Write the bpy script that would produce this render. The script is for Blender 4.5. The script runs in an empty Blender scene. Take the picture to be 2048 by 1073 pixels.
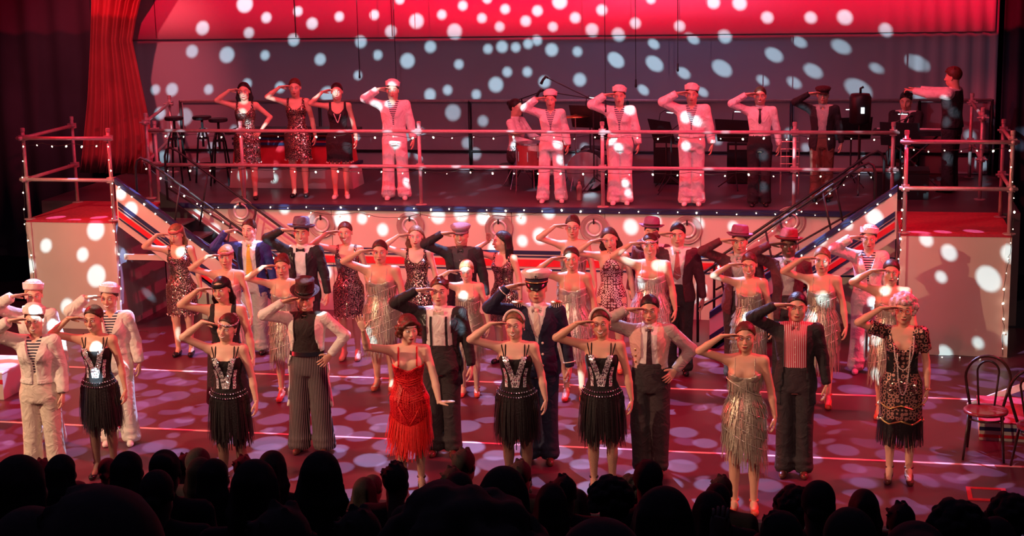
import bpy, math, random
import numpy as np
from mathutils import Vector, Matrix
from mathutils.geometry import delaunay_2d_cdt

scene = bpy.context.scene
COL = scene.collection
PI = math.pi
rnd = random.Random(11)

# ---------------------------------------------------------------- camera
FPX = 3173.0
PITCH, YAW, ROLL = 0.2034808, 0.2110221, -0.0223542
CAM = Vector((4.3, -12.5, 4.88))
fw = Vector((-math.sin(YAW) * math.cos(PITCH), math.cos(YAW) * math.cos(PITCH), -math.sin(PITCH)))
r0 = Vector((math.cos(YAW), math.sin(YAW), 0))
u0 = r0.cross(fw)
rt = r0 * math.cos(ROLL) + u0 * math.sin(ROLL)
up = -r0 * math.sin(ROLL) + u0 * math.cos(ROLL)
cd = bpy.data.cameras.new('camera')
cam = bpy.data.objects.new('camera', cd)
COL.objects.link(cam)
cam.matrix_world = Matrix(((rt.x, up.x, -fw.x, CAM.x), (rt.y, up.y, -fw.y, CAM.y), (rt.z, up.z, -fw.z, CAM.z), (0, 0, 0, 1)))
cd.sensor_width = 36.0
cd.lens = 36.0 * FPX / 2048.0
cd.clip_start = 0.05
scene.camera = cam

# ---------------------------------------------------------------- world, exposure
w = bpy.data.worlds.new('house_dark')
scene.world = w
w.use_nodes = True
bgn = w.node_tree.nodes['Background']
bgn.inputs[0].default_value = (0.30, 0.22, 0.45, 1)
bgn.inputs[1].default_value = 0.05
scene.view_settings.view_transform = 'Standard'
scene.view_settings.look = 'None'
scene.view_settings.gamma = 1.0
scene.view_settings.use_curve_mapping = False
scene.view_settings.exposure = 0.0

# ---------------------------------------------------------------- stage lights
def aim(o, target):
    d = Vector(target) - o.location
    o.rotation_euler = d.to_track_quat('-Z', 'Y').to_euler()

def spot(name, loc, target, power, color, angle=60, blend=0.3, radius=0.12):
    l = bpy.data.lights.new(name, 'SPOT')
    l.energy = power; l.color = color; l.spot_size = math.radians(angle); l.spot_blend = blend
    l.shadow_soft_size = radius
    o = bpy.data.objects.new(name, l); COL.objects.link(o)
    o.location = loc; aim(o, target)
    return o

def area(name, loc, target, power, color, sx, sy):
    l = bpy.data.lights.new(name, 'AREA')
    l.shape = 'RECTANGLE'; l.size = sx; l.size_y = sy; l.energy = power; l.color = color
    o = bpy.data.objects.new(name, l); COL.objects.link(o)
    o.location = loc; aim(o, target)
    return o

FLAGS = []
def cut_spot(name, loc, target, power, color, angle, blend, radius, cut, above=True, dist=2.4):
    """a profile spot with a shutter: a blade near the lamp cuts the beam along the line through point cut (y, z)"""
    o = spot(name, loc, target, power, color, angle, blend, radius)
    L = Vector(loc); T = Vector((loc[0], cut[0], cut[1])); d = (T - L).normalized()
    FLAGS.append((name, L + d * dist, d, 1, dist))
    T = Vector((loc[0], 0.42, -0.05)); d = (T - L).normalized(); FLAGS.append((name, L + d * dist, d, -1, dist)); return o

EDGE = (7.62, 1.50)      # the platform's front edge: front lights stop here
cut_spot('front_light_warm', (-8.6, -6.0, 7.6), (-0.6, 4.0, 0.6), 5300, (1.0, 0.60, 0.36), 62, 0.5, 0.045, EDGE)
cut_spot('front_light_warm', (6.0, -9.0, 8.0), (1.5, 4.2, 0.4), 1600, (1.0, 0.60, 0.42), 62, 0.5, 0.045, EDGE)
cut_spot('front_light_red', (0.5, -10.0, 8.6), (0.0, 6.0, 1.2), 1150, (1.0, 0.05, 0.10), 75, 0.6, 0.03, EDGE)
spot('side_light_red', (-8.8, 3.6, 6.5), (0.0, 3.6, 0.8), 4600, (1.0, 0.03, 0.04), 75, 0.6, 0.1)
spot('side_light_red', (8.6, 3.6, 6.5), (0.0, 3.6, 0.8), 3600, (1.0, 0.02, 0.08), 75, 0.6, 0.1)
a = area('overhead_light_red', (0.0, 4.0, 8.4), (0.0, 4.2, 0.0), 130, (1.0, 0.03, 0.10), 9.0, 1.0); a.data.spread = math.radians(100)
a = area('platform_light_red', (0.0, 3.9, 8.6), (0.0, 8.2, 2.0), 78, (1.0, 0.10, 0.12), 10.0, 0.3); a.data.spread = math.radians(42)
for fx_, tx_, pw_ in ((-2.6, -4.4, 4200), (2.6, 4.2, 5600)):
    spot('border_light_red', (fx_, 2.6, 8.35), (tx_, 11.0, 4.6), pw_, (1.0, 0.002, 0.035), 90, 0.6, 0.004)
    L = Vector((fx_, 2.6, 8.35)); d = (Vector((fx_, 11.0, 3.475)) - L).normalized(); FLAGS.append(('b', L + d * 1.0, d, -1, 1.0))
area('added_fill_dim', (0.0, -3.0, 8.9), (0.0, -3.0, 0.0), 130, (0.55, 0.45, 1.0), 20.0, 18.0)  # added fill that lifts the dark cloths and audience, not a known lamp
spot('conductor_light_red', (2.2, 5.6, 7.0), (5.6, 9.3, 2.9), 900, (1.0, 0.05, 0.10), 20, 0.6, 0.05)
spot('cyc_light_blue', (1.6, 9.4, 6.8), (1.9, 11.0, 2.3), 110, (0.30, 0.42, 1.0), 70, 1.0, 0.2)
spot('cyc_fill_mauve', (0.0, 1.0, 6.9), (0.0, 11.0, 2.4), 620, (0.80, 0.42, 0.62), 84, 0.6, 0.03)  # added fill for the backdrop's dim mauve, no such lamp known
L = Vector((0.0, 1.0, 6.9)); d = (Vector((0.0, 11.0, 3.44)) - L).normalized(); FLAGS.append(('c', L + d * 2.0, d, 1, 2.0))
spot('curtain_light_red', (-6.0, 6.0, 7.5), (-7.0, 10.3, 3.0), 1700, (1.0, 0.12, 0.15), 40, 0.8, 0.1)

# ---------------------------------------------------------------- materials
def inp(n, name, v):
    if name in n.inputs: n.inputs[name].default_value = v

def mat(name, col, rough=0.6, metal=0.0, noise=0.12, nscale=8.0, bump=0.0, spec=0.4, sheen=0.0, emit=0.0, alpha=1.0):
    m = bpy.data.materials.new(name); m.use_nodes = True
    nt = m.node_tree; b = nt.nodes['Principled BSDF']
    c = (*col, 1.0)
    inp(b, 'Roughness', rough); inp(b, 'Metallic', metal); inp(b, 'Specular IOR Level', spec)
    inp(b, 'Sheen Weight', sheen)
    if alpha < 1: inp(b, 'Alpha', alpha)
    if emit:
        inp(b, 'Emission Color', c); inp(b, 'Emission Strength', emit)
    tc = nt.nodes.new('ShaderNodeTexCoord')
    nz = nt.nodes.new('ShaderNodeTexNoise'); nz.inputs['Scale'].default_value = nscale; nz.inputs['Detail'].default_value = 3
    nt.links.new(tc.outputs['Object'], nz.inputs['Vector'])
    rp = nt.nodes.new('ShaderNodeValToRGB')
    rp.color_ramp.elements[0].position = 0.3; rp.color_ramp.elements[1].position = 0.7
    rp.color_ramp.elements[0].color = (*[x * (1 - noise) for x in col], 1)
    rp.color_ramp.elements[1].color = (*[min(1, x * (1 + noise)) for x in col], 1)
    nt.links.new(nz.outputs['Fac'], rp.inputs['Fac']); nt.links.new(rp.outputs['Color'], b.inputs['Base Color'])
    if bump:
        bp = nt.nodes.new('ShaderNodeBump'); bp.inputs['Strength'].default_value = bump; bp.inputs['Distance'].default_value = 0.01
        nt.links.new(nz.outputs['Fac'], bp.inputs['Height']); nt.links.new(bp.outputs['Normal'], b.inputs['Normal'])
    return m

def nodes_of(m):
    return m.node_tree, m.node_tree.nodes['Principled BSDF']

def mat_sequin(name, base, shine, scale=90.0, density=0.35, stripes=0.0, rough=0.25):
    """dark cloth sewn with sequins: voronoi cells, a share of them bright metal, each with its own tilt"""
    m = mat(name, base, 0.6)
    nt, b = nodes_of(m)
    tc = nt.nodes.new('ShaderNodeTexCoord')
    v = nt.nodes.new('ShaderNodeTexVoronoi'); v.inputs['Scale'].default_value = scale
    nt.links.new(tc.outputs['Object'], v.inputs['Vector'])
    sep = nt.nodes.new('ShaderNodeSeparateColor'); nt.links.new(v.outputs['Color'], sep.inputs[0])
    gt = nt.nodes.new('ShaderNodeMath'); gt.operation = 'LESS_THAN'; gt.inputs[1].default_value = density
    nt.links.new(sep.outputs[0], gt.inputs[0])
    fac = gt.outputs[0]
    if stripes:
        sx = nt.nodes.new('ShaderNodeSeparateXYZ'); nt.links.new(tc.outputs['Object'], sx.inputs[0])
        at = nt.nodes.new('ShaderNodeMath'); at.operation = 'ARCTAN2'
        nt.links.new(sx.outputs[0], at.inputs[0]); nt.links.new(sx.outputs[1], at.inputs[1])
        mu = nt.nodes.new('ShaderNodeMath'); mu.operation = 'MULTIPLY'; mu.inputs[1].default_value = stripes
        sn = nt.nodes.new('ShaderNodeMath'); sn.operation = 'SINE'
        g2 = nt.nodes.new('ShaderNodeMath'); g2.operation = 'GREATER_THAN'; g2.inputs[1].default_value = 0.55
        ml = nt.nodes.new('ShaderNodeMath'); ml.operation = 'MULTIPLY'
        nt.links.new(at.outputs[0], mu.inputs[0]); nt.links.new(mu.outputs[0], sn.inputs[0]); nt.links.new(sn.outputs[0], g2.inputs[0])
        nt.links.new(g2.outputs[0], ml.inputs[0])
        g3 = nt.nodes.new('ShaderNodeMath'); g3.operation = 'LESS_THAN'; g3.inputs[1].default_value = 0.75
        nt.links.new(sep.outputs[0], g3.inputs[0]); nt.links.new(g3.outputs[0], ml.inputs[1])
        mx = nt.nodes.new('ShaderNodeMath'); mx.operation = 'MAXIMUM'
        nt.links.new(ml.outputs[0], mx.inputs[0]); nt.links.new(fac, mx.inputs[1]); fac = mx.outputs[0]
    mix = nt.nodes.new('ShaderNodeMix'); mix.data_type = 'RGBA'
    mix.inputs[6].default_value = (*base, 1); mix.inputs[7].default_value = (*shine, 1)
    nt.links.new(fac, mix.inputs[0]); nt.links.new(mix.outputs[2], b.inputs['Base Color'])
    nt.links.new(fac, b.inputs['Metallic'])
    mr = nt.nodes.new('ShaderNodeMapRange'); mr.inputs[3].default_value = 0.7; mr.inputs[4].default_value = rough
    nt.links.new(fac, mr.inputs[0]); nt.links.new(mr.outputs[0], b.inputs['Roughness'])
    # each sequin tilts its own way
    geo = nt.nodes.new('ShaderNodeNewGeometry')
    vm = nt.nodes.new('ShaderNodeVectorMath'); vm.operation = 'MULTIPLY_ADD'
    vm.inputs[1].default_value = (0.9, 0.9, 0.9); 
    sub = nt.nodes.new('ShaderNodeVectorMath'); sub.operation = 'SUBTRACT'; sub.inputs[1].default_value = (0.5, 0.5, 0.5)
    nt.links.new(v.outputs['Color'], sub.inputs[0]); nt.links.new(sub.outputs[0], vm.inputs[0]); nt.links.new(geo.outputs['Normal'], vm.inputs[2])
    nm = nt.nodes.new('ShaderNodeVectorMath'); nm.operation = 'NORMALIZE'
    nt.links.new(vm.outputs[0], nm.inputs[0]); nt.links.new(nm.outputs[0], b.inputs['Normal'])
    return m

def mat_stripe(name, c1, c2, freq, axis=0, duty=0.0, rough=0.75, wob=0.0):
    m = mat(name, c1, rough)
    nt, b = nodes_of(m)
    tc = nt.nodes.new('ShaderNodeTexCoord'); s = nt.nodes.new('ShaderNodeSeparateXYZ')
    nt.links.new(tc.outputs['Object'], s.inputs[0])
    mu = nt.nodes.new('ShaderNodeMath'); mu.operation = 'MULTIPLY'; mu.inputs[1].default_value = freq * 2 * PI
    sn = nt.nodes.new('ShaderNodeMath'); sn.operation = 'SINE'
    g = nt.nodes.new('ShaderNodeMath'); g.operation = 'GREATER_THAN'; g.inputs[1].default_value = duty
    nt.links.new(s.outputs[axis], mu.inputs[0]); nt.links.new(mu.outputs[0], sn.inputs[0]); nt.links.new(sn.outputs[0], g.inputs[0])
    mix = nt.nodes.new('ShaderNodeMix'); mix.data_type = 'RGBA'
    mix.inputs[6].default_value = (*c1, 1); mix.inputs[7].default_value = (*c2, 1)
    nt.links.new(g.outputs[0], mix.inputs[0]); nt.links.new(mix.outputs[2], b.inputs['Base Color'])
    return m

def mat_rings(name, base, ring, scale=26.0):
    m = mat(name, base, 0.5)
    nt, b = nodes_of(m)
    tc = nt.nodes.new('ShaderNodeTexCoord'); v = nt.nodes.new('ShaderNodeTexVoronoi'); v.inputs['Scale'].default_value = scale
    v.inputs['Randomness'].default_value = 0.35
    nt.links.new(tc.outputs['Object'], v.inputs['Vector'])
    a = nt.nodes.new('ShaderNodeMath'); a.operation = 'COMPARE'; a.inputs[1].default_value = 0.42; a.inputs[2].default_value = 0.10
    nt.links.new(v.outputs['Distance'], a.inputs[0])
    mix = nt.nodes.new('ShaderNodeMix'); mix.data_type = 'RGBA'
    mix.inputs[6].default_value = (*base, 1); mix.inputs[7].default_value = (*ring, 1)
    nt.links.new(a.outputs[0], mix.inputs[0]); nt.links.new(mix.outputs[2], b.inputs['Base Color'])
    mm = nt.nodes.new('ShaderNodeMath'); mm.operation = 'MULTIPLY'; mm.inputs[1].default_value = 0.7
    nt.links.new(a.outputs[0], mm.inputs[0]); nt.links.new(mm.outputs[0], b.inputs['Metallic'])
    return m

def mat_net(name, skin, net, scale=75.0, thick=0.30):
    """legs in tights: a diamond net of dark thread over skin"""
    m = mat(name, skin, 0.55)
    nt, b = nodes_of(m)
    tc = nt.nodes.new('ShaderNodeTexCoord'); s = nt.nodes.new('ShaderNodeSeparateXYZ'); nt.links.new(tc.outputs['Object'], s.inputs[0])
    outs = []
    for sgn in (1, -1):
        h = nt.nodes.new('ShaderNodeMath'); h.operation = 'MULTIPLY_ADD'; h.inputs[1].default_value = 1.3 * sgn
        nt.links.new(s.outputs[0], h.inputs[0]); nt.links.new(s.outputs[2], h.inputs[2])
        k = nt.nodes.new('ShaderNodeMath'); k.operation = 'MULTIPLY'; k.inputs[1].default_value = scale
        fr = nt.nodes.new('ShaderNodeMath'); fr.operation = 'FRACT'
        lt = nt.nodes.new('ShaderNodeMath'); lt.operation = 'LESS_THAN'; lt.inputs[1].default_value = thick
        nt.links.new(h.outputs[0], k.inputs[0]); nt.links.new(k.outputs[0], fr.inputs[0]); nt.links.new(fr.outputs[0], lt.inputs[0]); outs.append(lt)
    mx = nt.nodes.new('ShaderNodeMath'); mx.operation = 'MAXIMUM'
    nt.links.new(outs[0].outputs[0], mx.inputs[0]); nt.links.new(outs[1].outputs[0], mx.inputs[1])
    mix = nt.nodes.new('ShaderNodeMix'); mix.data_type = 'RGBA'
    mix.inputs[6].default_value = (*skin, 1); mix.inputs[7].default_value = (*net, 1)
    nt.links.new(mx.outputs[0], mix.inputs[0]); nt.links.new(mix.outputs[2], b.inputs['Base Color'])
    return m

M = {}
def defmat(k, *a, **kw): M[k] = mat(k, *a, **kw); return M[k]
defmat('black_drape', (0.030, 0.024, 0.040), 0.95, nscale=2)
defmat('deck_paint', (0.075, 0.040, 0.055), 0.38, noise=0.25, nscale=1.6, spec=0.5)
defmat('stage_floor', (0.086, 0.021, 0.042), 0.36, noise=0.22, nscale=1.3, spec=0.5)
defmat('red_carpet', (0.42, 0.02, 0.05), 0.8, nscale=30, noise=0.2)
defmat('cream_panel', (0.52, 0.47, 0.41), 0.7, noise=0.05, nscale=1.5)
defmat('grey_panel', (0.24, 0.20, 0.22), 0.7, noise=0.08, nscale=2)
defmat('navy_paint', (0.012, 0.018, 0.075), 0.5)
defmat('red_paint', (0.55, 0.015, 0.03), 0.5)
defmat('white_paint', (0.75, 0.72, 0.72), 0.5)
defmat('cyc_cloth', (0.36, 0.34, 0.37), 0.9, noise=0.06, nscale=0.7)
defmat('border_cloth', (0.66, 0.62, 0.64), 0.9, noise=0.04, nscale=0.7)
defmat('red_curtain', (0.36, 0.05, 0.06), 0.85, noise=0.15, nscale=3)
defmat('steel', (0.52, 0.36, 0.36), 0.36, metal=0.3, noise=0.1, nscale=20)
defmat('dark_steel', (0.02, 0.02, 0.022), 0.45, metal=0.3)
defmat('black_plastic', (0.012, 0.012, 0.014), 0.45)
defmat('chrome', (0.75, 0.75, 0.78), 0.18, metal=1.0)
defmat('tape', (0.70, 0.42, 0.44), 0.6)
defmat('paper', (0.80, 0.80, 0.84), 0.8)
defmat('cable', (0.02, 0.03, 0.02), 0.7)
defmat('brass', (0.55, 0.38, 0.14), 0.3, metal=1.0)
m = defmat('bulb_glow', (1.0, 0.80, 0.62), 0.4, emit=9.0); m.cycles.emission_sampling = 'NONE'
m = defmat('desk_lamp_glow', (0.75, 0.95, 1.0), 0.4, emit=3.0); m.cycles.emission_sampling = 'NONE'
defmat('drum_red', (0.30, 0.06, 0.06), 0.25)
defmat('bottle_plastic', (0.55, 0.28, 0.25), 0.4)

# ---------------------------------------------------------------- mesh helpers
class MB:
    """collects simple solids, then links them as one mesh object"""
    def __init__(s): s.v = []; s.f = []; s.mi = []; s.cur = 0
    def add(s, vs, fs):
        o = len(s.v); s.v += [tuple(v) for v in vs]; s.f += [tuple(i + o for i in f) for f in fs]; s.mi += [s.cur] * len(fs)
    def box(s, a, b, rotz=0, c=None):
        x0, y0, z0 = a; x1, y1, z1 = b
        vs = [(x0, y0, z0), (x1, y0, z0), (x1, y1, z0), (x0, y1, z0), (x0, y0, z1), (x1, y0, z1), (x1, y1, z1), (x0, y1, z1)]
        if rotz:
            c = c or ((x0 + x1) / 2, (y0 + y1) / 2)
            cc, ss = math.cos(rotz), math.sin(rotz)
            vs = [(c[0] + (x - c[0]) * cc - (y - c[1]) * ss, c[1] + (x - c[0]) * ss + (y - c[1]) * cc, z) for x, y, z in vs]
        s.add(vs, [(0, 3, 2, 1), (4, 5, 6, 7), (0, 1, 5, 4), (1, 2, 6, 5), (2, 3, 7, 6), (3, 0, 4, 7)])
    def prism(s, poly, y0, y1):
        """polygon in x,z extruded along y"""
        n = len(poly)
        vs = [(x, y0, z) for x, z in poly] + [(x, y1, z) for x, z in poly]
        fs = [tuple(range(n)), tuple(range(2 * n - 1, n - 1, -1))] + [(i, i + n, (i + 1) % n + n, (i + 1) % n) for i in range(n)]
        s.add(vs, fs)
    def tube(s, pts, r, n=8, cap=True):
        vs, fs = tube_mesh(pts, r, n, cap); s.add(vs, fs)
    def lathe(s, prof, n=20, c=(0, 0, 0), axis='z', sx=1, sy=1):
        """profile of (radius, height)"""
        vs = []; fs = []
        for r, z in prof:
            for i in range(n):
                a = 2 * PI * i / n
                p = (r * math.cos(a) * sx, r * math.sin(a) * sy, z)
                if axis == 'y': p = (p[0], p[2], p[1])
                if axis == 'x': p = (p[2], p[0], p[1])
                vs.append((p[0] + c[0], p[1] + c[1], p[2] + c[2]))
        for k in range(len(prof) - 1):
            for i in range(n):
                j = (i + 1) % n
                fs.append((k * n + i, k * n + j, (k + 1) * n + j, (k + 1) * n + i))
        fs.append(tuple(range(n - 1, -1, -1))); fs.append(tuple(range((len(prof) - 1) * n, len(prof) * n)))
        s.add(vs, fs)
    def build(s, name, mats, parent=None, smooth=False):
        me = bpy.data.meshes.new(name)
        me.from_pydata(s.v, [], s.f)
        for m_ in (mats if isinstance(mats, (list, tuple)) else [mats]): me.materials.append(m_)
        if any(s.mi): me.polygons.foreach_set('material_index', s.mi)
        if smooth: me.polygons.foreach_set('use_smooth', [True] * len(s.f))
        o = bpy.data.objects.new(name, me); COL.objects.link(o)
        if parent: o.parent = parent
        return o

def tube_mesh(pts, r, n=8, cap=True):
    pts = [Vector(p) for p in pts]
    rs = r if isinstance(r, (list, tuple)) else [r] * len(pts)
    vs, fs = [], []
    prev = None
    for i, p in enumerate(pts):
        t = (pts[min(i + 1, len(pts) - 1)] - pts[max(i - 1, 0)])
        t = t.normalized() if t.length > 1e-9 else Vector((0, 0, 1))
        if prev is None:
            a = Vector((0, 0, 1)) if abs(t.z) < 0.9 else Vector((1, 0, 0))
            u = t.cross(a).normalized()
        else:
            u = prev - t * prev.dot(t)
            u = u.normalized() if u.length > 1e-6 else t.orthogonal().normalized()
        prev = u; w_ = t.cross(u)
        for k in range(n):
            a = 2 * PI * k / n
            vs.append(p + (u * math.cos(a) + w_ * math.sin(a)) * rs[i])
    for i in range(len(pts) - 1):
        for k in range(n):
            j = (k + 1) % n
            fs.append((i * n + k, i * n + j, (i + 1) * n + j, (i + 1) * n + k))
    if cap:
        fs.append(tuple(range(n - 1, -1, -1))); fs.append(tuple(range((len(pts) - 1) * n, len(pts) * n)))
    return [tuple(v) for v in vs], fs

def np_obj(name, V, Q, mats, parent=None, mi=None, tris=None):
    """fast mesh from numpy verts and quads (and an optional triangle array)"""
    me = bpy.data.meshes.new(name)
    nq = len(Q); nt_ = 0 if tris is None else len(tris)
    me.vertices.add(len(V)); me.vertices.foreach_set('co', np.ascontiguousarray(V, dtype=np.float32).ravel())
    me.loops.add(nq * 4 + nt_ * 3)
    idx = np.ascontiguousarray(Q, dtype=np.int32).ravel()
    st = np.arange(nq, dtype=np.int32) * 4
    if nt_:
        idx = np.concatenate([idx, np.ascontiguousarray(tris, dtype=np.int32).ravel()])
        st = np.concatenate([st, nq * 4 + np.arange(nt_, dtype=np.int32) * 3])
    me.loops.foreach_set('vertex_index', idx)
    me.polygons.add(nq + nt_)
    me.polygons.foreach_set('loop_start', st)
    me.polygons.foreach_set('use_smooth', np.ones(nq + nt_, dtype=bool))
    for m_ in (mats if isinstance(mats, (list, tuple)) else [mats]): me.materials.append(m_)
    if mi is not None: me.polygons.foreach_set('material_index', np.ascontiguousarray(mi, dtype=np.int32))
    me.update(calc_edges=True)
    o = bpy.data.objects.new(name, me); COL.objects.link(o)
    if parent: o.parent = parent
    return o

def tag(o, label=None, cat=None, group=None, kind=None):
    if label: o['label'] = label
    if cat: o['category'] = cat
    if group: o['group'] = group
    if kind: o['kind'] = kind
    return o

def thing(name, label, cat, loc=(0, 0, 0), rotz=0.0, group=None):
    o = bpy.data.objects.new(name, None); COL.objects.link(o)
    o.location = loc; o.rotation_euler = (0, 0, rotz); o.empty_display_size = 0.1
    return tag(o, label, cat, group)

def struct(o):
    o['kind'] = 'structure'; return o

def copy_part(o, parent, loc=None):
    c = o.copy(); COL.objects.link(c); c.parent = parent
    if loc is not None: c.location = loc
    return c

# ================================================================ SETTING
DECK = 1.45
def slab(name, a, b, m):
    mb = MB(); mb.box(a, b); return struct(mb.build(name, m))

slab('floor', (-12.0, 0.45, -0.12), (9.0, 7.62, 0.0), M['stage_floor'])
slab('trim_1', (-12.0, 0.37, -1.4), (9.0, 0.45, 0.0), M['black_drape'])          # stage front
slab('wall_left', (-12.1, -14, -1.5), (-12.0, 13.1, 9.0), M['black_drape'])
slab('wall_right', (9.0, -14, -1.5), (9.1, 13.1, 9.0), M['black_drape'])
slab('wall_back', (-12.1, 13.0, -1.5), (9.1, 13.1, 9.0), M['black_drape'])
slab('wall_rear', (-12.1, -14.1, -1.5), (9.1, -14.0, 9.0), M['black_drape'])
slab('ceiling', (-12.1, -14.1, 9.0), (9.1, 13.1, 9.1), M['black_drape'])

# raised deck across the back and its painted front
platform = thing('platform', 'raised dark stage platform behind the cast with cream front wall', 'platform')
mb = MB(); mb.box((-6.75, 7.66, 0.02), (6.41, 12.95, DECK)); mb.build('deck', M['deck_paint'], platform)
mb = MB(); mb.box((-4.92, 7.58, 1.39), (4.92, 7.66, DECK + 0.004)); mb.build('edge_board', M['navy_paint'], platform)
xs = [-4.92, -3.72, -2.48, -1.24, 0.0, 1.24, 2.48, 3.72, 4.92]
for i in range(8):
    mb = MB(); mb.box((xs[i] + 0.004, 7.615, 0.0), (xs[i + 1] - 0.004, 7.66, 1.39)); mb.build('panel', M['cream_panel'], platform)
for z0, z1, mm in ((0.825, 0.875, 'navy_paint'), (0.785, 0.805, 'navy_paint'), (0.66, 0.755, 'red_paint'), (0.61, 0.63, 'navy_paint')):
    mb = MB(); mb.box((-4.92, 7.607, z0), (4.92, 7.617, z1)); mb.build('stripe', M[mm], platform)
# portholes on the platform front: silver ring, inner ring, dome, latch
ph0 = None
defmat('porthole_metal', (0.72, 0.68, 0.68), 0.25, metal=0.5); defmat('porthole_rim', (0.36, 0.27, 0.25), 0.35, metal=0.3)
PORT_LABELS = ['silver porthole on platform front seen through left stair rails', 'silver porthole behind the man in the grey fedora',
               'silver porthole behind the long-haired dancer in burgundy beads', 'silver porthole left of the dark-haired dancer turned sideways, behind her hand',
               'silver porthole behind the dancer in the ringed halter dress', 'silver porthole right of the man with the neckerchief, in plain view',
               'silver porthole under the right stair handrail']
for (px_, pz_), lb in zip([(-3.76, 1.35), (-2.62, 1.19), (-1.38, 1.19), (-0.17, 1.17), (1.10, 1.19), (2.31, 1.19), (3.61, 1.32)], PORT_LABELS):
    t = thing('porthole', lb, 'porthole', (px_, 7.600, pz_), 0, 'silver portholes along the platform front')
    if ph0 is None:
        ph0 = t
        mb = MB(); mb.lathe([(0.190, 0), (0.190, -0.008), (0.184, -0.012), (0.178, -0.008), (0.165, -0.006), (0.150, -0.010), (0.144, -0.006)], 28, axis='y'); mb.build('outer_ring', M['porthole_rim'], t, True)
        mb = MB(); mb.lathe([(0.112, -0.0), (0.112, -0.020), (0.104, -0.028), (0.088, -0.022), (0.080, -0.008), (0.079, -0.004)], 28, axis='y'); mb.build('inner_ring', M['porthole_metal'], t, True)
        mb = MB(); mb.lathe([(0.078, -0.003), (0.070, -0.008), (0.05, -0.012), (0.01, -0.014)], 24, axis='y'); mb.build('glass_dome', M['cream_panel'], t, True)
        mb = MB(); mb.box((-0.010, -0.045, 0.06), (0.010, -0.026, 0.13)); mb.build('latch', M['dark_steel'], t)
    else:
        for ch in ph0.children: copy_part(ch, t)

# side blocks
def side_block(sgn, label):
    t = thing('stage_block', label, 'stage block', (0, 0, 0))
    xa, xb = sorted((4.925 * sgn, 6.17 * sgn))
    mb = MB(); mb.box((xa, 6.17, 0.0), (xb, 6.20, DECK - 0.03)); mb.build('front_panel', M['cream_panel'], t)
    xi = 4.925 * sgn
    mb = MB(); mb.box((min(xi, xi + 0.02 * sgn), 6.205, 0.0), (max(xi, xi + 0.02 * sgn), 7.6, DECK - 0.03)); mb.build('side_panel', M['grey_panel'], t)
    xo = 6.17 * sgn
    mb = MB(); mb.box((min(xo, xo - 0.02 * sgn), 6.205, 0.0), (max(xo, xo - 0.02 * sgn), 7.6, DECK - 0.03)); mb.build('side_panel', M['cream_panel'], t)
    mb = MB(); mb.box((xa, 6.165, DECK - 0.03), (xb, 7.655, DECK + 0.005)); mb.build('deck', M['red_carpet'], t)
    for x in (xa, xb - 0.07):
        mb = MB(); mb.box((x, 6.145, 0.0), (x + 0.07, 6.169, DECK - 0.03)); mb.build('corner_post', M['cream_panel'] , t)
    return t
side_block(-1, 'cream-fronted raised stage block at left with a red top')
side_block(1, 'cream-fronted raised stage block at right with a red top')

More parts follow.
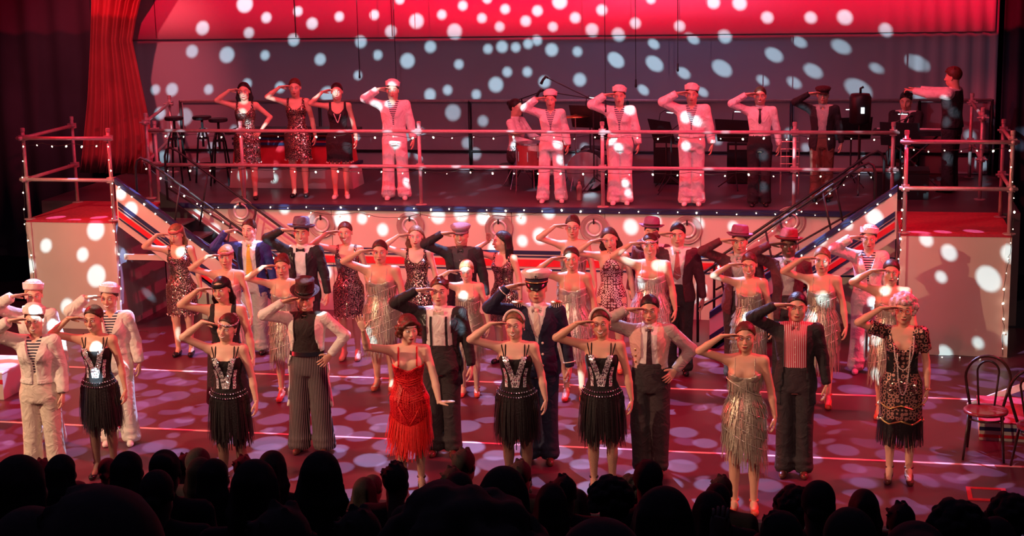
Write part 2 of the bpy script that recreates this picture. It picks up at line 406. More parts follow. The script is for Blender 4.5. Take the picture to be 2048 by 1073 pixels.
# stairs from each block down towards the middle
def stairs(sgn, label):
    t = thing('staircase', label, 'stairs')
    S = lambda x: x * sgn
    sl = 0.725
    def line(x, off): return 1.97 + off - (4.86 - x) * sl         # height of a line parallel to the stringer's top at |x|
    xe = 2.72
    def band(name, o1, o2, y0, y1, m, x0=4.88, x1=xe, clip=True):
        pts = [(S(x0), line(x0, o1)), (S(x1), line(x1, o1)), (S(x1), max(0.0, line(x1, o2))), (S(x0), line(x0, o2))]
        # keep the foot on the floor
        if line(x1, o2) < 0:
            xf = 4.86 - (1.97 + o2) / sl
            pts = [(S(x0), line(x0, o1)), (S(x1), max(0.02, line(x1, o1))), (S(x1), 0.0), (S(xf), 0.0), (S(x0), line(x0, o2))]
        if sgn > 0: pts = pts[::-1]
        mb = MB(); mb.prism(pts, y0, y1); return mb.build(name, m, t)
    band('stringer', -0.02, -0.60, 6.17, 6.21, M['cream_panel'])
    band('capping', 0.03, -0.045, 6.15, 6.23, M['navy_paint'])
    for o1, o2, mm in ((-0.26, -0.32, 'navy_paint'), (-0.335, -0.36, 'navy_paint'), (-0.385, -0.46, 'red_paint'), (-0.475, -0.495, 'navy_paint')):
        band('stripe', o1, o2, 6.160, 6.169, M[mm], x0=4.86)
    band('rear_stringer', -0.36, -0.60, 7.48, 7.52, M['dark_steel'])
    for k in range(7):
        z = DECK - (k + 1) * DECK / 8; x = 4.9 - 0.25 * (k + 1) + 0.0
        xa, xb = sorted((S(x), S(x - 0.27)))
        mb = MB(); mb.box((xa, 6.22, z - 0.03), (xb, 7.47, z)); mb.build('tread', M['deck_paint'], t)
    # frame under the flight
    xa, xb = sorted((S(4.86), S(4.10)))
    mb = MB(); mb.box((xa, 6.23, 0.93), (xb, 6.28, 1.0)); mb.build('frame_rail', M['cream_panel'], t)
    xa, xb = sorted((S(4.12), S(4.04)))
    mb = MB(); mb.box((xa, 6.9, 0.0), (xb, 6.98, 0.95)); mb.build('frame_post', M['cream_panel'], t)
    # hand rails
    def rail(y, xt, zt, xbm, m):
        zb = zt - (xt - xbm) * sl
        pts = [(S(xt + 0.13), y, zt - 0.72), (S(xt + 0.13), y, zt - 0.12), (S(xt + 0.10), y, zt - 0.03), (S(xt + 0.05), y, zt), (S(xt - 0.05), y, zt - 0.04),
               (S(xbm), y, zb), (S(xbm - 0.05), y, zb - 0.10), (S(xbm - 0.05), y, max(0.0, zb - 0.85))]
        mb = MB(); mb.tube(pts, 0.017, 8); mb.build('handrail', m, t, True)
        pts = [(S(xt + 0.12), y, zt - 0.55), (S(xbm - 0.03), y, zb - 0.42)]
        mb = MB(); mb.tube(pts, 0.013, 8); mb.build('mid_rail', m, t, True)
        for q in (0.25, 0.6, 0.9):
            x = xt + (xbm - xt) * q; z = zt - (xt - x) * sl
            mb = MB(); mb.tube([(S(x), y, z), (S(x + 0.16), y, z - 0.72)], 0.013, 8); mb.build('baluster', m, t, True)
    rail(6.26, 4.50, 2.26, 2.62, M['dark_steel'])
    rail(7.44, 4.62, 2.24, 2.72, M['dark_steel'])
    return t
stairs(-1, 'left staircase with navy, white and red striped side panel')
stairs(1, 'right staircase with navy, white and red striped side panel')

# scaffold-tube guard rails
POLE_R = 0.024
def guard(label, poles, spans, zt, zm, zb):
    t = thing('guard_rail', label, 'railing')
    for x, y in poles:
        mb = MB(); mb.tube([(x, y, zb + 0.011), (x, y, zt + 0.10)], POLE_R, 12); p = mb.build('pole', M['steel'], t, True)
        mb = MB(); mb.lathe([(0.075, zb), (0.075, zb + 0.010), (0.03, zb + 0.014)], 14, c=(x, y, 0)); mb.build('base_plate', M['steel'], t)
        for z in (zt, zm):
            mb = MB(); mb.box((x - 0.045, y - 0.045, z - 0.035), (x + 0.045, y + 0.045, z + 0.035)); mb.tube([(x - 0.075, y - 0.045, z), (x + 0.075, y - 0.045, z)], 0.013, 6)
            mb.build('coupler', M['steel'], t)
        mb = MB(); mb.lathe([(0.029, zt + 0.08), (0.029, zt + 0.125), (0.02, zt + 0.13)], 12, c=(x, y, 0)); mb.build('end_cap', M['steel'], t)
    for (a, b) in spans:
        for z, nm in ((zt, 'top_rail'), (zm, 'mid_rail')):
            (x0, y0), (x1, y1) = poles[a], poles[b]
            d = Vector((x1 - x0, y1 - y0, 0)).normalized() * 0.07; off = Vector((-d.y, d.x, 0)) * -0.6 if False else Vector((0, 0, 0))
            mb = MB(); mb.tube([(x0 - d.x, y0 - d.y - 0.035, z), (x1 + d.x, y1 + d.y - 0.035, z)], POLE_R, 12); mb.build(nm, M['steel'], t, True)
    return t
px = [-5.0, -3.75, -1.25, 1.2, 3.65, 4.86]
guard('long steel tube guard rail along the front edge of the raised platform', [(x, 7.72) for x in px], [(0, 5)], 2.44, 1.97, DECK)
guard('steel tube guard rail around the left stage block', [(-6.14, 6.21), (-4.95, 6.21), (-6.14, 7.55)], [(0, 1), (0, 2)], 2.52, 1.98, DECK)
guard('steel tube guard rail around the right stage block', [(6.14, 6.21), (4.97, 6.21), (6.14, 7.35)], [(1, 0), (0, 2)], 2.52, 1.98, DECK)
guard('lone rear guard rail on the platform at far right, behind the conductor', [(6.0, 8.68), (6.0, 10.6)], [(0, 1)], 2.52, 1.98, DECK)
guard('rear guard rail rising from curtain on the left of the platform', [(-5.25, 8.0), (-6.0, 10.5)], [(0, 1)], 2.52, 1.98, DECK)

# rear pipe rail and cloth skirt across the back of the platform
t = thing('rear_rail', 'long dark pipe rail on posts across the back of the platform', 'railing')
mb = MB(); mb.tube([(-6.0, 10.9, 2.52), (6.3, 10.9, 2.52)], 0.022, 10); mb.build('top_rail', M['steel'], t, True)
mb = MB(); mb.tube([(-6.0, 10.9, 1.75), (6.3, 10.9, 1.75)], 0.018, 10); mb.build('bottom_rail', M['dark_steel'], t, True)
for x in (-6.0, -3.7, -1.32, 1.1, 3.5, 5.3, 6.3):
    mb = MB(); mb.tube([(x, 10.9, DECK), (x, 10.9, 2.53)], 0.022, 10); mb.build('post', M['dark_steel'], t, True)
for i, (x0, x1) in enumerate(zip((-6.0, -3.7, -1.32, 1.1, 3.5), (-3.7, -1.32, 1.1, 3.5, 6.3))):
    mb = MB(); mb.box((x0 + 0.03, 10.93, DECK + 0.01), (x1 - 0.03, 10.945, 2.49)); mb.build('cloth_panel', M['grey_panel'], t)

# unseen shutter blades, added to cut the front, border and backdrop beams
for i, (nm, p_, d_, above, dist_) in enumerate(FLAGS):
    u_ = Vector((0, 0, 1)) - d_ * d_.z; u_ = u_.normalized() * (1.8 if i < 6 else 1.0) * above; sx_ = Vector((2.6 if i < 6 else 1.5, 0, 0)); th_ = d_ * 0.004
    mb = MB(); c8 = [p_ - sx_, p_ + sx_, p_ + sx_ + u_, p_ - sx_ + u_]
    mb.add([tuple(q) for q in c8] + [tuple(q + th_) for q in c8], [(3, 2, 1, 0), (4, 5, 6, 7), (0, 1, 5, 4), (1, 2, 6, 5), (2, 3, 7, 6), (3, 0, 4, 7)])
    tag(mb.build('shutter_blade', M['black_plastic']), ('unseen black %s shutter blade added to the %s front lamp over the audience' % (('upper', 'lower')[i % 2], ('left', 'right', 'middle')[i // 2])) if i < 6 else 'unseen black shutter blade added to the %s lamp over the stage' % ('left border', 'right border', 'mauve backdrop fill')[i - 6], 'shutter')

# ---------------------------------------------------------------- cloths
def cloth(name, label, x0, x1, zt, zb, y, m, pleat, nx=260, nz=10, th=0.0, cat='backdrop', narrow=None):
    V = []; Q = []
    for j in range(nz + 1):
        for i in range(nx + 1):
            u = i / nx; v = j / nz
            x = x0 + (x1 - x0) * u; z = zt + (zb - zt) * v
            if narrow: x, yy = narrow(u, v, x, z)
            else: yy = 0
            V.append((x, y + yy + pleat(u, v), z))
    for j in range(nz):
        for i in range(nx):
            a = j * (nx + 1) + i; Q.append((a, a + nx + 1, a + nx + 2, a + 1))
    V = np.array(V); Q = np.array(Q); n = len(V)
    V2 = V.copy(); V2[:, 1] += 0.012
    Q2 = np.vstack([Q, Q[:, ::-1] + n])
    # hem and side edges
    ed = []
    for i in range(nx):
        a = nz * (nx + 1) + i; ed.append((a, a + n, a + 1 + n, a + 1))
    for j in range(nz):
        a = j * (nx + 1); ed.append((a, a + n, a + nx + 1 + n, a + nx + 1)); a += nx; ed.append((a, a + nx + 1, a + nx + 1 + n, a + n))
    Q2 = np.vstack([Q2, np.array(ed)])
    o = np_obj(name, np.vstack([V, V2]), Q2, m)
    return tag(o, label, cat)
def pl_edge(u, v):
    k = max(0.0, (u - 0.86) / 0.14) + max(0.0, (0.06 - u) / 0.06)
    return 0.03 * k * math.sin(u * 420) + 0.004 * math.sin(u * 37)
cloth('backdrop', 'pale cloth backdrop at the back of the stage, below the red band', -7.3, 6.36, 4.6, DECK + .005, 11.05, M['cyc_cloth'], pl_edge)
cloth('cloth_border', 'wide horizontal cloth border lit bright red across the top', -7.6, 6.31, 8.5, 3.48, 11.0, M['border_cloth'], pl_edge, cat='border')
def cur_n(u, v, x, z):
    # hangs straight at the left, its right edge is drawn back to the left high up and falls outwards again
    t = v
    left = float(np.interp(z, (1.2, 1.6, 2.6, 3.4, 4.1), (-7.53, -7.44, -7.25, -7.14, -7.06)))
    right = float(np.interp(z, (1.45, 1.82, 2.29, 2.91, 3.56, 4.1, 5.0), (-6.30, -6.19, -6.25, -6.36, -6.47, -6.30, -5.6)))
    return left + (right - left) * (u ** 0.95), 0.30 * u * (1 - t)
cloth('curtain', 'tall pleated red curtain hanging at the left of the backdrop', 0, 1, 8.5, DECK + 0.01, 10.25, M['red_curtain'],
      lambda u, v: 0.045 * math.sin(u * 62 + 1.2 * math.sin(u * 9)) * (0.6 + 0.4 * v) + 0.025 * math.sin(u * 31), nx=300, nz=24, cat='curtain', narrow=cur_n)
# black masking legs either side
cloth('masking_leg', 'black masking cloth at the far left beside the red curtain', -11.9, -6.95, 8.5, 0.0, 10.75, M['black_drape'], lambda u, v: 0.05 * math.sin(u * 60), nx=100, nz=4, cat='curtain')
cloth('masking_leg', 'black masking cloth at the far right beside the backdrop', 6.42, 8.9, 8.5, 0.0, 10.9, M['black_drape'], lambda u, v: 0.05 * math.sin(u * 60), nx=100, nz=4, cat='curtain')
# seams: thin cords sewn down the border and backdrop
for x, y, z0 in ((-4.05, 10.95, 3.5), (-2.5, 10.93, 3.5), (-6.35, 10.95, 3.5)):
    mb = MB(); mb.tube([(x, y, 8.4), (x, y, z0)], 0.006, 5); tag(mb.build('hanging_line', M['cable']), {-4.05: 'thin seam cord over the red border, second from the left', -2.5: 'thin seam cord over the red border left of the ceiling microphones', -6.35: 'thin seam cord over red border nearest the curtain'}[x], 'cord', 'thin cords hanging on the red border')

# hanging microphones on wires
for x, y, z, lb in ((-2.05, 9.5, 2.78, 'hanging microphone right of the tall sailor on the platform'), (-2.72, 9.9, 3.0, 'tiny hanging microphone above and left of the tall platform sailor'),
                    (1.22, 7.9, 2.72, 'hanging microphone on the leftmost of three wires over the platform'), (1.42, 9.4, 2.9, 'hanging microphone on the middle wire of three over the platform'),
                    (1.98, 9.6, 3.1, 'hanging microphone on the rightmost of three wires over the platform')):
    t = thing('hanging_microphone', lb, 'microphone', (x, y, z), 0, 'microphones hanging over the platform')
    mb = MB(); mb.tube([(0, 0, 0.05), (0, 0, 8.9 - z)], 0.005, 5); mb.build('wire', M['black_plastic'], t)
    mb = MB(); mb.lathe([(0.006, 0.07), (0.012, 0.06), (0.012, 0.0), (0.016, -0.01), (0.016, -0.04), (0.006, -0.05)], 10); mb.build('capsule', M['black_plastic'], t, True)

# tape lines and floor hatch
for y0, y1, lb in ((2.17, 2.17, 'pale tape line across the stage floor, the nearer of two'), (4.35, 4.35, 'pale tape line across the stage floor, the farther of two')):
    mb = MB(); mb.box((-9.0, y0 - 0.022, 0.0005), (8.6, y1 + 0.022, 0.003)); tag(mb.build('tape_line', M['tape']), lb, 'tape', 'tape lines on the stage floor')
t = thing('floor_hatch', 'small square red-edged hatch set in the floor near the front right', 'hatch', (5.57, 1.36, 0))
for a in ((-0.17, -0.17, 0.17, -0.13), (-0.17, 0.13, 0.17, 0.17), (-0.17, -0.13, -0.13, 0.13), (0.13, -0.13, 0.17, 0.13)):
    mb = MB(); mb.box((a[0], a[1], 0.001), (a[2], a[3], 0.008)); mb.build('frame_bar', M['red_paint'], t)
mb = MB(); mb.box((-0.125, -0.125, 0.0008), (0.125, 0.125, 0.004)); mb.build('lid', M['stage_floor'], t)

# striped step units at the two edges of the picture
def step_unit(x, y, rz, label):
    t = thing('step_unit', label, 'steps', (x, y, 0), rz)
    for k in range(2):
        w_ = 0.95 - 0.45 * k
        mb = MB(); mb.box((1.0 - w_ * 1.05, 0, 0.19 * k), (1.25, 0.9, 0.19 * (k + 1) - 0.012)); mb.build('riser_box', M['cream_panel'], t)
        mb = MB(); mb.box((1.0 - w_ * 1.05 - 0.012, -0.012, 0.19 * (k + 1) - 0.012), (1.262, 0.912, 0.19 * (k + 1))); mb.build('tread', M['red_carpet'], t)
        for z0, z1, mm in ((0.10, 0.135, 'navy_paint'), (0.03, 0.06, 'red_paint')):
            mb = MB(); mb.box((1.0 - w_ * 1.05 - 0.004, -0.006, 0.19 * k + z0), (1.25, -0.001, 0.19 * k + z1)); mb.build('stripe', M[mm], t)
    mb = MB(); mb.prism([(-0.1, 0.02), (1.25, 0.62), (1.25, 0.70), (-0.1, 0.09)], 0.93, 0.96); mb.build('side_rail', M['white_paint'], t)
    return t
step_unit(5.62, 2.95, -0.05, 'striped cream and red step unit behind the chair at the right edge')
t = thing('step_unit', 'pink-fronted striped step block cut off by the left edge', 'steps', (-5.10, 2.95, 0))
mb = MB(); mb.box((-0.9, 0, 0), (0.28, 0.7, 0.30)); mb.build('riser_box', M['cream_panel'], t)
mb = MB(); mb.box((-0.91, -0.01, 0.30), (0.29, 0.71, 0.315)); mb.build('tread', M['white_paint'], t)
mb = MB(); mb.box((-0.9, -0.006, 0.18), (0.283, -0.001, 0.23)); mb.build('stripe', M['red_paint'], t)

# ---------------------------------------------------------------- string lights
cable_m = M['cable']
_b = MB(); _b.lathe([(0.003, 0.012), (0.008, 0.008), (0.0095, 0.0), (0.008, -0.008), (0.003, -0.012)], 8)
bulb0 = _b.build('bulb', M['bulb_glow'], None, True)
_first_bulb = [True]
def string_lights(label, pts, n, sag=0.03, jit=0.012):
    t = thing('string_light', label, 'string light')
    pts = [Vector(p) for p in pts]
    L = [0]
    for a, b in zip(pts, pts[1:]): L.append(L[-1] + (b - a).length)
    def at(s):
        for i in range(len(pts) - 1):
            if s <= L[i + 1] or i == len(pts) - 2:
                q = (s - L[i]) / max(1e-6, L[i + 1] - L[i]); return pts[i].lerp(pts[i + 1], q)
    path = []
    m_ = n * 3
    for i in range(m_ + 1):
        p = at(L[-1] * i / m_)
        path.append(p + Vector((rnd.uniform(-jit, jit), rnd.uniform(-jit, 0), -sag * abs(math.sin(i * PI / 3 / 2)) + rnd.uniform(-jit, jit) * 0.5)))
    mb = MB(); mb.tube(path, 0.003, 4); mb.build('cable', cable_m, t)
    for i in range(n):
        p = path[min(m_, i * 3 + 1)] + Vector((0, -0.012, -0.016))
        if _first_bulb[0]:
            _first_bulb[0] = False; o = bulb0; o.parent = t
        else: o = copy_part(bulb0, t)
        o.location = p; o.rotation_euler = (rnd.uniform(-1, 1), rnd.uniform(-1, 1), 0)
        s_ = rnd.choice((0.5, 0.7, 0.9, 1.2)); o.scale = (s_, s_, s_)
    return t
yR = 7.66
string_lights('string of small lights hung along the top rail of the platform', [(-4.9, yR, 2.40), (4.8, yR, 2.40)], 36)
string_lights('string of small lights hung along the middle rail of the platform', [(-4.9, yR, 1.93), (4.8, yR, 1.93)], 32)
string_lights('string of small lights along the front edge of the platform floor', [(-4.4, 7.56, 1.46), (4.1, 7.56, 1.46)], 34, 0.035)
string_lights('string of lights sagging over the middle of the cream wall', [(-2.9, 7.58, 1.40), (-1.6, 7.58, 1.34), (0.4, 7.58, 1.40)], 8, 0.05)
string_lights('string of lights around the left block rail and down its outer pole', [(-5.0, 6.14, 2.46), (-6.12, 6.14, 2.46), (-6.17, 6.13, 1.5), (-6.1, 6.12, 0.9), (-6.13, 6.12, 0.05)], 17)
string_lights('string of lights wound down the inner pole of the left block', [(-4.93, 6.14, 2.5), (-4.9, 6.13, 1.98), (-4.92, 6.12, 1.46), (-4.87, 6.12, 1.0), (-4.9, 6.12, 0.03), (-4.3, 6.1, 0.012)], 20)
string_lights('string of lights down the capping of the left stairs', [(-4.85, 6.14, 1.97), (-3.0, 6.14, 0.63)], 12)
string_lights('string of lights on the upper handrail of left stairs', [(-4.5, 6.23, 2.2), (-2.7, 6.23, 0.95)], 11)
string_lights('string of lights around the right block rail and down its outer pole', [(4.98, 6.14, 2.46), (6.1, 6.14, 2.46), (6.17, 6.13, 1.9), (6.17, 6.13, 1.46), (6.1, 6.12, 0.8), (6.12, 6.12, 0.04)], 20)
string_lights('string of lights wound down the inner pole of the right block', [(4.93, 6.14, 2.42), (4.94, 6.13, 1.98), (4.93, 6.12, 1.46), (4.90, 6.12, 0.9), (4.92, 6.12, 0.03)], 20)
string_lights('string of lights down the capping of the right stairs', [(4.85, 6.14, 1.97), (3.0, 6.14, 0.63)], 13)
string_lights('string of lights on the upper handrail of right stairs', [(4.5, 6.23, 2.2), (2.7, 6.23, 0.95)], 11)
string_lights('string of lights along the floor at the foot of the right block', [(4.95, 6.1, 0.02), (6.2, 6.1, 0.02)], 6, 0)

# ---------------------------------------------------------------- dot projectors: a lamp behind a punched plate
DOTS = [tuple(map(float, s.split(','))) for s in '''-4.87,11.00,4.01,0.130 -5.59,11.00,3.65,0.107 -4.83,11.00,3.57,0.082 -4.53,11.00,3.80,0.081 -4.01,11.00,3.89,0.073 -3.79,11.00,3.70,0.089 -3.35,11.00,3.80,0.072 -2.79,11.00,3.82,0.072 -2.54,11.00,3.57,0.088 -2.13,11.00,3.72,0.111 -1.73,11.00,3.81,0.071 -1.54,11.00,3.56,0.111 -1.40,11.00,3.94,0.071 -1.11,11.00,3.75,0.071 -0.75,11.00,3.88,0.071 -0.84,11.00,3.62,0.071 -0.44,11.00,3.70,0.078 -0.26,11.00,3.85,0.078 0.08,11.00,3.98,0.109 -0.03,11.00,3.61,0.070 0.31,11.00,3.74,0.078 0.56,11.00,3.56,0.093 0.71,11.00,3.85,0.078 1.21,11.00,3.65,0.077 1.44,11.00,4.00,0.069 1.86,11.00,3.60,0.077 2.35,11.00,3.94,0.092 2.73,11.00,3.92,0.099 3.13,11.00,3.71,0.084 3.75,11.00,3.70,0.083 4.23,11.00,3.70,0.105 4.80,11.00,3.52,0.090 -4.11,11.00,3.46,0.089 0.95,11.00,3.49,0.093 2.51,11.00,3.45,0.092 -2.38,11.00,4.05,0.072 -1.02,11.00,4.04,0.071 -5.82,11.08,3.28,0.099 -5.24,11.08,3.22,0.123 -4.61,11.08,3.21,0.074 -3.71,11.08,3.14,0.089 -3.04,11.08,3.40,0.089 -3.11,11.08,2.89,0.065 -2.78,11.08,3.20,0.073 -2.31,11.08,3.11,0.113 -1.94,11.08,3.32,0.088 -1.50,11.08,3.05,0.072 -1.04,11.08,3.28,0.071 -0.82,11.08,3.31,0.087 -0.61,11.08,3.30,0.071 -0.42,11.08,3.35,0.071 -0.28,11.08,3.40,0.071 -0.06,11.08,3.26,0.095 0.33,11.08,3.23,0.071 0.93,11.08,3.09,0.109 1.50,11.08,3.32,0.070 2.08,11.08,3.39,0.070 1.51,11.08,3.03,0.109 1.94,11.08,2.89,0.078 2.50,11.08,2.96,0.116 3.10,11.08,2.78,0.069 3.26,11.08,3.15,0.100 3.63,11.08,3.33,0.076 4.22,11.08,3.26,0.099 3.83,11.08,2.91,0.099 3.56,11.08,2.74,0.077 4.72,11.08,2.95,0.068 5.29,11.08,3.02,0.113 -0.93,11.08,2.74,0.112 -0.75,11.08,2.93,0.072 -0.44,11.08,2.93,0.071 -0.32,11.08,2.91,0.071 -0.18,11.08,2.78,0.087 -0.02,11.08,2.81,0.087 0.36,11.08,2.81,0.095 -1.97,11.08,2.59,0.089 -1.69,11.08,2.66,0.072 -1.24,11.08,2.59,0.072 -1.59,11.08,2.29,0.121 -1.12,11.08,2.16,0.080 -1.38,11.08,1.82,0.081 -1.86,11.08,1.98,0.073 -6.20,11.08,2.68,0.100 -6.48,11.08,2.68,0.075 -5.58,11.08,2.68,0.075 -4.93,11.08,2.77,0.074 -6.43,11.08,2.30,0.092 -6.00,11.08,2.22,0.134 -5.70,11.08,1.94,0.092 -6.43,11.08,1.58,0.109 -6.25,11.08,1.92,0.084 -4.39,11.08,2.71,0.082 -3.62,11.08,2.60,0.114 -3.18,11.08,1.86,0.090 1.34,11.08,2.64,0.070 2.22,11.08,2.61,0.062 4.47,11.08,2.65,0.137 5.38,11.08,2.54,0.106 -5.54,11.08,1.73,0.100 -4.46,11.08,1.49,0.083 -4.39,7.62,1.29,0.086 -4.19,7.62,1.05,0.108 -3.14,7.62,1.39,0.071 -2.77,7.62,1.24,0.064 -2.33,7.62,1.26,0.120 -2.05,7.62,1.27,0.070 -1.77,7.62,1.12,0.077 -1.36,7.62,1.36,0.084 -1.00,7.62,1.32,0.098 -0.68,7.62,1.35,0.097 -0.39,7.62,1.30,0.083 -0.46,7.62,1.18,0.069 -0.16,7.62,1.36,0.083 0.38,7.62,1.07,0.097 0.13,7.62,1.30,0.069 0.50,7.62,1.39,0.082 0.65,7.62,1.36,0.069 0.14,7.62,1.00,0.069 1.58,7.62,1.21,0.095 1.90,7.62,1.29,0.075 2.19,7.62,1.20,0.081 2.46,7.62,1.27,0.067 2.90,7.62,1.23,0.067 2.47,7.62,0.88,0.068 2.50,7.62,0.43,0.075 2.51,7.62,0.20,0.095 -0.23,7.62,0.89,0.097 -2.61,7.62,0.52,0.100 -2.84,7.62,0.20,0.086 -4.81,6.17,1.81,0.074 -4.69,6.17,1.60,0.094 4.63,6.17,1.63,0.098 4.01,6.17,1.37,0.074 4.32,6.17,1.55,0.061 -5.20,6.17,1.33,0.122 -5.92,6.17,1.11,0.082 -5.41,6.17,1.00,0.082 -5.24,6.17,0.72,0.130 -5.69,6.17,0.30,0.090 -6.18,6.17,0.82,0.083 -4.87,6.17,1.07,0.075 5.22,6.17,1.38,0.073 5.48,6.17,1.23,0.085 5.40,6.17,0.94,0.061 6.16,6.17,1.22,0.097 5.93,6.17,0.93,0.134 6.19,6.17,0.21,0.073 5.47,6.17,0.02,0.086 -4.66,6.17,0.78,0.054'''.split()]
def projector(label, P, target, holes, power, color, half=40, dist=0.5):
    P = Vector(P); ax = (Vector(target) - P).normalized()
    ux = ax.cross(Vector((0, 0, 1))).normalized(); uy = ux.cross(ax)
    t = thing('projector', label, 'stage light', P)
    ext = dist * math.tan(math.radians(half)) * 1.12
    pts, edges, circ = [], [], []
    for (hx, hy, hr) in holes:
        if abs(hx) > ext - hr - 0.002 or abs(hy) > ext - hr - 0.002: continue
        if any((hx - a) ** 2 + (hy - b) ** 2 < (hr + c) ** 2 for a, b, c in circ): continue
        circ.append((hx, hy, hr))
    B = [(-ext, -ext), (ext, -ext), (ext, ext), (-ext, ext)]
    pts += [Vector(b) for b in B]; edges += [(0, 1), (1, 2), (2, 3), (3, 0)]
    for (hx, hy, hr) in circ:
        o = len(pts); n = 16
        for k in range(n): pts.append(Vector((hx + hr * math.cos(2 * PI * k / n), hy + hr * math.sin(2 * PI * k / n))))
        edges += [(o + k, o + (k + 1) % n) for k in range(n)]
    v2, e2, f2, _, _, _ = delaunay_2d_cdt(pts, edges, [], 0, 1e-7)
    keep = []
    ca = np.array(circ)
    for f in f2:
        c = sum((v2[i] for i in f), Vector((0, 0))) / len(f)
        if ((ca[:, 0] - c.x) ** 2 + (ca[:, 1] - c.y) ** 2 < (ca[:, 2] * 0.96) ** 2).any(): continue
        keep.append(tuple(f))
    w3 = lambda a, b, d: tuple(ux * a + uy * b + ax * d)
    me = bpy.data.meshes.new('punched_plate')
    me.from_pydata([w3(v.x, v.y, dist) for v in v2], [], keep); me.materials.append(M['black_plastic'])
    o = bpy.data.objects.new('punched_plate', me); COL.objects.link(o); o.parent = t
    e2_ = ext
    mb = MB(); c8 = [w3(sx * e2_, sy * e2_, dist) for sx, sy in ((-1, -1), (1, -1), (1, 1), (-1, 1))] + [w3(sx * 0.08, sy * 0.08, -0.1) for sx, sy in ((-1, -1), (1, -1), (1, 1), (-1, 1))]
    mb.add(c8, [(4, 5, 1, 0), (5, 6, 2, 1), (6, 7, 3, 2), (7, 4, 0, 3), (7, 6, 5, 4)]); mb.build('housing', M['black_plastic'], t)
    l = bpy.data.lights.new('lamp', 'SPOT'); l.energy = power; l.color = color; l.shadow_soft_size = 0.0009
    l.spot_size = math.radians(half * 2); l.spot_blend = 0.05
    lo = bpy.data.objects.new('lamp', l); COL.objects.link(lo); lo.location = P
    lo.rotation_euler = ax.to_track_quat('-Z', 'Y').to_euler()
    return t
def hole_for(P, target, T, r, dist=0.5):
    P = Vector(P); ax = (Vector(target) - P).normalized()
    ux = ax.cross(Vector((0, 0, 1))).normalized(); uy = ux.cross(ax)
    d = Vector(T) - P; k = dist / d.dot(ax)
    return (d.dot(ux) * k, d.dot(uy) * k, r * k)
rg = random.Random(5)
P1, T1 = (-1.0, -5.5, 7.6), (-0.3, 6.0, 1.6)
far = [d for d in DOTS if d[1] > 11.02 and d[0] > 0.9]
h1 = [hole_for(P1, T1, d[:3], d[3]) for d in DOTS if d not in far]
# dots that fall on the cast in front and on those on the platform
for _ in range(130):
    h1.append(hole_for(P1, T1, (rg.uniform(-5, 5.5), 8.0, rg.uniform(1.5, 3.1)), rg.uniform(0.05, 0.08)))
for _ in range(110):
    y = rg.uniform(0.8, 5.2); x = rg.uniform(-4.2, 5.4); h1.append(hole_for(P1, T1, (x, y, rg.uniform(0.5, 1.6)), rg.uniform(0.045, 0.075)))
projector('front dot projector hung over the audience', P1, T1, h1, 19500, (0.55, 0.88, 1.0), 42)
P3, T3 = (-5.6, 2.4, 8.5), (3.6, 11.1, 2.8)
projector('left dot projector aimed across at the right of the backdrop', P3, T3, [hole_for(P3, T3, d[:3], d[3] * .92) for d in far], 13000, (0.55, 0.88, 1.0), 30)
P2, T2 = (0.2, 8.4, 8.4), (0.3, 3.4, 0.0)
h2 = []
for _ in range(900):
    y = rg.uniform(-0.4, 6.1); x = rg.uniform(-6.6, 7.0)
    h2.append(hole_for(P2, T2, (x, y, 0), rg.uniform(0.11, 0.19)))
projector('rear dot projector hung above the platform', P2, T2, h2, 10500, (0.42, 0.55, 1.0), 52)
P4, T4 = (-2.6, 8.0, 8.2), (-0.6, 3.2, 0.0)
projector('second rear dot projector left of the first above the platform', P4, T4, [hole_for(P4, T4, (rg.uniform(-6.6, 7.0), rg.uniform(-0.4, 6.1), 0), rg.uniform(0.10, 0.20)) for _ in range(700)], 8500, (0.48, 0.52, 1.0), 54)

# ================================================================ PEOPLE: implicit surfaces turned into meshes
def smin(a, b, k):
    h = np.clip(0.5 + 0.5 * (b - a) / k, 0, 1)
    return b + (a - b) * h - k * h * (1 - h)

def d_cap(P, a, b, ra, rb, fl=None):
    a = np.asarray(a, float); b = np.asarray(b, float)
    pa = P - a; ba = b - a
    t = np.clip((pa @ ba) / max(1e-9, ba @ ba), 0, 1)
    q = pa - t[..., None] * ba
    return np.sqrt((q * q).sum(-1)) - (ra + t * (rb - ra))

def d_ell(P, c, r, R=None):
    q = P - np.asarray(c, float)
    if R is not None: q = q @ R
    r = np.asarray(r, float)
    k0 = np.sqrt(((q / r) ** 2).sum(-1)); k1 = np.sqrt(((q / (r * r)) ** 2).sum(-1)) + 1e-9
    return k0 * (k0 - 1) / k1

def d_loft(P, T):
    """upright loft; T rows: z, cx, cy, rx, ry"""
    z = P[..., 2]
    zz = T[:, 0]
    cx = np.interp(z, zz, T[:, 1]); cy = np.interp(z, zz, T[:, 2]); rx = np.interp(z, zz, T[:, 3]); ry = np.interp(z, zz, T[:, 4])
    dx = (P[..., 0] - cx) / rx; dy = (P[..., 1] - cy) / ry
    k = (dx * dx + dy * dy) ** 0.5
    d = (k - 1) * np.minimum(rx, ry)
    return np.maximum(d, np.maximum(z - zz[-1], zz[0] - z))

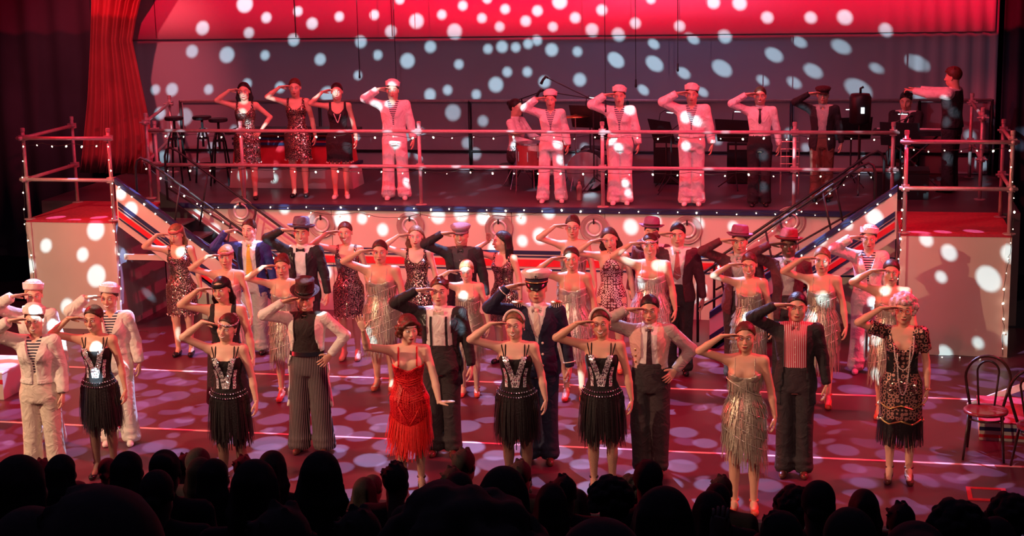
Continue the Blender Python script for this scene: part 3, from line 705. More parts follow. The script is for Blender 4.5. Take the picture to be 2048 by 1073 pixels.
class Sdf:
    def __init__(s): s.ops = []
    def cap(s, a, b, ra, rb, k=0.02): s.ops.append(('u', lambda P: d_cap(P, a, b, ra, rb), np.minimum(a, b) - max(ra, rb), np.maximum(a, b) + max(ra, rb), k)); return s
    def ell(s, c, r, k=0.02, R=None):
        m = max(r) if R is not None else None
        rr = np.asarray(r) if R is None else np.array([m, m, m])
        s.ops.append(('u', lambda P: d_ell(P, c, r, R), np.asarray(c) - rr, np.asarray(c) + rr, k)); return s
    def loft(s, T, k=0.02):
        T = np.asarray(T, float); T = T[np.argsort(T[:, 0])]
        lo = [(T[:, 1] - T[:, 3]).min(), (T[:, 2] - T[:, 4]).min(), T[0, 0]]; hi = [(T[:, 1] + T[:, 3]).max(), (T[:, 2] + T[:, 4]).max(), T[-1, 0]]
        s.ops.append(('u', lambda P: d_loft(P, T), np.array(lo), np.array(hi), k)); return s
    def sub(s, fn): s.ops.append(('s', fn, None, None, 0)); return s      # removes where fn(P) < 0
    def eval(s, P):
        d = None
        for kind, fn, lo, hi, k in s.ops:
            v = fn(P)
            if kind == 's': d = np.maximum(d, -v)
            else: d = v if d is None else smin(d, v, k)
        return d
    def mesh(s, h):
        lo = np.min([o[2] for o in s.ops if o[0] == 'u'], axis=0) - 2.2 * h
        hi = np.max([o[3] for o in s.ops if o[0] == 'u'], axis=0) + 2.2 * h
        n = np.ceil((hi - lo) / h).astype(int) + 1
        ax = [lo[i] + h * np.arange(n[i]) for i in range(3)]
        F = np.full(n, 0.4)
        for kind, fn, l, u, k in s.ops:
            if kind == 's':
                G = np.stack(np.meshgrid(*ax, indexing='ij'), -1); F = np.maximum(F, -fn(G)); continue
            m = k + 2 * h
            i0 = np.clip(np.floor((l - m - lo) / h).astype(int), 0, n - 1); i1 = np.clip(np.ceil((u + m - lo) / h).astype(int) + 1, 1, n)
            sl = tuple(slice(i0[i], i1[i]) for i in range(3))
            G = np.stack(np.meshgrid(*[ax[i][sl[i]] for i in range(3)], indexing='ij'), -1)
            F[sl] = smin(F[sl], fn(G), k)
        return surface_nets(F, lo, h)

def surface_nets(F, lo, h):
    S = F < 0
    nx, ny, nz = F.shape
    # cells with a sign change
    c = S[:-1, :-1, :-1].astype(np.int8)
    tot = np.zeros(c.shape, np.int8)
    corners = [(i, j, k) for i in (0, 1) for j in (0, 1) for k in (0, 1)]
    for i, j, k in corners: tot += S[i:nx - 1 + i, j:ny - 1 + j, k:nz - 1 + k]
    act = (tot > 0) & (tot < 8)
    ids = np.full(act.shape, -1, np.int64)
    cells = np.argwhere(act); ids[act] = np.arange(len(cells))
    acc = np.zeros((len(cells), 3)); cnt = np.zeros(len(cells))
    val = {cc: F[cells[:, 0] + cc[0], cells[:, 1] + cc[1], cells[:, 2] + cc[2]] for cc in corners}
    for a in corners:
        for ax_ in range(3):
            if a[ax_] == 1: continue
            b = list(a); b[ax_] = 1; b = tuple(b)
            va, vb = val[a], val[b]
            m = (va < 0) != (vb < 0)
            t = np.where(m, va / np.where(m, va - vb, 1), 0)
            p = np.tile(np.array(a, float), (len(cells), 1)); p[:, ax_] += t
            acc[m] += p[m]; cnt[m] += 1
    V = lo + h * (cells + acc / cnt[:, None])
    quads = []
    for ax_ in range(3):
        sl0 = [slice(None)] * 3; sl1 = [slice(None)] * 3
        sl0[ax_] = slice(0, -1); sl1[ax_] = slice(1, None)
        A = S[tuple(sl0)]; B = S[tuple(sl1)]
        e = np.argwhere(A != B)
        u, v = [(1, 2), (2, 0), (0, 1)][ax_]
        ok = (e[:, u] > 0) & (e[:, v] > 0) & (e[:, u] < F.shape[u] - 1) & (e[:, v] < F.shape[v] - 1)
        e = e[ok]
        def cid(du, dv):
            q = e.copy(); q[:, u] -= du; q[:, v] -= dv; return ids[q[:, 0], q[:, 1], q[:, 2]]
        q = np.stack([cid(1, 1), cid(0, 1), cid(0, 0), cid(1, 0)], 1)
        flip = ~A[e[:, 0], e[:, 1], e[:, 2]]
        q[flip] = q[flip][:, ::-1]
        quads.append(q)
    return V, np.vstack(quads)

def trace_y(sdf, X, Z, y0=-0.42, y1=0.02, n=64):
    """y of the front surface at each (x, z)"""
    X = np.asarray(X, float); Z = np.asarray(Z, float)
    ys = np.linspace(y0, y1, n)
    P = np.stack([np.repeat(X[:, None], n, 1), np.repeat(ys[None], len(X), 0), np.repeat(Z[:, None], n, 1)], -1)
    D = sdf.eval(P)
    inside = D < 0
    k = np.argmax(inside, 1)
    ok = inside.any(1)
    k = np.where(ok, k, n - 1); kp = np.maximum(k - 1, 0)
    d1 = D[np.arange(len(X)), k]; d0 = D[np.arange(len(X)), kp]
    t = np.where(ok & (k > 0), d0 / np.where(np.abs(d0 - d1) > 1e-9, d0 - d1, 1), 0)
    return np.where(ok, ys[kp] + (ys[k] - ys[kp]) * t, np.nan)

def strip_on(sdf, left, right, off=0.004, seg=1, back=False):
    """flat patch lying on a surface between two polylines of (x, z); returns verts, quads (with a little thickness)"""
    n = len(left)
    V = []
    m = seg + 1
    Xs = np.array([[l[0] + (r[0] - l[0]) * j / seg for j in range(m)] for l, r in zip(left, right)])
    Zs = np.array([[l[1] + (r[1] - l[1]) * j / seg for j in range(m)] for l, r in zip(left, right)])
    if back:
        f = Sdf(); f.ops = [('u', lambda P: sdf.eval(P * np.array([1, -1, 1])), None, None, 0)]
        Y = -trace_y(f, Xs.ravel(), Zs.ravel()); Y = Y + off
    else:
        Y = trace_y(sdf, Xs.ravel(), Zs.ravel()) - off
    good = ~np.isnan(Y)
    if good.any(): Y = np.where(good, Y, np.nanmean(Y))
    else: Y = np.full_like(Y, -0.1)
    V = np.stack([Xs.ravel(), Y, Zs.ravel()], 1)
    Q = []
    for i in range(n - 1):
        for j in range(seg):
            a = i * m + j; Q.append((a, a + 1, a + m + 1, a + m))
    return V, np.array(Q)

# ---------------------------------------------------------------- head template (origin at eye level, face towards -y)
def head_sdf(male=False):
    s = Sdf()
    s.ell((0, 0.012, 0.030), (0.073, 0.092, 0.085), 0.02)
    s.ell((0, -0.022, -0.030), (0.058 if not male else 0.061, 0.062, 0.078), 0.03)
    s.ell((0, -0.050, -0.088), (0.024 if not male else 0.030, 0.026, 0.022), 0.02)      # chin
    for q in (-1, 1):
        s.ell((q * 0.040, -0.048, -0.028), (0.022, 0.026, 0.024), 0.02)     # cheek
        s.ell((q * (0.040 if not male else 0.047), -0.005, -0.070), (0.018, 0.035, 0.022), 0.025)
        s.cap((q * 0.012, -0.080, 0.020), (q * 0.042, -0.068, 0.019), 0.009, 0.007, 0.015)   # brow ridge
        s.ell((q * 0.076, 0.008, -0.006), (0.008, 0.017, 0.030), 0.006)     # ear
    s.cap((0, -0.082, 0.008), (0, -0.103, -0.032), 0.0075, 0.0105, 0.010)   # nose
    s.ell((0, -0.094, -0.037), (0.0165, 0.011, 0.008), 0.006)
    s.cap((-0.016, -0.082, -0.060), (0.016, -0.082, -0.060), 0.0065, 0.0065, 0.008)      # lips
    s.cap((-0.012, -0.081, -0.070), (0.012, -0.081, -0.070), 0.0065, 0.0065, 0.008)
    s.cap((0, 0.018, -0.05), (0, 0.040, -0.205), 0.050 if not male else 0.056, 0.052 if not male else 0.062, 0.03)
    for q in (-1, 1):
        s.sub(lambda P, q=q: d_ell(P, (q * 0.030, -0.096, 0.002), (0.019, 0.019, 0.011)))
    return s

def ribbon(sdf, pts, w, off=0.0015):
    up_ = [(x, z + ww / 2) for (x, z), ww in zip(pts, w)]; dn = [(x, z - ww / 2) for (x, z), ww in zip(pts, w)]
    return strip_on(sdf, dn, up_, off)

HEADS = {}
def head_template(male, mouth):
    """verts, quads, material index: 0 skin, 1 lips, 2 eye white, 3 dark (iris, lash, brow), 4 teeth"""
    key = (male, mouth)
    if key in HEADS: return HEADS[key]
    s = head_sdf(male)
    V, Q = s.mesh(0.0066)
    Vs, Qs, Ms = [V], [Q], [np.zeros(len(Q), int)]
    off = len(V)
    def put(v, q, m):
        nonlocal off
        Vs.append(v); Qs.append(q + off); Ms.append(np.full(len(q), m)); off += len(v)
    for sx in (-1, 1):
        # eyeball, iris, lash line, brow
        ev, eq = sphere_np((sx * 0.0300, -0.0735, 0.003), 0.0125, 8, 10); put(ev, eq, 2)
        iv, iq = sphere_np((sx * 0.0300, -0.0805, 0.003), 0.0062, 6, 8); put(iv, iq, 3)
        t = np.linspace(-1, 1, 7)
        v, q = ribbon(s, [(sx * 0.030 + 0.0165 * a, 0.0115 - 0.005 * a * a) for a in t], [0.0045] * 7, 0.003); put(v, q, 3)
        v, q = ribbon(s, [(sx * 0.030 + 0.0145 * a, -0.0065 + 0.003 * a * a) for a in t], [0.0018] * 7, 0.002); put(v, q, 3)
        v, q = ribbon(s, [(sx * (0.031 + 0.020 * a), 0.0262 + 0.0035 * (1 - (a - 0.1) ** 2)) for a in t], [0.0048 - 0.0025 * abs(a) for a in t] if not male else [0.0065 - 0.0025 * abs(a) for a in t], 0.003); put(v, q, 3)
    t = np.linspace(-1, 1, 9)
    if mouth == 'smile':
        mw = 0.027
        top = lambda a: -0.0585 + 0.010 * a * a; bot = lambda a: -0.0745 + 0.026 * a * a
        v, q = ribbon(s, [(mw * a, (top(a) + bot(a)) / 2) for a in t], [max(0.001, top(a) - bot(a)) for a in t], 0.0022); put(v, q, 4)
        v, q = ribbon(s, [(mw * a, top(a) + 0.002) for a in t], [0.0055 * (1 - a * a * 0.8) for a in t], 0.004); put(v, q, 1)
        v, q = ribbon(s, [(mw * a, bot(a) - 0.002) for a in t], [0.0075 * (1 - a * a * 0.8) for a in t], 0.004); put(v, q, 1)
    else:
        mw = 0.022
        v, q = ribbon(s, [(mw * a, -0.0610 + 0.002 * a * a) for a in t], [0.0070 * (1 - a * a * 0.8) for a in t], 0.0025); put(v, q, 1)
        v, q = ribbon(s, [(mw * a, -0.0690 + 0.003 * a * a) for a in t], [0.0085 * (1 - a * a * 0.8) for a in t], 0.0025); put(v, q, 1)
        v, q = ribbon(s, [(mw * a, -0.0648 + 0.001 * a * a) for a in t], [0.0016] * 9, 0.0045); put(v, q, 3)
    HEADS[key] = (np.vstack(Vs), np.vstack(Qs), np.concatenate(Ms))
    return HEADS[key]

def sphere_np(c, r, nz=8, na=10):
    V = []; Q = []
    for i in range(nz + 1):
        th = PI * (0.02 + 0.96 * i / nz)
        for j in range(na):
            a = 2 * PI * j / na
            V.append((c[0] + r * math.sin(th) * math.cos(a), c[1] + r * math.sin(th) * math.sin(a), c[2] + r * math.cos(th)))
    for i in range(nz):
        for j in range(na):
            k = (j + 1) % na; Q.append((i * na + j, (i + 1) * na + j, (i + 1) * na + k, i * na + k))
    return np.array(V), np.array(Q)

# ---------------------------------------------------------------- hair templates, in head space
def face_cut(off=0.0):
    # hairline: forehead top -> in front of the ears -> nape
    def fn(P):
        y = P[..., 1]; z = P[..., 2]
        x = P[..., 0]
        a = 0.44 * y + 0.898 * z - 0.034 - off + 5.0 * x * x       # over forehead, dipping at the temples
        b = (y - 0.022)                              # behind the ears everything stays
        return np.maximum(a, b)
    return lambda P: fn(P)                            # removed where < 0
HAIR = {}
def hair_template(style):
    if style in HAIR: return HAIR[style]
    s = Sdf(); h = 0.010
    rh = random.Random(hash(style) % 1000 if False else sum(map(ord, style)))
    cap_r = (0.082, 0.102, 0.095)
    if style in ('slick', 'bun', 'low_bun', 'pony', 'under_hat', 'updo'):
        s.ell((0, 0.015, 0.031), cap_r, 0.015)
        if style == 'bun': s.ell((0, 0.105, 0.055), (0.042, 0.036, 0.040), 0.01)
        if style in ('low_bun', 'slick'): s.ell((0, 0.108, -0.010), (0.040, 0.034, 0.036), 0.01)
        if style == 'updo': s.ell((0, 0.085, 0.075), (0.060, 0.050, 0.048), 0.02)
        if style == 'pony':
            s.cap((0, 0.10, 0.03), (0.01, 0.145, -0.06), 0.030, 0.034, 0.02); s.cap((0.01, 0.145, -0.06), (0.02, 0.135, -0.24), 0.034, 0.015, 0.02)
        s.sub(face_cut()); s.sub(lambda P: P[..., 2] + 0.070 + 0 * P[..., 1])
    elif style in ('long', 'long_wavy', 'half_up'):
        s.ell((0, 0.017, 0.032), (0.084, 0.101, 0.093), 0.015)
        for q in (-1, 1):
            for k in range(3):
                x0 = q * (0.066 - 0.018 * k); y0 = 0.015 + 0.035 * k
                w_ = 0.012 if style == 'long_wavy' else 0.004
                x1 = q * (0.085 - 0.02 * k); y1 = 0.035 + 0.03 * k
                s.cap((x0, y0, 0.03), (x1 + w_ * q, y1, -0.09), 0.026, 0.026, 0.018)
                s.cap((x1 + w_ * q, y1, -0.09), (x1 - w_ * q, y1 + 0.01, -0.20), 0.026, 0.024, 0.018)
                s.cap((x1 - w_ * q, y1 + 0.01, -0.20), (x1, y1 + 0.015, -0.30), 0.024, 0.012, 0.018)
        for k in range(3):
            x = (-.035, 0, .035)[k]
            s.cap((x, .085, 0.05), (x, .098, -0.09), .028, .028, .02); s.cap((x, .098, -.09), (x * .9, .10, -.20), .028, .026, .02); s.cap((x * .9, .10, -.20), (x * .8, .10, -.30 - .02 * (k == 1)), .026, .010, .02)
        s.sub(face_cut(0.004))
    elif style == 'bob':
        s.ell((0, 0.015, 0.034), (0.086, 0.104, 0.096), 0.015)
        for q in (-1, 1):
            for k, (x, y, z, r) in enumerate([(0.074, -0.030, 0.030, 0.030), (0.084, -0.020, -0.010, 0.031), (0.083, 0.010, -0.045, 0.033), (0.070, 0.055, -0.055, 0.036), (0.03, 0.09, -0.05, 0.038), (0.088, 0.025, 0.01, 0.03)]):
                s.ell((q * x, y, z), (r, r, r * 0.9), 0.008)
            s.cap((q * 0.010, -0.078, 0.085), (q * 0.062, -0.062, 0.042), 0.018, 0.020, 0.01)
            s.ell((q * 0.088, -0.045, -0.048), (0.018, 0.018, 0.016), 0.006)
        s.sub(lambda P: np.maximum(np.maximum(P[..., 2] - 0.048, P[..., 1] + 0.045), np.abs(P[..., 0]) - 0.058))
    elif style == 'curly':
        s.ell((0, 0.018, 0.034), (0.086, 0.104, 0.096), 0.01)
        for k in range(130):
            a = rh.uniform(0, 2 * PI); e = rh.uniform(-0.75, 1.45)
            x = math.cos(a) * math.cos(e); y = math.sin(a) * math.cos(e); z = math.sin(e)
            if y < -0.35 and z < 0.45: continue
            r = rh.uniform(0.016, 0.027)
            s.ell((x * 0.102, 0.02 + y * 0.115, 0.022 + z * 0.100), (r, r, r), 0.004)
        s.sub(lambda P: np.maximum(np.maximum(P[..., 2] - 0.050, P[..., 1] + 0.035), np.abs(P[..., 0]) - 0.066))
    elif style in ('short', 'short_volume', 'spiky'):
        up_ = {'short': 0.0, 'short_volume': 0.012, 'spiky': 0.006}[style]
        s.ell((0, 0.014, 0.034 + up_), (0.081 + up_ * 0.4, 0.100 + up_ * 0.4, 0.092 + up_ * 0.5), 0.012)
        for k in range(50 if style != 'short' else 20):
            a = rh.uniform(0, 2 * PI); e = rh.uniform(0.2, 1.4)
            x = math.cos(a) * math.cos(e); y = math.sin(a) * math.cos(e); z = math.sin(e); q = 1.0
            p = np.array((x * 0.070, 0.012 + y * 0.088, 0.04 + z * 0.078))
            d = np.array((x, y, z + 0.3)) * (0.022 if style == 'spiky' else 0.018) + np.array((0.012, -0.008, 0.0))
            s.cap(p, p + d, 0.016, 0.006, 0.006)
        s.sub(face_cut(0.002)); s.sub(lambda P: P[..., 2] + 0.055 + 0 * P[..., 1])
    HAIR[style] = s.mesh(h)
    return HAIR[style]

# ---------------------------------------------------------------- hands: palm with four fingers and a thumb; wrist at origin, fingers +x, thumb side +y, palm faces +z
HANDS = {}
def hand_template(pose):
    if pose in HANDS: return HANDS[pose]
    Vs, Qs, off = [], [], 0
    def put(v, q):
        nonlocal off
        Vs.append(np.array(v, float)); Qs.append(np.array(q) + off); off += len(v)
    def sweep(pts, rad, n=8):
        """closed tube of ellipses: rad rows (ry, rz)"""
        pts = [Vector(p) for p in pts]; V = []; Q = []
        for i, p in enumerate(pts):
            t = (pts[min(i + 1, len(pts) - 1)] - pts[max(0, i - 1)]).normalized()
            side = Vector((0, 1, 0)); side = (side - t * side.dot(t)).normalized(); nn = t.cross(side)
            for k in range(n):
                a = 2 * PI * k / n; V.append(tuple(p + side * math.cos(a) * rad[i][0] + nn * math.sin(a) * rad[i][1]))
        for i in range(len(pts) - 1):
            for k in range(n):
                j = (k + 1) % n; Q.append((i * n + k, i * n + j, (i + 1) * n + j, (i + 1) * n + k))
        m = (len(pts) - 1) * n
        for k in range(0, n - 2, 2):
            Q.append((m, m + k + 1, m + k + 2, m + min(k + 3, n - 1))) if k + 3 <= n - 1 else None
        for k in range(0, n - 2, 2):
            if k + 3 <= n - 1: Q.append((k + 3, k + 2, k + 1, 0))
        put(V, Q)
    curl = {'flat': 0.05, 'relaxed': 0.38, 'spread': 0.04, 'hip': 0.25, 'point': 0.5}[pose]
    fan = {'flat': 0.03, 'relaxed': 0.04, 'spread': 0.17, 'hip': 0.12, 'point': 0.02}[pose]
    sweep([(-0.02, 0, 0), (0.0, 0, 0), (0.03, 0.002, 0), (0.06, 0.001, 0.002), (0.088, 0, 0.002), (0.098, 0, 0.002)],
          [(0.024, 0.019), (0.025, 0.018), (0.036, 0.017), (0.042, 0.015), (0.041, 0.012), (0.030, 0.008)], 10)
    for k, (y, L, r) in enumerate([(0.030, 0.072, 0.0092), (0.010, 0.080, 0.0095), (-0.011, 0.074, 0.0090), (-0.030, 0.058, 0.0080)]):
        c = curl if not (pose == 'point' and k == 0) else 0.02
        c *= 1 + 0.15 * k
        p = Vector((0.084, y, 0.001)); a = 0.0; pts = [p.copy()]; f = fan * (1.5 - k)
        for seg, fr in enumerate((0.45, 0.30, 0.25)):
            a += c * (0.6 if seg == 0 else 1.0)
            for hh in range(2):
                p = p + Vector((math.cos(a) * math.cos(f), math.sin(f), math.sin(a))) * L * fr / 2 * (1.12 if seg == 0 else 1); pts.append(p.copy())
        rr = [r, r * 1.02, r, r * 0.98, r * 0.92, r * 0.8, r * 0.5]
        sweep(pts, [(q, q) for q in rr], 8)
    ta = {'flat': 0.35, 'relaxed': 0.45, 'spread': 0.95, 'hip': 0.8, 'point': 0.4}[pose]
    p = Vector((0.018, 0.022, 0.004)); pts = [p.copy()]
    for L, da in ((0.035, 0), (0.028, -0.12), (0.020, -0.2), (0.008, -0.2)):
        ta += da; p = p + Vector((math.cos(ta), math.sin(ta), 0.35 if pose in ('relaxed', 'flat') else 0.15)).normalized() * L; pts.append(p.copy())
    sweep(pts, [(0.014, 0.013), (0.0125, 0.012), (0.011, 0.010), (0.0095, 0.009), (0.006, 0.006)], 8)
    HANDS[pose] = (np.vstack(Vs), np.vstack(Qs))
    return HANDS[pose]

def ik(S, W, l1, l2, pole):
    S, W, pole = (np.asarray(q, float) for q in (S, W, pole))
    d = W - S; L = np.linalg.norm(d); 
    if L > (l1 + l2) * 0.995: W = S + d / L * (l1 + l2) * 0.995; d = W - S; L = np.linalg.norm(d)
    u = d / L; a = (l1 * l1 - l2 * l2 + L * L) / (2 * L); hgt = math.sqrt(max(0, l1 * l1 - a * a))
    p = pole - u * (pole @ u); p /= np.linalg.norm(p) + 1e-9
    return S + u * a + p * hgt, W

def rotm(yaw, pitch, roll):
    """yaw>0 turns the face towards +x (picture right), pitch>0 looks down, roll>0 tips the crown towards +x"""
    cy, sy = math.cos(yaw), math.sin(yaw); cp, sp = math.cos(pitch), math.sin(pitch); cr, sr = math.cos(roll), math.sin(roll)
    Rz = np.array([[cy, -sy, 0], [sy, cy, 0], [0, 0, 1]]); Rx = np.array([[1, 0, 0], [0, cp, -sp], [0, sp, cp]]); Ry = np.array([[cr, 0, sr], [0, 1, 0], [-sr, 0, cr]])
    return Rz @ Ry @ Rx

# ---------------------------------------------------------------- cloth, skin and hair colours
def cl(k, col, rough=0.8, bump=0.5, nscale=9, **kw):
    m = defmat(k, col, rough, noise=0.10, nscale=nscale, bump=bump, **kw)
    if nscale == 9:      # soft creases: a warped, stretched noise as relief
        nt, b = nodes_of(m)
        nz = [n for n in nt.nodes if n.type == 'TEX_NOISE'][0]; nz.inputs['Distortion'].default_value = 1.4; nz.inputs['Detail'].default_value = 2
        bp = [n for n in nt.nodes if n.type == 'BUMP'][0]; bp.inputs['Strength'].default_value = 0.75; bp.inputs['Distance'].default_value = 0.03
    return m
SKIN = [defmat('skin_light', (0.68, 0.39, 0.27), 0.45, noise=0.05), defmat('skin_fair', (0.76, 0.49, 0.37), 0.45, noise=0.05), defmat('skin_tan', (0.52, 0.31, 0.22), 0.5, noise=0.05), defmat('skin_dark', (0.13, 0.065, 0.045), 0.45, noise=0.05)]
defmat('lips', (0.45, 0.07, 0.08), 0.35); defmat('eye_white', (0.78, 0.76, 0.74), 0.3); defmat('eye_dark', (0.02, 0.012, 0.010), 0.3); defmat('teeth', (0.85, 0.82, 0.78), 0.3)
M['fishnet'] = mat_net('fishnet', (0.66, 0.42, 0.30), (0.03, 0.015, 0.015))
M['sheer_tights'] = mat_net('sheer_tights', (0.34, 0.20, 0.15), (0.03, 0.015, 0.015), 120, 0.35)
defmat('tan_tights', (0.55, 0.34, 0.24), 0.5)
for k_, c_ in dict(brown=(0.045, 0.018, 0.010), black=(0.010, 0.007, 0.007), auburn=(0.085, 0.022, 0.013), blonde=(0.42, 0.26, 0.12), dark_blonde=(0.18, 0.10, 0.05), pink_grey=(0.62, 0.42, 0.42)).items():
    defmat('hair_' + k_, c_, 0.45, noise=0.35, nscale=60, bump=0.6)
cl('white_cotton', (0.76, 0.72, 0.66)); cl('cream_cotton', (0.66, 0.60, 0.50)); cl('white_shirt', (0.80, 0.76, 0.72)); cl('black_wool', (0.020, 0.017, 0.020)); cl('black_satin', (0.018, 0.014, 0.016), 0.35)
cl('navy_wool', (0.012, 0.014, 0.040)); cl('blue_wool', (0.035, 0.05, 0.22)); cl('maroon_wool', (0.10, 0.022, 0.035)); cl('grey_shirt', (0.50, 0.45, 0.42)); cl('pink_vest', (0.72, 0.42, 0.36)); cl('grey_linen', (0.42, 0.36, 0.33))
cl('dark_trousers', (0.035, 0.024, 0.028)); cl('brown_trousers', (0.16, 0.07, 0.05)); cl('pale_grey_trousers', (0.46, 0.42, 0.40)); cl('black_shirt', (0.028, 0.018, 0.018)); cl('dark_grey_shirt', (0.06, 0.05, 0.055))
cl('silver_fringe', (0.50, 0.45, 0.36), 0.34, bump=0.3, nscale=60, metal=0.45); cl('silver_fringe_light', (0.74, 0.70, 0.62), 0.3, bump=0.3, nscale=60, metal=0.45)
cl('black_fringe', (0.012, 0.010, 0.012), 0.42, bump=0.3, nscale=60); cl('black_velvet', (0.010, 0.008, 0.010), 0.9); cl('black_dress_cloth', (0.016, 0.011, 0.013), 0.8)
cl('red_dress_cloth', (0.62, 0.012, 0.020), 0.5); cl('red_fringe', (0.70, 0.02, 0.02), 0.4, bump=0.3, nscale=60)
cl('hat_grey', (0.10, 0.09, 0.13), 0.8); cl('hat_purple', (0.26, 0.09, 0.18), 0.8); cl('hat_red', (0.25, 0.03, 0.045), 0.8); cl('hat_black', (0.045, 0.014, 0.016), 0.75); cl('hat_tweed', (0.26, 0.20, 0.24), 0.9, nscale=60)
M['sequin_silver'] = mat_sequin('sequin_silver', (0.62, 0.60, 0.64), (0.95, 0.92, 0.96), 110, 0.45, rough=0.25)
M['sequin_brown'] = mat_sequin('sequin_brown', (0.035, 0.014, 0.013), (0.85, 0.62, 0.52), 120, 0.13, stripes=44, rough=0.3)
M['sequin_brown_bright'] = mat_sequin('sequin_brown_bright', (0.055, 0.022, 0.020), (0.95, 0.70, 0.55), 95, 0.36, rough=0.28)
M['sequin_black'] = mat_sequin('sequin_black', (0.010, 0.008, 0.010), (0.75, 0.45, 0.42), 75, 0.20, rough=0.3)
M['ring_cloth'] = mat_rings('ring_cloth', (0.10, 0.02, 0.025), (0.85, 0.62, 0.58), 30)
M['red_lace'] = mat_rings('red_lace', (0.62, 0.012, 0.02), (0.40, 0.0, 0.01), 40)
M['scroll_lace'] = mat_rings('scroll_lace', (0.022, 0.010, 0.012), (0.60, 0.32, 0.26), 26)
M['striped_jersey'] = mat_stripe('striped_jersey', (0.75, 0.70, 0.66), (0.02, 0.02, 0.05), 38, 2)
M['red_stripe_shirt'] = mat_stripe('red_stripe_shirt', (0.50, 0.03, 0.06), (0.75, 0.62, 0.62), 58, 0, 0.45)
M['pinstripe'] = mat_stripe('pinstripe', (0.030, 0.022, 0.026), (0.42, 0.34, 0.34), 62, 0, 0.80)
M['check_tie'] = mat_stripe('check_tie', (0.70, 0.38, 0.03), (0.85, 0.62, 0.10), 70, 2)
cl('dark_tie', (0.05, 0.02, 0.03), 0.5); cl('cream_bow', (0.72, 0.60, 0.50)); cl('patterned_scarf', (0.45, 0.12, 0.12))
defmat('shoe_black', (0.012, 0.010, 0.012), 0.25); defmat('shoe_brown', (0.10, 0.025, 0.02), 0.3); defmat('shoe_white', (0.75, 0.70, 0.66), 0.5); defmat('shoe_red', (0.62, 0.10, 0.06), 0.4); defmat('shoe_tan', (0.62, 0.32, 0.22), 0.4)
defmat('pearl', (0.82, 0.70, 0.62), 0.25); defmat('gold', (0.75, 0.50, 0.18), 0.3, metal=0.9)

FEM = np.array([(1.430, 0, .030, .062, .046), (1.405, 0, .022, .112, .058), (1.370, 0, .015, .142, .074), (1.300, 0, .008, .146, .088), (1.220, 0, .004, .136, .088), (1.120, 0, .006, .116, .080),
                (1.060, 0, .008, .116, .082), (0.980, 0, .012, .146, .098), (0.900, 0, .014, .166, .108), (0.830, 0, .012, .160, .106), (0.790, 0, .012, .140, .095)])
MAL = np.array([(1.440, 0, .030, .070, .052), (1.410, 0, .022, .130, .066), (1.370, 0, .012, .166, .084), (1.300, 0, .006, .170, .100), (1.220, 0, .004, .158, .100), (1.120, 0, .006, .142, .094),
                (1.060, 0, .008, .140, .094), (0.980, 0, .010, .152, .100), (0.900, 0, .012, .162, .106), (0.830, 0, .012, .158, .104), (0.790, 0, .012, .140, .095)])

def table(T, infl, zlo, zhi, extra=None):
    T = T[np.argsort(T[:, 0])]
    zs = [z for z in T[:, 0] if zlo < z < zhi] + [zlo, zhi] + ([e[0] for e in extra] if extra else [])
    zs = sorted(set(zs)); out = []
    for z in zs:
        r = [np.interp(z, T[:, 0], T[:, i]) for i in range(1, 5)]
        r[2] += infl; r[3] += infl
        out.append([z] + r)
    out = np.array(out)
    if extra:
        ex = np.array(sorted(extra))
        for row in out:
            if row[0] <= ex[-1, 0] + 1e-6: row[3] = np.interp(row[0], ex[:, 0], ex[:, 1]); row[4] = np.interp(row[0], ex[:, 0], ex[:, 2])
    return out

ARMS = {
    # wrist position, elbow pole, hand direction, palm normal, hand pose (for the right arm, picture left)
    'salute': ((-.195, -.118, 1.622), (-1, -.30, .10), (.97, -.02, .10), (0, -.45, -.9), 'flat'),
    'salute_low': ((-.205, -.125, 1.600), (-1, -.35, -.25), (.95, -.02, .25), (0, -.45, -.9), 'flat'),
    'salute_high': ((-.195, -.112, 1.650), (-1, -.22, .5), (.97, -.02, -.06), (0, -.45, -.9), 'flat'),
    'salute_steep': ((-.170, -.130, 1.565), (-1, -.5, -.5), (.55, -.05, .85), (.2, -.9, -.2), 'flat'),
    'down': ((-.262, -.010, .870), (-.35, 1, .0), (.03, -.12, -1), (1, .15, 0), 'relaxed'),
    'down_close': ((-.225, -.030, .875), (-.35, 1, .0), (.03, -.14, -1), (1, .15, 0), 'relaxed'),
    'hip': ((-.215, -.030, 1.010), (-1, .35, 0), (.55, -.65, -.55), (.5, .6, -.2), 'hip'),
    'raised_wave': ((-.375, -.30, 1.655), (-.3, .5, -1), (-.22, -.05, 1), (0, -1, 0), 'spread'),
    'low_flick': ((-.285, -.20, .895), (-.4, .8, 0), (-.95, -.15, .12), (0, -.1, -1), 'flat'),
    'drum': ((-.16, -.36, 1.10), (-.6, .3, -1), (.1, -1, -.1), (0, 0, -1), 'relaxed'),
    'conduct': ((-.10, -.50, 1.40), (-.4, .4, -1), (.1, -1, .15), (0, 0, -1), 'point'),
    'lap': ((-.13, -.30, .86), (-.6, .5, -.3), (.2, -1, 0), (0, 0, -1), 'relaxed'),
}
MESHCACHE = {}
def cached(key, fn):
    if key not in MESHCACHE: MESHCACHE[key] = fn()
    return MESHCACHE[key]

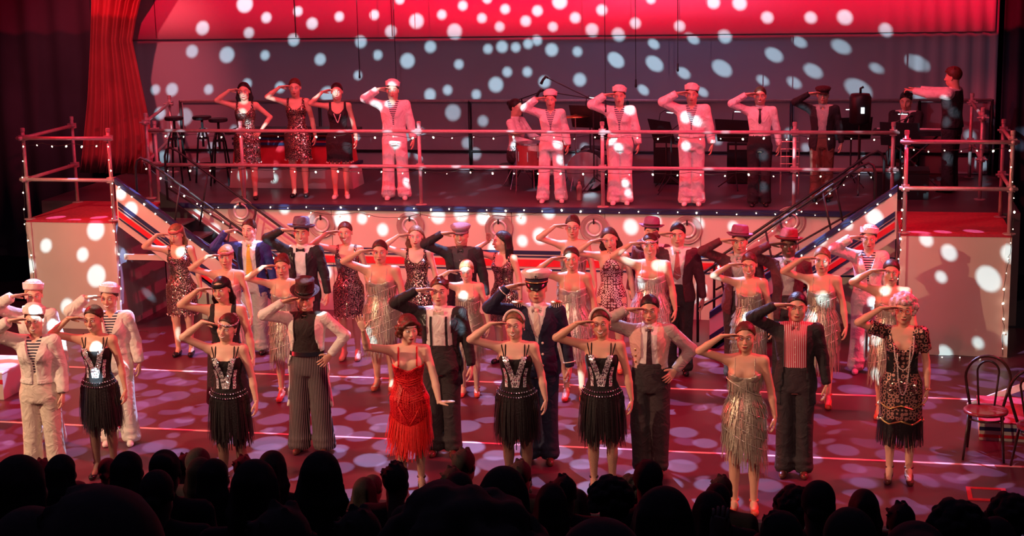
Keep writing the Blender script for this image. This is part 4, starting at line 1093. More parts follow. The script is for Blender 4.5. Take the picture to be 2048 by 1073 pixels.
class Person:
    def __init__(c, S):
        c.S = S
        c.male = S.get('sex') == 'm'
        c.wd = S.get('wd', 1.0)
        c.T = (MAL if c.male else FEM).copy(); c.T[:, 3] *= c.wd; c.T[:, 4] *= 1 + (c.wd - 1) * 0.8
        c.sx = (0.186 if c.male else 0.160) * (1 + (c.wd - 1) * 0.6)
        c.sz = 1.378
        c.heel = S.get('heel', 0.0)
        c.seat = S.get('pose') == 'seated'
        c.rot = rotm(S.get('hy', 0), S.get('hp', 0.0), S.get('hr', 0))
        c.P0 = np.array([0, .03, 1.45]); c.C0 = np.array([0, 0, 1.588]); c.hs = S.get('hs', 1.09)
        c.root = thing('person', S['label'], 'person', (S['x'], S['y'], S.get('z0', 0)), S.get('yaw', 0), S.get('group'))
        k = S['h'] / 1.72; c.root.scale = (k, k, k)
        c.arm = {}
        for side, key in ((-1, S.get('armR', 'salute')), (1, S.get('armL', 'down'))):
            W, pole, d, n, pose = ARMS[key]
            mr = np.array([1.0 if side < 0 else -1.0, 1, 1])
            W = np.array(W) * mr; pole = np.array(pole) * mr; d = np.array(d, float) * mr; n = np.array(n, float) * mr
            if key.startswith('salute'):
                # follow the head
                rel = W - c.C0; W = c.P0 + c.rot @ (rel + c.C0 - c.P0); d = c.rot @ d
                W = W + np.array(S.get('dW', (0, 0, 0)))
            else: W[0] += side * (c.wd - 1) * 0.12 + side * (0.02 if c.male else 0)
            Sh = np.array([side * c.sx, .010, c.sz])
            E, W = ik(Sh, W, .272, .245, pole)
            d = d / np.linalg.norm(d); n = n - d * (n @ d); n /= np.linalg.norm(n)
            s_ = np.cross(d, n) if side < 0 else np.cross(n, d)
            c.arm[side] = dict(S=Sh, E=E, W=W, d=d, n=n, s=s_, pose=pose)
        st = S.get('stance', 0.085)
        c.leg = {}
        for q in (-1, 1):
            if c.seat:
                c.leg[q] = [np.array([q * .09, .0, .86]), np.array([q * .13, -.40, .86]), np.array([q * .13, -.40, .46]), q * .13, -.40]
            else:
                sh = S.get('step', {}).get(q, (0, 0))
                ax_, ay_ = q * st + sh[0], .015 + sh[1]
                c.leg[q] = [np.array([q * .088, .005, .86]), np.array([q * (st * 0.5 + .044) + sh[0] * 0.5, -.008 + sh[1] * 0.5, .475]), np.array([ax_, ay_, .085 + c.heel]), ax_, ay_]
    # ---- fields
    def bust(c, s, infl=0.0, k=0.03):
        if not c.male:
            b = c.S.get('bust', 1.0)
            for q in (-1, 1): s.ell((q * .066 * c.wd, -.058 * c.wd, 1.262), (.058 * b + infl, .050 * b + infl, .056 * b + infl), k)
        else: s.ell((0, -.05, 1.29), (.12 * c.wd + infl, .05 + infl, .08 + infl), 0.03)
    def shoulders(c, s, infl=0.0, only=None):
        for q in (-1, 1):
            if only and q != only: continue
            a = c.arm[q]; s.cap((q * .07, .018, 1.392), a['S'], .044 + infl, (.047 if not c.male else .054) * c.wd ** 0.5 + infl, 0.03)
    def body_sdf(c):
        s = Sdf(); s.loft(c.T, 0.02); c.bust(s); c.shoulders(s)
        wl = c.wd
        for q in (-1, 1):
            a = c.arm[q]; m_ = 1.12 if c.male else 1.0
            s.cap(a['S'], a['E'], .043 * wl * m_, .034 * wl * m_, 0.02)
            s.cap(a['E'], a['E'] + (a['W'] - a['E']) * 0.35, .034 * wl * m_, .035 * wl * m_, 0.012)
            s.cap(a['E'] + (a['W'] - a['E']) * 0.35, a['W'], .035 * wl * m_, .0225, 0.012)
            H, K, A, fx, fy = c.leg[q]
            s.cap(H, K, .088 * wl, .054 * wl, 0.03); s.cap(K, A, .050 * wl, .032, 0.02)
            mid = K + (A - K) * 0.32 + np.array([0, .018, 0]); s.ell(mid, (.048 * wl, .048 * wl, .115), 0.02)
            hz = .035 + c.heel if not c.seat else A[2] - .05
            s.cap((fx, A[1] + .015, hz), (fx, A[1] - .03, A[2] - .02), .030, .030, 0.015)
            s.cap((fx, A[1] - .02, A[2] - .035), (fx * 1.06, A[1] - .135, (A[2] - .058 - c.heel)), .030, .024, 0.02)
        return s
    def build_body(c):
        s = c.body = c.body_sdf()
        V, Q = s.mesh(c.S.get('res', 0.0145))
        mats = [SKIN[c.S.get('skin', 0)], M['lips'], M['eye_white'], M['eye_dark'], M['teeth'], M[c.S.get('tights', 'tan_tights')]]
        cen = V[Q[:, 0], 2]; mi = np.where((cen < .93) & (np.abs(V[Q[:, 0], 0]) < .21) & (cen > 0), 5 if c.S.get('tights') else 0, 0)
        # hands stay skin even when they hang beside the thigh
        for q in (-1, 1):
            W = c.arm[q]['W']; E = c.arm[q]['E']
            dW = np.abs(d_cap(V[Q[:, 0]], E, W, .03, .02)); mi[dW < 0.012] = 0
        Vs, Qs, Ms, off = [V], [Q], [mi], len(V)
        HV, HQ, HM = head_template(c.male, c.S.get('mouth', 'calm'))
        HV = (HV * c.hs + c.C0 - c.P0) @ c.rot.T + c.P0
        Vs.append(HV); Qs.append(HQ + off); Ms.append(HM); off += len(HV)
        for q in (-1, 1):
            a = c.arm[q]; hv, hq = hand_template(a['pose']); Bm = np.stack([a['d'], a['s'], a['n']], 1)
            k = 0.98 if c.male else 0.90
            hv2 = (hv * k) @ Bm.T + a['W']
            if np.linalg.det(Bm) < 0: hq = hq[:, ::-1]
            Vs.append(hv2); Qs.append(hq + off); Ms.append(np.zeros(len(hq), int)); off += len(hv2)
        np_obj('body', np.vstack(Vs), np.vstack(Qs), mats, c.root, np.concatenate(Ms))
    # ---- helpers for parts
    def head_mat(c, off=(0, 0, 0), extra=None):
        R = c.rot if extra is None else c.rot @ extra
        p = c.P0 + c.rot @ (np.array(off) * c.hs + c.C0 - c.P0)
        m_ = Matrix.Identity(4)
        for i in range(3):
            for j in range(3): m_[i][j] = R[i, j] * c.hs
            m_[i][3] = p[i]
        return m_
    def head_part(c, name, me, off=(0, 0, 0), extra=None, parent=None):
        o = bpy.data.objects.new(name, me); COL.objects.link(o)
        if parent: o.parent = parent; o.matrix_local = Matrix.Identity(4)
        else: o.parent = c.root; o.matrix_local = c.head_mat(off, extra)
        return o
    def solid(c, name, s, m, h=0.016, parent=None):
        V, Q = s.mesh(h); return np_obj(name, V, Q, m if isinstance(m, list) else [m], parent or c.root)
    def torso(c, s, infl, zlo, zhi=1.42, extra=None, bust=True):
        c.cur = table(c.T, infl, zlo, zhi, extra); s.loft(c.cur, 0.02)
        if bust and zhi > 1.2: c.bust(s, infl)
    def sleeves(c, s, r0=.060, r1=.052, r2=.042, upto=0.93, sides=(-1, 1)):
        for q in sides:
            a = c.arm[q]; m_ = c.wd ** 0.7
            s.cap((q * .08, .018, 1.385), a['S'], r0 * 0.9 * m_, r0 * m_, 0.03)
            s.cap(a['S'], a['E'], r0 * m_, r1 * m_, 0.02)
            s.cap(a['E'], a['E'] + (a['W'] - a['E']) * upto, r1 * m_, r2, 0.02)
            n = (a['W'] - a['E']); n = n / np.linalg.norm(n); e = a['E'] + (a['W'] - a['E']) * (upto + 0.06)
            s.sub(lambda P, n=n, e=e: np.maximum(-((P - e) @ n), np.sqrt(((P - e) ** 2).sum(-1)) - .09))
    def hair(c):
        st = c.S.get('hair', 'slick'); col = c.S.get('hairc', 'brown')
        def mk():
            V, Q = hair_template(st); o = np_obj('hair', V, Q, [M['hair_' + col]]); me = o.data; bpy.data.objects.remove(o); return me
        c.head_part('hair', cached(('hair', st, col), mk))
    def hat(c):
        k = c.S.get('hat')
        if not k: return
        globals()['hat_' + k](c)
    def shoes(c, kind='flat', m='shoe_black'):
        c.foot(kind, m)
    def foot(c, kind, m):
        def mk():
            s = Sdf(); hl = c.heel
            s.cap((0, .022, .034 + hl), (0, -.03, .040 + hl * 0.6), .038, .036, 0.02); s.cap((0, -.03, .036 + hl * 0.5), (0, -.135, .028), .036, .031, 0.02)
            s.cap((0, -.12, .024), (0, -.155, .022), .034, .022, 0.02)
            top = {'heel': .052, 'mens': .085, 'flat': .060, 'sneaker': .095, 'strap': .046}[kind]
            s.sub(lambda P: (top + hl * np.clip((P[..., 1] + .12) / .14, 0, 1)) - P[..., 2])
            if kind in ('heel', 'flat', 'strap'): s.sub(lambda P: d_ell(P, (0, -.035, .085 + hl * 0.8), (.026, .070, .045)))
            s.sub(lambda P: P[..., 2] - 0.004 - (hl * 0.75 * np.clip((P[..., 1] + .075) / .07, 0, 1) if hl else 0))
            V, Q = s.mesh(0.0105); n = len(V)
            Vs, Qs = [V], [Q]
            if hl:
                tv, tf = tube_mesh([(0, .030, .034 + hl * 0.6), (0, .034, .02), (0, .036, 0.001)], [.020, .012, .011], 8)
                tv = np.array(tv); qs = [f for f in tf if len(f) == 4]; Vs.append(tv); Qs.append(np.array(qs) + n); n += len(tv)
            o = np_obj('shoe', np.vstack(Vs), np.vstack(Qs), [M[m]]); me = o.data; bpy.data.objects.remove(o); return me
        me = cached(('shoe', kind, m, c.heel), mk)
        for q in (-1, 1):
            H, K, A, fx, fy = c.leg[q]
            o = bpy.data.objects.new('shoe', me); COL.objects.link(o); o.parent = c.root
            o.location = (fx * 1.02, A[1], A[2] - .085 - c.heel); o.rotation_euler = (0, 0, q * 0.10)
            if kind == 'strap' or (kind == 'heel' and c.S.get('strap', True)):
                def ms():
                    mb = MB(); mb.lathe([(.040, 0), (.043, .004), (.043, .012), (.040, .016)], 14); ob = mb.build('ankle_strap', M[m], None, True); e = ob.data; bpy.data.objects.remove(ob); return e
                so = bpy.data.objects.new('ankle_strap', cached(('astrap', m), ms)); COL.objects.link(so); so.parent = o; so.location = (0, .008, .085 + c.heel)
    def trousers(c, m, hem=.085, top=1.05, knee=None, infl=0.016, hem_z=0.035, belt=None):
        s = Sdf(); s.loft(table(c.T, infl, .80, top), 0.03)
        kn = knee or (hem * 0.75 + 0.02)
        for q in (-1, 1):
            H, K, A, fx, fy = c.leg[q]
            s.cap(H, K + np.array([0, .004, 0]), .100 * c.wd, max(kn, .068 * c.wd), 0.02)
            if c.seat: s.cap(K, A, max(kn, .062), hem, 0.02)
            else:
                E = np.array([fx + q * .004, A[1] - .006, hem_z + 0.02]); s.cap(K, E, max(kn, .068 * c.wd), hem, 0.014)
                for kk, zz in enumerate((.085, .15)):     # folds breaking over the shoe
                    s.ell((fx + q * .008 * (-1) ** kk, A[1] - .028, zz), (hem * .96, hem * .96, .030), 0.035)
        if not c.seat: s.sub(lambda P: P[..., 2] - hem_z)
        o = c.solid('trousers', s, M[m] if isinstance(m, str) else m, 0.0165)
        if belt: c.band('belt', top - .045, top - .005, infl + .012, M[belt], c.T, parent=o, buckle=True)
        return o
    def band(c, name, z0, z1, infl, m, T=None, parent=None, buckle=False):
        V = []; Q = []; n = 40
        for z in (z0, z1):
            for off in (0, 0.006):
                T2 = (T if T is not None else c.T); T2 = T2[np.argsort(T2[:, 0])]
                rx = np.interp(z, T2[:, 0], T2[:, 3]) + infl + off; ry = np.interp(z, T2[:, 0], T2[:, 4]) + infl + off; cy = np.interp(z, T2[:, 0], T2[:, 2])
                for i in range(n): a = 2 * PI * i / n; V.append((rx * math.cos(a), cy + ry * math.sin(a), z))
        for i in range(n):
            j = (i + 1) % n
            Q += [(n + i, n + j, 3 * n + j, 3 * n + i), (2 * n + i, 3 * n + i, 3 * n + j, 2 * n + j), (i, n + i, n + j, j), (i, j, 2 * n + j, 2 * n + i)]
        o = np_obj(name, np.array(V), np.array(Q), m, parent or c.root)
        if buckle:
            y = cy - ry - .006; mb = MB(); mb.box((-.028, y - .004, z0 - .002), (.028, y + .004, z1 + .002)); mb.build('buckle', M['chrome'], o) if not parent else None
        return o
    def jacket(c, m, hem=.80, opening=((.80, .03), (1.10, .012), (1.38, .075)), infl=.024, lapel=None, lw=.045, name='jacket', flare=0.02, sleeve=(.062, .054, .043), upto=.93, tails=None, buttons=None, xshift=0.0, pocket=True, sides=(-1, 1), skew=0.0):
        s = Sdf(); T = table(c.T, infl, hem, 1.415)
        for row in T:
            if row[0] < 1.06: row[3] += flare * (1.06 - row[0]) / .26; row[4] += flare * .6 * (1.06 - row[0]) / .26
            if not c.male: row[3] = max(row[3], .135 * c.wd + infl * .5)
        s.loft(T, 0.02); c.bust(s, infl * .8)
        if len(sides): c.sleeves(s, *sleeve, upto=upto, sides=sides)
        else: 
            for q in (-1, 1): s.cap((q * .07, .018, 1.392), (q * c.sx * .88, .01, 1.372), .044 + infl * .7, .050, 0.03)
        ow = np.array(opening, float)
        def cut(P):
            wdt = np.interp(P[..., 2], ow[:, 0], ow[:, 1])
            return np.maximum(np.abs(P[..., 0] - xshift) - wdt, P[..., 1] + 0.0)
        s.sub(cut)
        s.sub(lambda P: d_cap(P, (0, .0, 1.40), (0, .045, 1.50), .060, .075))
        if tails: s.sub(lambda P: np.maximum(P[..., 2] - tails, P[..., 1] - .02))        # cut away in front, tails behind
        if tails: pass
        o = c.solid(name, s, M[m], 0.0165)
        lm = M[lapel or m]
        zs = np.linspace(float(ow[-2, 0]) if len(ow) > 2 else hem + .2, 1.385, 9)
        t_ = np.linspace(0, 1, 9); wid = lw * (0.25 + 1.0 * np.minimum(1, t_ * 1.7) - 0.25 * (t_ > .85))
        base = np.interp(zs, ow[:, 0], ow[:, 1])
        for q in (-1, 1):
            L = [(xshift + q * (b + .004), z) for b, z in zip(base, zs)]; R = [(xshift + q * (b + .004 + w_), z) for b, w_, z in zip(base, wid, zs)]
            V, Q = strip_on(s, L, R, .007, 3)
            if q < 0: Q = Q[:, ::-1]
            np_obj('lapel', V, Q, lm, o)
        if buttons:
            for (bx, bz) in buttons[0]:
                y = trace_y(s, [bx], [bz])[0]
                if np.isnan(y): continue
                mb = MB(); mb.lathe([(.011, 0), (.011, -.005), (.006, -.008)], 10, c=(bx, y, bz), axis='y'); mb.build('button', M[buttons[1]], o)
        c.jk = s
        return o
    def shirt(c, m, infl=.012, zlo=.98, collar=True, sleeves=False, vneck=0.0, buttons=True, sl=(.055, .05, .038)):
        s = Sdf(); c.torso(s, infl, zlo, 1.425 if not c.male else 1.435)
        if sleeves: c.sleeves(s, *sl)
        else: c.shoulders(s, infl * .8)
        if vneck: s.sub(lambda P: np.maximum(np.maximum(np.abs(P[..., 0]) - (P[..., 2] - (1.42 - vneck)) * .6, P[..., 1]), -(P[..., 2] - (1.42 - vneck))))
        s.sub(lambda P: d_cap(P, (0, .01, 1.42), (0, .045, 1.52), .054, .075))
        o = c.solid('shirt', s, M[m], 0.0165); c.sh = s
        if collar:
            mb = MB()
            for q in (-1, 1):
                mb.add([(q * .006, -.072, 1.404), (q * .046, -.080, 1.372), (q * .066, -.030, 1.425), (q * .040, -.040, 1.440), (q * .006, -.062, 1.410), (q * .044, -.068, 1.376)],
                       [(0, 1, 2, 3), (0, 4, 5, 1)])
            mb.lathe([(.060, 1.415), (.066, 1.420), (.062, 1.462), (.057, 1.462)], 18, c=(0, .022, 0)); mb.build('collar', M[m], o, True)
        if buttons:
            mb = None
            for z in (1.10, 1.17, 1.24, 1.31):
                y = trace_y(s, [0.0], [z])[0]
                if not np.isnan(y): mb = MB(); mb.lathe([(.005, 0), (.005, -.004)], 8, c=(0, y + .001, z), axis='y'); mb.build('button', M['pearl'] if m != 'black_shirt' else M['hair_brown'], o)
        return o
    def tie(c, m, length=.36, w=.032, loose=False):
        s = c.sh; zs = np.linspace(1.395, 1.40 - length, 9); t_ = np.linspace(0, 1, 9)
        ww = np.where(t_ < .1, .016, .014 + (w - .014) * t_); ww[-1] = .004
        sway = (.01 if loose else 0)
        V, Q = strip_on(s, [(-a + sway * tt, z) for a, z, tt in zip(ww, zs, t_)], [(a + sway * tt, z) for a, z, tt in zip(ww, zs, t_)], .008, 2)
        o = np_obj('tie', V, Q[:, ::-1], M[m], c.root)
        mb = MB(); y = -.078; mb.add([(-.018, y, 1.412), (.018, y, 1.412), (.012, y - .006, 1.380), (-.012, y - .006, 1.380), (-.018, y + .02, 1.412), (.018, y + .02, 1.412), (.012, y + .014, 1.380), (-.012, y + .014, 1.380)],
                                     [(3, 2, 1, 0), (4, 5, 6, 7), (0, 1, 5, 4), (2, 3, 7, 6), (1, 2, 6, 5), (3, 0, 4, 7)]); mb.build('knot', M[m], o, True)
    def bowtie(c, m):
        mb = MB(); y = -.082; z = 1.402
        for q in (-1, 1):
            mb.add([(q * .006, y, z + .007), (q * .050, y, z + .024), (q * .054, y, z - .022), (q * .006, y, z - .007), (q * .006, y + .014, z + .007), (q * .046, y + .018, z + .022), (q * .050, y + .018, z - .020), (q * .006, y + .014, z - .007)],
                   [(0, 1, 2, 3), (7, 6, 5, 4), (0, 4, 5, 1), (1, 5, 6, 2), (2, 6, 7, 3)])
        mb.box((-.010, y - .004, z - .011), (.010, y + .014, z + .011)); mb.build('bow_tie', M[m], c.root)
    def strap(c, x, z0, r=.0045, m='silver_fringe', name='strap', parent=None, xs=None):
        zs = np.linspace(z0 - .01, 1.40, 7); X = [x + ((xs or x) - x) * i / 6 for i in range(7)]
        yf = trace_y(c.body, X, zs, -.3, .1)
        pts = [(a, y - r * .4, z) for a, y, z in zip(X, yf, zs) if not np.isnan(y)]
        fb = Sdf(); fb.ops = [('u', lambda P: c.body.eval(P * np.array([1, -1, 1])), None, None, 0)]
        yb = -trace_y(fb, X[::-1], zs[::-1], -.3, .1)
        top = (X[-1], .02, 1.432)
        pts2 = [(a, y + r * .4, z) for a, y, z in zip(X[::-1], yb, zs[::-1]) if not np.isnan(y)]
        mb = MB(); mb.tube(pts + [top] + pts2, r, 6); return mb.build(name, M[m], parent or c.root, True)
    def dress(c, m, zn=1.235, curve=2.2, hem=.62, infl=.010, skirt=None, name='dress', back=None, zmax=1.38, wide=None, h=.0155, over=None, mats=None, tank=None):
        """body of a dress: snug above, skirt rows (z, rx, ry) below; front neckline z = zn + curve x^2"""
        s = Sdf(); ex = skirt or [(hem, .195, .150), (.80, .186 , .132), (.92, .180, .124)]
        ex = [(z, a * (1 + (c.wd - 1) * .9), b * (1 + (c.wd - 1) * .8)) for z, a, b in ex]
        s.loft(table(c.T, infl, hem, zmax, ex), 0.02); c.bust(s, infl)
        if over: over(s)
        bk = back or zn
        def cut(P):
            x = P[..., 0]; lim = np.where(P[..., 1] < .0, zn, bk) + curve * np.minimum(x * x, (wide or .5) ** 2)
            if wide: lim = np.where(np.abs(x) > wide + .03, np.minimum(lim, 1.36 - (np.abs(x) - wide - .03) * 2.2), lim)
            if tank:
                ax = np.abs(x); lim = np.where(ax > tank[0], 1.60, lim); lim = np.where(ax > tank[1], 1.335 - (ax - tank[1]) * 2.2, lim)
            return -(P[..., 2] - lim)
        s.sub(cut)
        o = c.solid(name, s, mats or M[m], h); c.dr = s; c.dT = table(c.T, infl, hem, zmax, ex); return o
    def ring_pt(c, th, z, off):
        T = c.dT; rx = np.interp(z, T[:, 0], T[:, 3]) + off; ry = np.interp(z, T[:, 0], T[:, 4]) + off; cy = np.interp(z, T[:, 0], T[:, 2])
        return rx * math.cos(th), cy + ry * math.sin(th)
    def fringe(c, name, z0, slope, length, m, n=150, parent=None, jag=0.15, flare=.012, wdt=.012, zmin=.1, wave=None, hang=0.0):
        R = random.Random(int(z0 * 1000) + int(c.S['x'] * 100)); V = []; Q = []
        for i in range(n):
            th = 2 * PI * (i + R.uniform(-.3, .3)) / n
            x0, y0 = c.ring_pt(th, z0, .004)
            zt = z0 + slope * x0 + (wave(th) if wave else 0)
            x0, y0 = c.ring_pt(th, zt, .004)
            L = length * R.uniform(1 - jag, 1 + jag * .6)
            tx, ty = -math.sin(th), math.cos(th); sw = R.uniform(-.014, .014); fl = flare * R.uniform(.4, 1.5)
            b = len(V)
            for k, f in enumerate((0, .5, 1.0)):
                z = max(zmin, zt - L * f)
                x1, y1 = c.ring_pt(th, max(z, c.dT[0, 0]), .006 + fl * f)
                x1 += tx * sw * f * f + hang * f; y1 += ty * sw * f * f
                ww = wdt * (1 - .55 * f)
                V += [(x1 - tx * ww / 2, y1 - ty * ww / 2, z), (x1 + tx * ww / 2, y1 + ty * ww / 2, z)]
            Q += [(b, b + 1, b + 3, b + 2), (b + 2, b + 3, b + 5, b + 4)]
        o = np_obj(name, np.array(V), np.array(Q), M[m], parent or c.root); o['kind'] = 'stuff'; return o
    def beads(c, name, pts, r, m, parent=None, step=None):
        """a row of beads along a polyline, as one strand"""
        Vs = []; Qs = []; off = 0
        P = [Vector(p) for p in pts]; st = step or r * 2.1; acc = 0.0
        for a, b in zip(P, P[1:]):
            L = (b - a).length; d = acc
            while d < L:
                q = a.lerp(b, d / L); v, f = sphere_np(q, r, 4, 6); Vs.append(v); Qs.append(f + off); off += len(v); d += st
            acc = d - L
        o = np_obj(name, np.vstack(Vs), np.vstack(Qs), m if not isinstance(m, str) else M[m], parent or c.root); o['kind'] = 'stuff'; return o
    def on_front(c, s, pts, off=.006):
        Y = trace_y(s, [p[0] for p in pts], [p[1] for p in pts]); return [(p[0], y - off, p[1]) for p, y in zip(pts, Y) if not np.isnan(y)]
    def glasses(c, m='eye_dark'):
        mb = MB()
        for q in (-1, 1):
            mb.tube([(q * .030 + .021 * math.cos(a), -.100 - 0.0 * a, .002 + .017 * math.sin(a)) for a in np.linspace(0, 2 * PI, 15)], .0020, 5)
            mb.tube([(q * .051, -.099, .006), (q * .074, -.05, .008), (q * .077, .01, .006)], .0018, 5)
        mb.tube([(-.010, -.102, .005), (.010, -.102, .005)], .0018, 5)
        o = mb.build('glasses', M[m], None, True); me = o.data; bpy.data.objects.remove(o); c.head_part('glasses', me)
    def headband(c, m, w=.020, z=.055, r=.004, tilt=-0.45, name='headband', pad=.004):
        V = []; Q = []; n = 36
        for k, (dz, dr) in enumerate(((-w / 2, 0), (-w / 2, r), (w / 2, r), (w / 2, 0))):
            for i in range(n):
                a = 2 * PI * i / n; zz = z + dz; kk = math.sqrt(max(.05, 1 - ((zz - .031) / .094) ** 2))
                y = .015 + (.100 + pad + dr) * kk * math.sin(a); zz = zz + y * tilt * -.6
                kk = math.sqrt(max(.05, 1 - ((zz - .031) / .096) ** 2))
                x = (.080 + pad + dr) * kk * math.cos(a); y = .015 + (.100 + pad + dr) * kk * math.sin(a)
                V.append((x, y, zz))
        for k in range(4):
            for i in range(n):
                j = (i + 1) % n; Q.append((k * n + i, k * n + j, ((k + 1) % 4) * n + j, ((k + 1) % 4) * n + i))
        o = np_obj(name, np.array(V), np.array(Q), M[m]); me = o.data; bpy.data.objects.remove(o); c.head_part(name, me)

# ---------------------------------------------------------------- hats
def hat_mesh(key, fn):
    def mk():
        o = fn(); me = o.data; bpy.data.objects.remove(o); return me
    return cached(key, mk)
TILT = lambda a, b=0.0: rotm(0, a, b)
def hat_sailor(c):
    def mk():
        mb = MB(); mb.lathe([(.086, -.012), (.090, -.012), (.094, .0), (.099, .045), (.096, .052), (.090, .048), (.086, .035), (.080, .058), (.060, .078), (.030, .087), (.004, .089)], 26, sy=1.12); return mb.build('sailor_cap', M['white_cotton'], None, True)
    c.head_part('sailor_cap', hat_mesh('sailor', mk), (0, .012, .066), TILT(-.16, c.S.get('hat_tip', .10)))
def brim_hat(c, key, m, band, br=.150, crown=.105, pinch=True, tilt=-.10, name='fedora', curl=.016, top=.8):
    def mk():
        mb = MB(); mb.lathe([(.088, -.004), (br * .8, -.006), (br, curl), (br - .002, curl + .004), (br * .8, .0), (.090, .004), (.089, crown * .5), (.082, crown * .85), (.070 * top / .8, crown), (.045, crown - (.014 if pinch else -.004)), (.006, crown - (.022 if pinch else -.006))], 28, sy=1.15)
        v = mb.v
        if pinch: mb.v = [(x * (1 - .28 * max(0, min(1, (z - crown * .55) / (crown * .5))) * max(0, -y / .09)) if z > crown * .55 and math.hypot(x, y) < .095 else x, y, z) for x, y, z in v]
        else: mb.v = [(x, y, z - (abs(y) / br) ** 2 * .012 if math.hypot(x, y) > .095 else z) for x, y, z in v]
        return mb.build(name, M[m], None, True)
    def mk2():
        mb = MB(); mb.lathe([(.090, .003), (.0925, .003), (.0915, .026), (.089, .026)], 28, sy=1.15); return mb.build('hat_band', M[band], None, True)
    o = c.head_part(name, hat_mesh(key, mk), (0, .010, .068), TILT(tilt, c.S.get('hat_tip', .06)))
    c.head_part('hat_band', hat_mesh(key + 'b', mk2), parent=o)
def hat_fedora_grey(c): brim_hat(c, 'fg', 'hat_grey', 'black_satin')
def hat_fedora_purple(c): brim_hat(c, 'fp', 'hat_purple', 'hat_black', br=.138)
def hat_fedora_red(c): brim_hat(c, 'fr', 'hat_red', 'hat_black', br=.145)
def hat_topper(c): brim_hat(c, 'tp', 'hat_black', 'black_satin', br=.135, crown=.115, pinch=False, tilt=.16, name='top_hat', top=1.0)
def hat_bowler(c): brim_hat(c, 'bw', 'hat_purple', 'hat_black', br=.142, crown=.100, pinch=False, name='bowler_hat', top=.7)
def hat_flat(c, m='hat_tweed'):
    def mk():
        mb = MB(); mb.lathe([(.086, -.004), (.092, .0), (.108, .030), (.106, .046), (.080, .062), (.04, .070), (.004, .071)], 26, sy=1.18, c=(0, 0, 0))
        mb.v = [(x, y - .014 * max(0, z / .05), z - .020 * max(0, (-y) / .1)) for x, y, z in mb.v]; return mb.build('flat_cap', M[m], None, True)
    def mk2():
        mb = MB(); n = 10; top = []; bot = []
        for i in range(n + 1):
            a = PI * (0.12 + .76 * i / n); x = .088 * math.cos(a); y = -.10 * math.sin(a); top.append((x, y + .01, -.012)); bot.append((x * .98, y * 1.48, -.030))
        vs = top + bot + [(x, y, z - .006) for x, y, z in top] + [(x, y, z - .006) for x, y, z in bot]; k = n + 1
        fs = [(i, i + 1, k + i + 1, k + i) for i in range(n)] + [(2 * k + i + 1, 2 * k + i, 3 * k + i, 3 * k + i + 1) for i in range(n)] + [(k + i, k + i + 1, 3 * k + i + 1, 3 * k + i) for i in range(n)]
        mb.add(vs, fs); return mb.build('peak', M[m], None, True)
    o = c.head_part('flat_cap', hat_mesh('flat' + m, mk), (0, .008, .058), TILT(-.05)); c.head_part('peak', hat_mesh('flatp' + m, mk2), parent=o)
def hat_flat_black(c): hat_flat(c, 'hat_black')
def hat_captain(c):
    def mk():
        mb = MB(); mb.lathe([(.090, .022), (.094, .030), (.125, .068), (.124, .080), (.100, .090), (.05, .094), (.004, .094)], 28, sy=1.12)
        mb.v = [(x, y, z - .12 * y) for x, y, z in mb.v]; return mb.build('captain_cap', M['white_cotton'], None, True)
    def mk2():
        mb = MB(); mb.lathe([(.087, -.014), (.091, -.014), (.092, .024), (.088, .024)], 28, sy=1.13); return mb.build('cap_band', M['navy_wool'], None, True)
    def mk3():
        mb = MB(); n = 12; top = []; bot = []
        for i in range(n + 1):
            a = PI * (0.10 + .80 * i / n); x = .089 * math.cos(a); y = -.100 * math.sin(a); top.append((x, y, -.010)); bot.append((x * 1.0, y * 1.42, -.038 * math.sin(a) - .010))
        k = n + 1; mb.add(top + bot + [(x, y, z - .005) for x, y, z in top + bot], [(i, i + 1, k + i + 1, k + i) for i in range(n)] + [(2 * k + i + 1, 2 * k + i, 3 * k + i, 3 * k + i + 1) for i in range(n)] + [(k + i, k + i + 1, 3 * k + i + 1, 3 * k + i) for i in range(n)])
        return mb.build('peak', M['shoe_black'], None, True)
    def mk4():
        mb = MB(); mb.tube([(.092 * math.cos(a), -.104 * math.sin(a), .002) for a in np.linspace(.15, PI - .15, 14)], .0055, 6); return mb.build('gold_cord', M['gold'], None, True)
    def mk5():
        mb = MB(); z = .050; y = -.122
        mb.tube([(0, y, z - .018), (0, y, z + .018)], .003, 6); mb.tube([(-.009, y, z + .010), (.009, y, z + .010)], .0025, 6); mb.tube([(-.016, y, z - .004), (-.009, y, z - .015), (0, y, z - .019), (.009, y, z - .015), (.016, y, z - .004)], .003, 6)
        mb.lathe([(.006, 0), (.006, -.003), (.003, -.003)], 10, c=(0, y, z + .021), axis='y'); return mb.build('anchor_badge', M['navy_wool'], None, True)
    o = c.head_part('captain_cap', hat_mesh('cap', mk), (0, .008, .060), TILT(.02))
    for nm, f in (('cap_band', mk2), ('peak', mk3), ('gold_cord', mk4), ('anchor_badge', mk5)): c.head_part(nm, hat_mesh('cap' + nm, f), parent=o)
def hat_white_band(c):
    def mk():
        mb = MB(); mb.tube([(.086 * math.cos(a), -.022 + .012 * math.cos(a), .028 + .104 * math.sin(a)) for a in np.linspace(.1, PI - .1, 17)], .011, 8); return mb.build('headband', M['white_cotton'], None, True)
    c.head_part('headband', hat_mesh('alice', mk))
def hat_jewel_band(c): c.headband('sequin_silver', w=.012, z=.060, r=.005, tilt=-.35)
def hat_red_band(c): c.headband('patterned_scarf', w=.030, z=.060, r=.005, tilt=-.3)
def hat_dark_scarf(c): c.headband('black_velvet', w=.034, z=.058, r=.006, tilt=-.3); 
def hat_pearl_band(c): c.headband('pearl', w=.008, z=.050, r=.005, tilt=-.1, name='hair_beads')

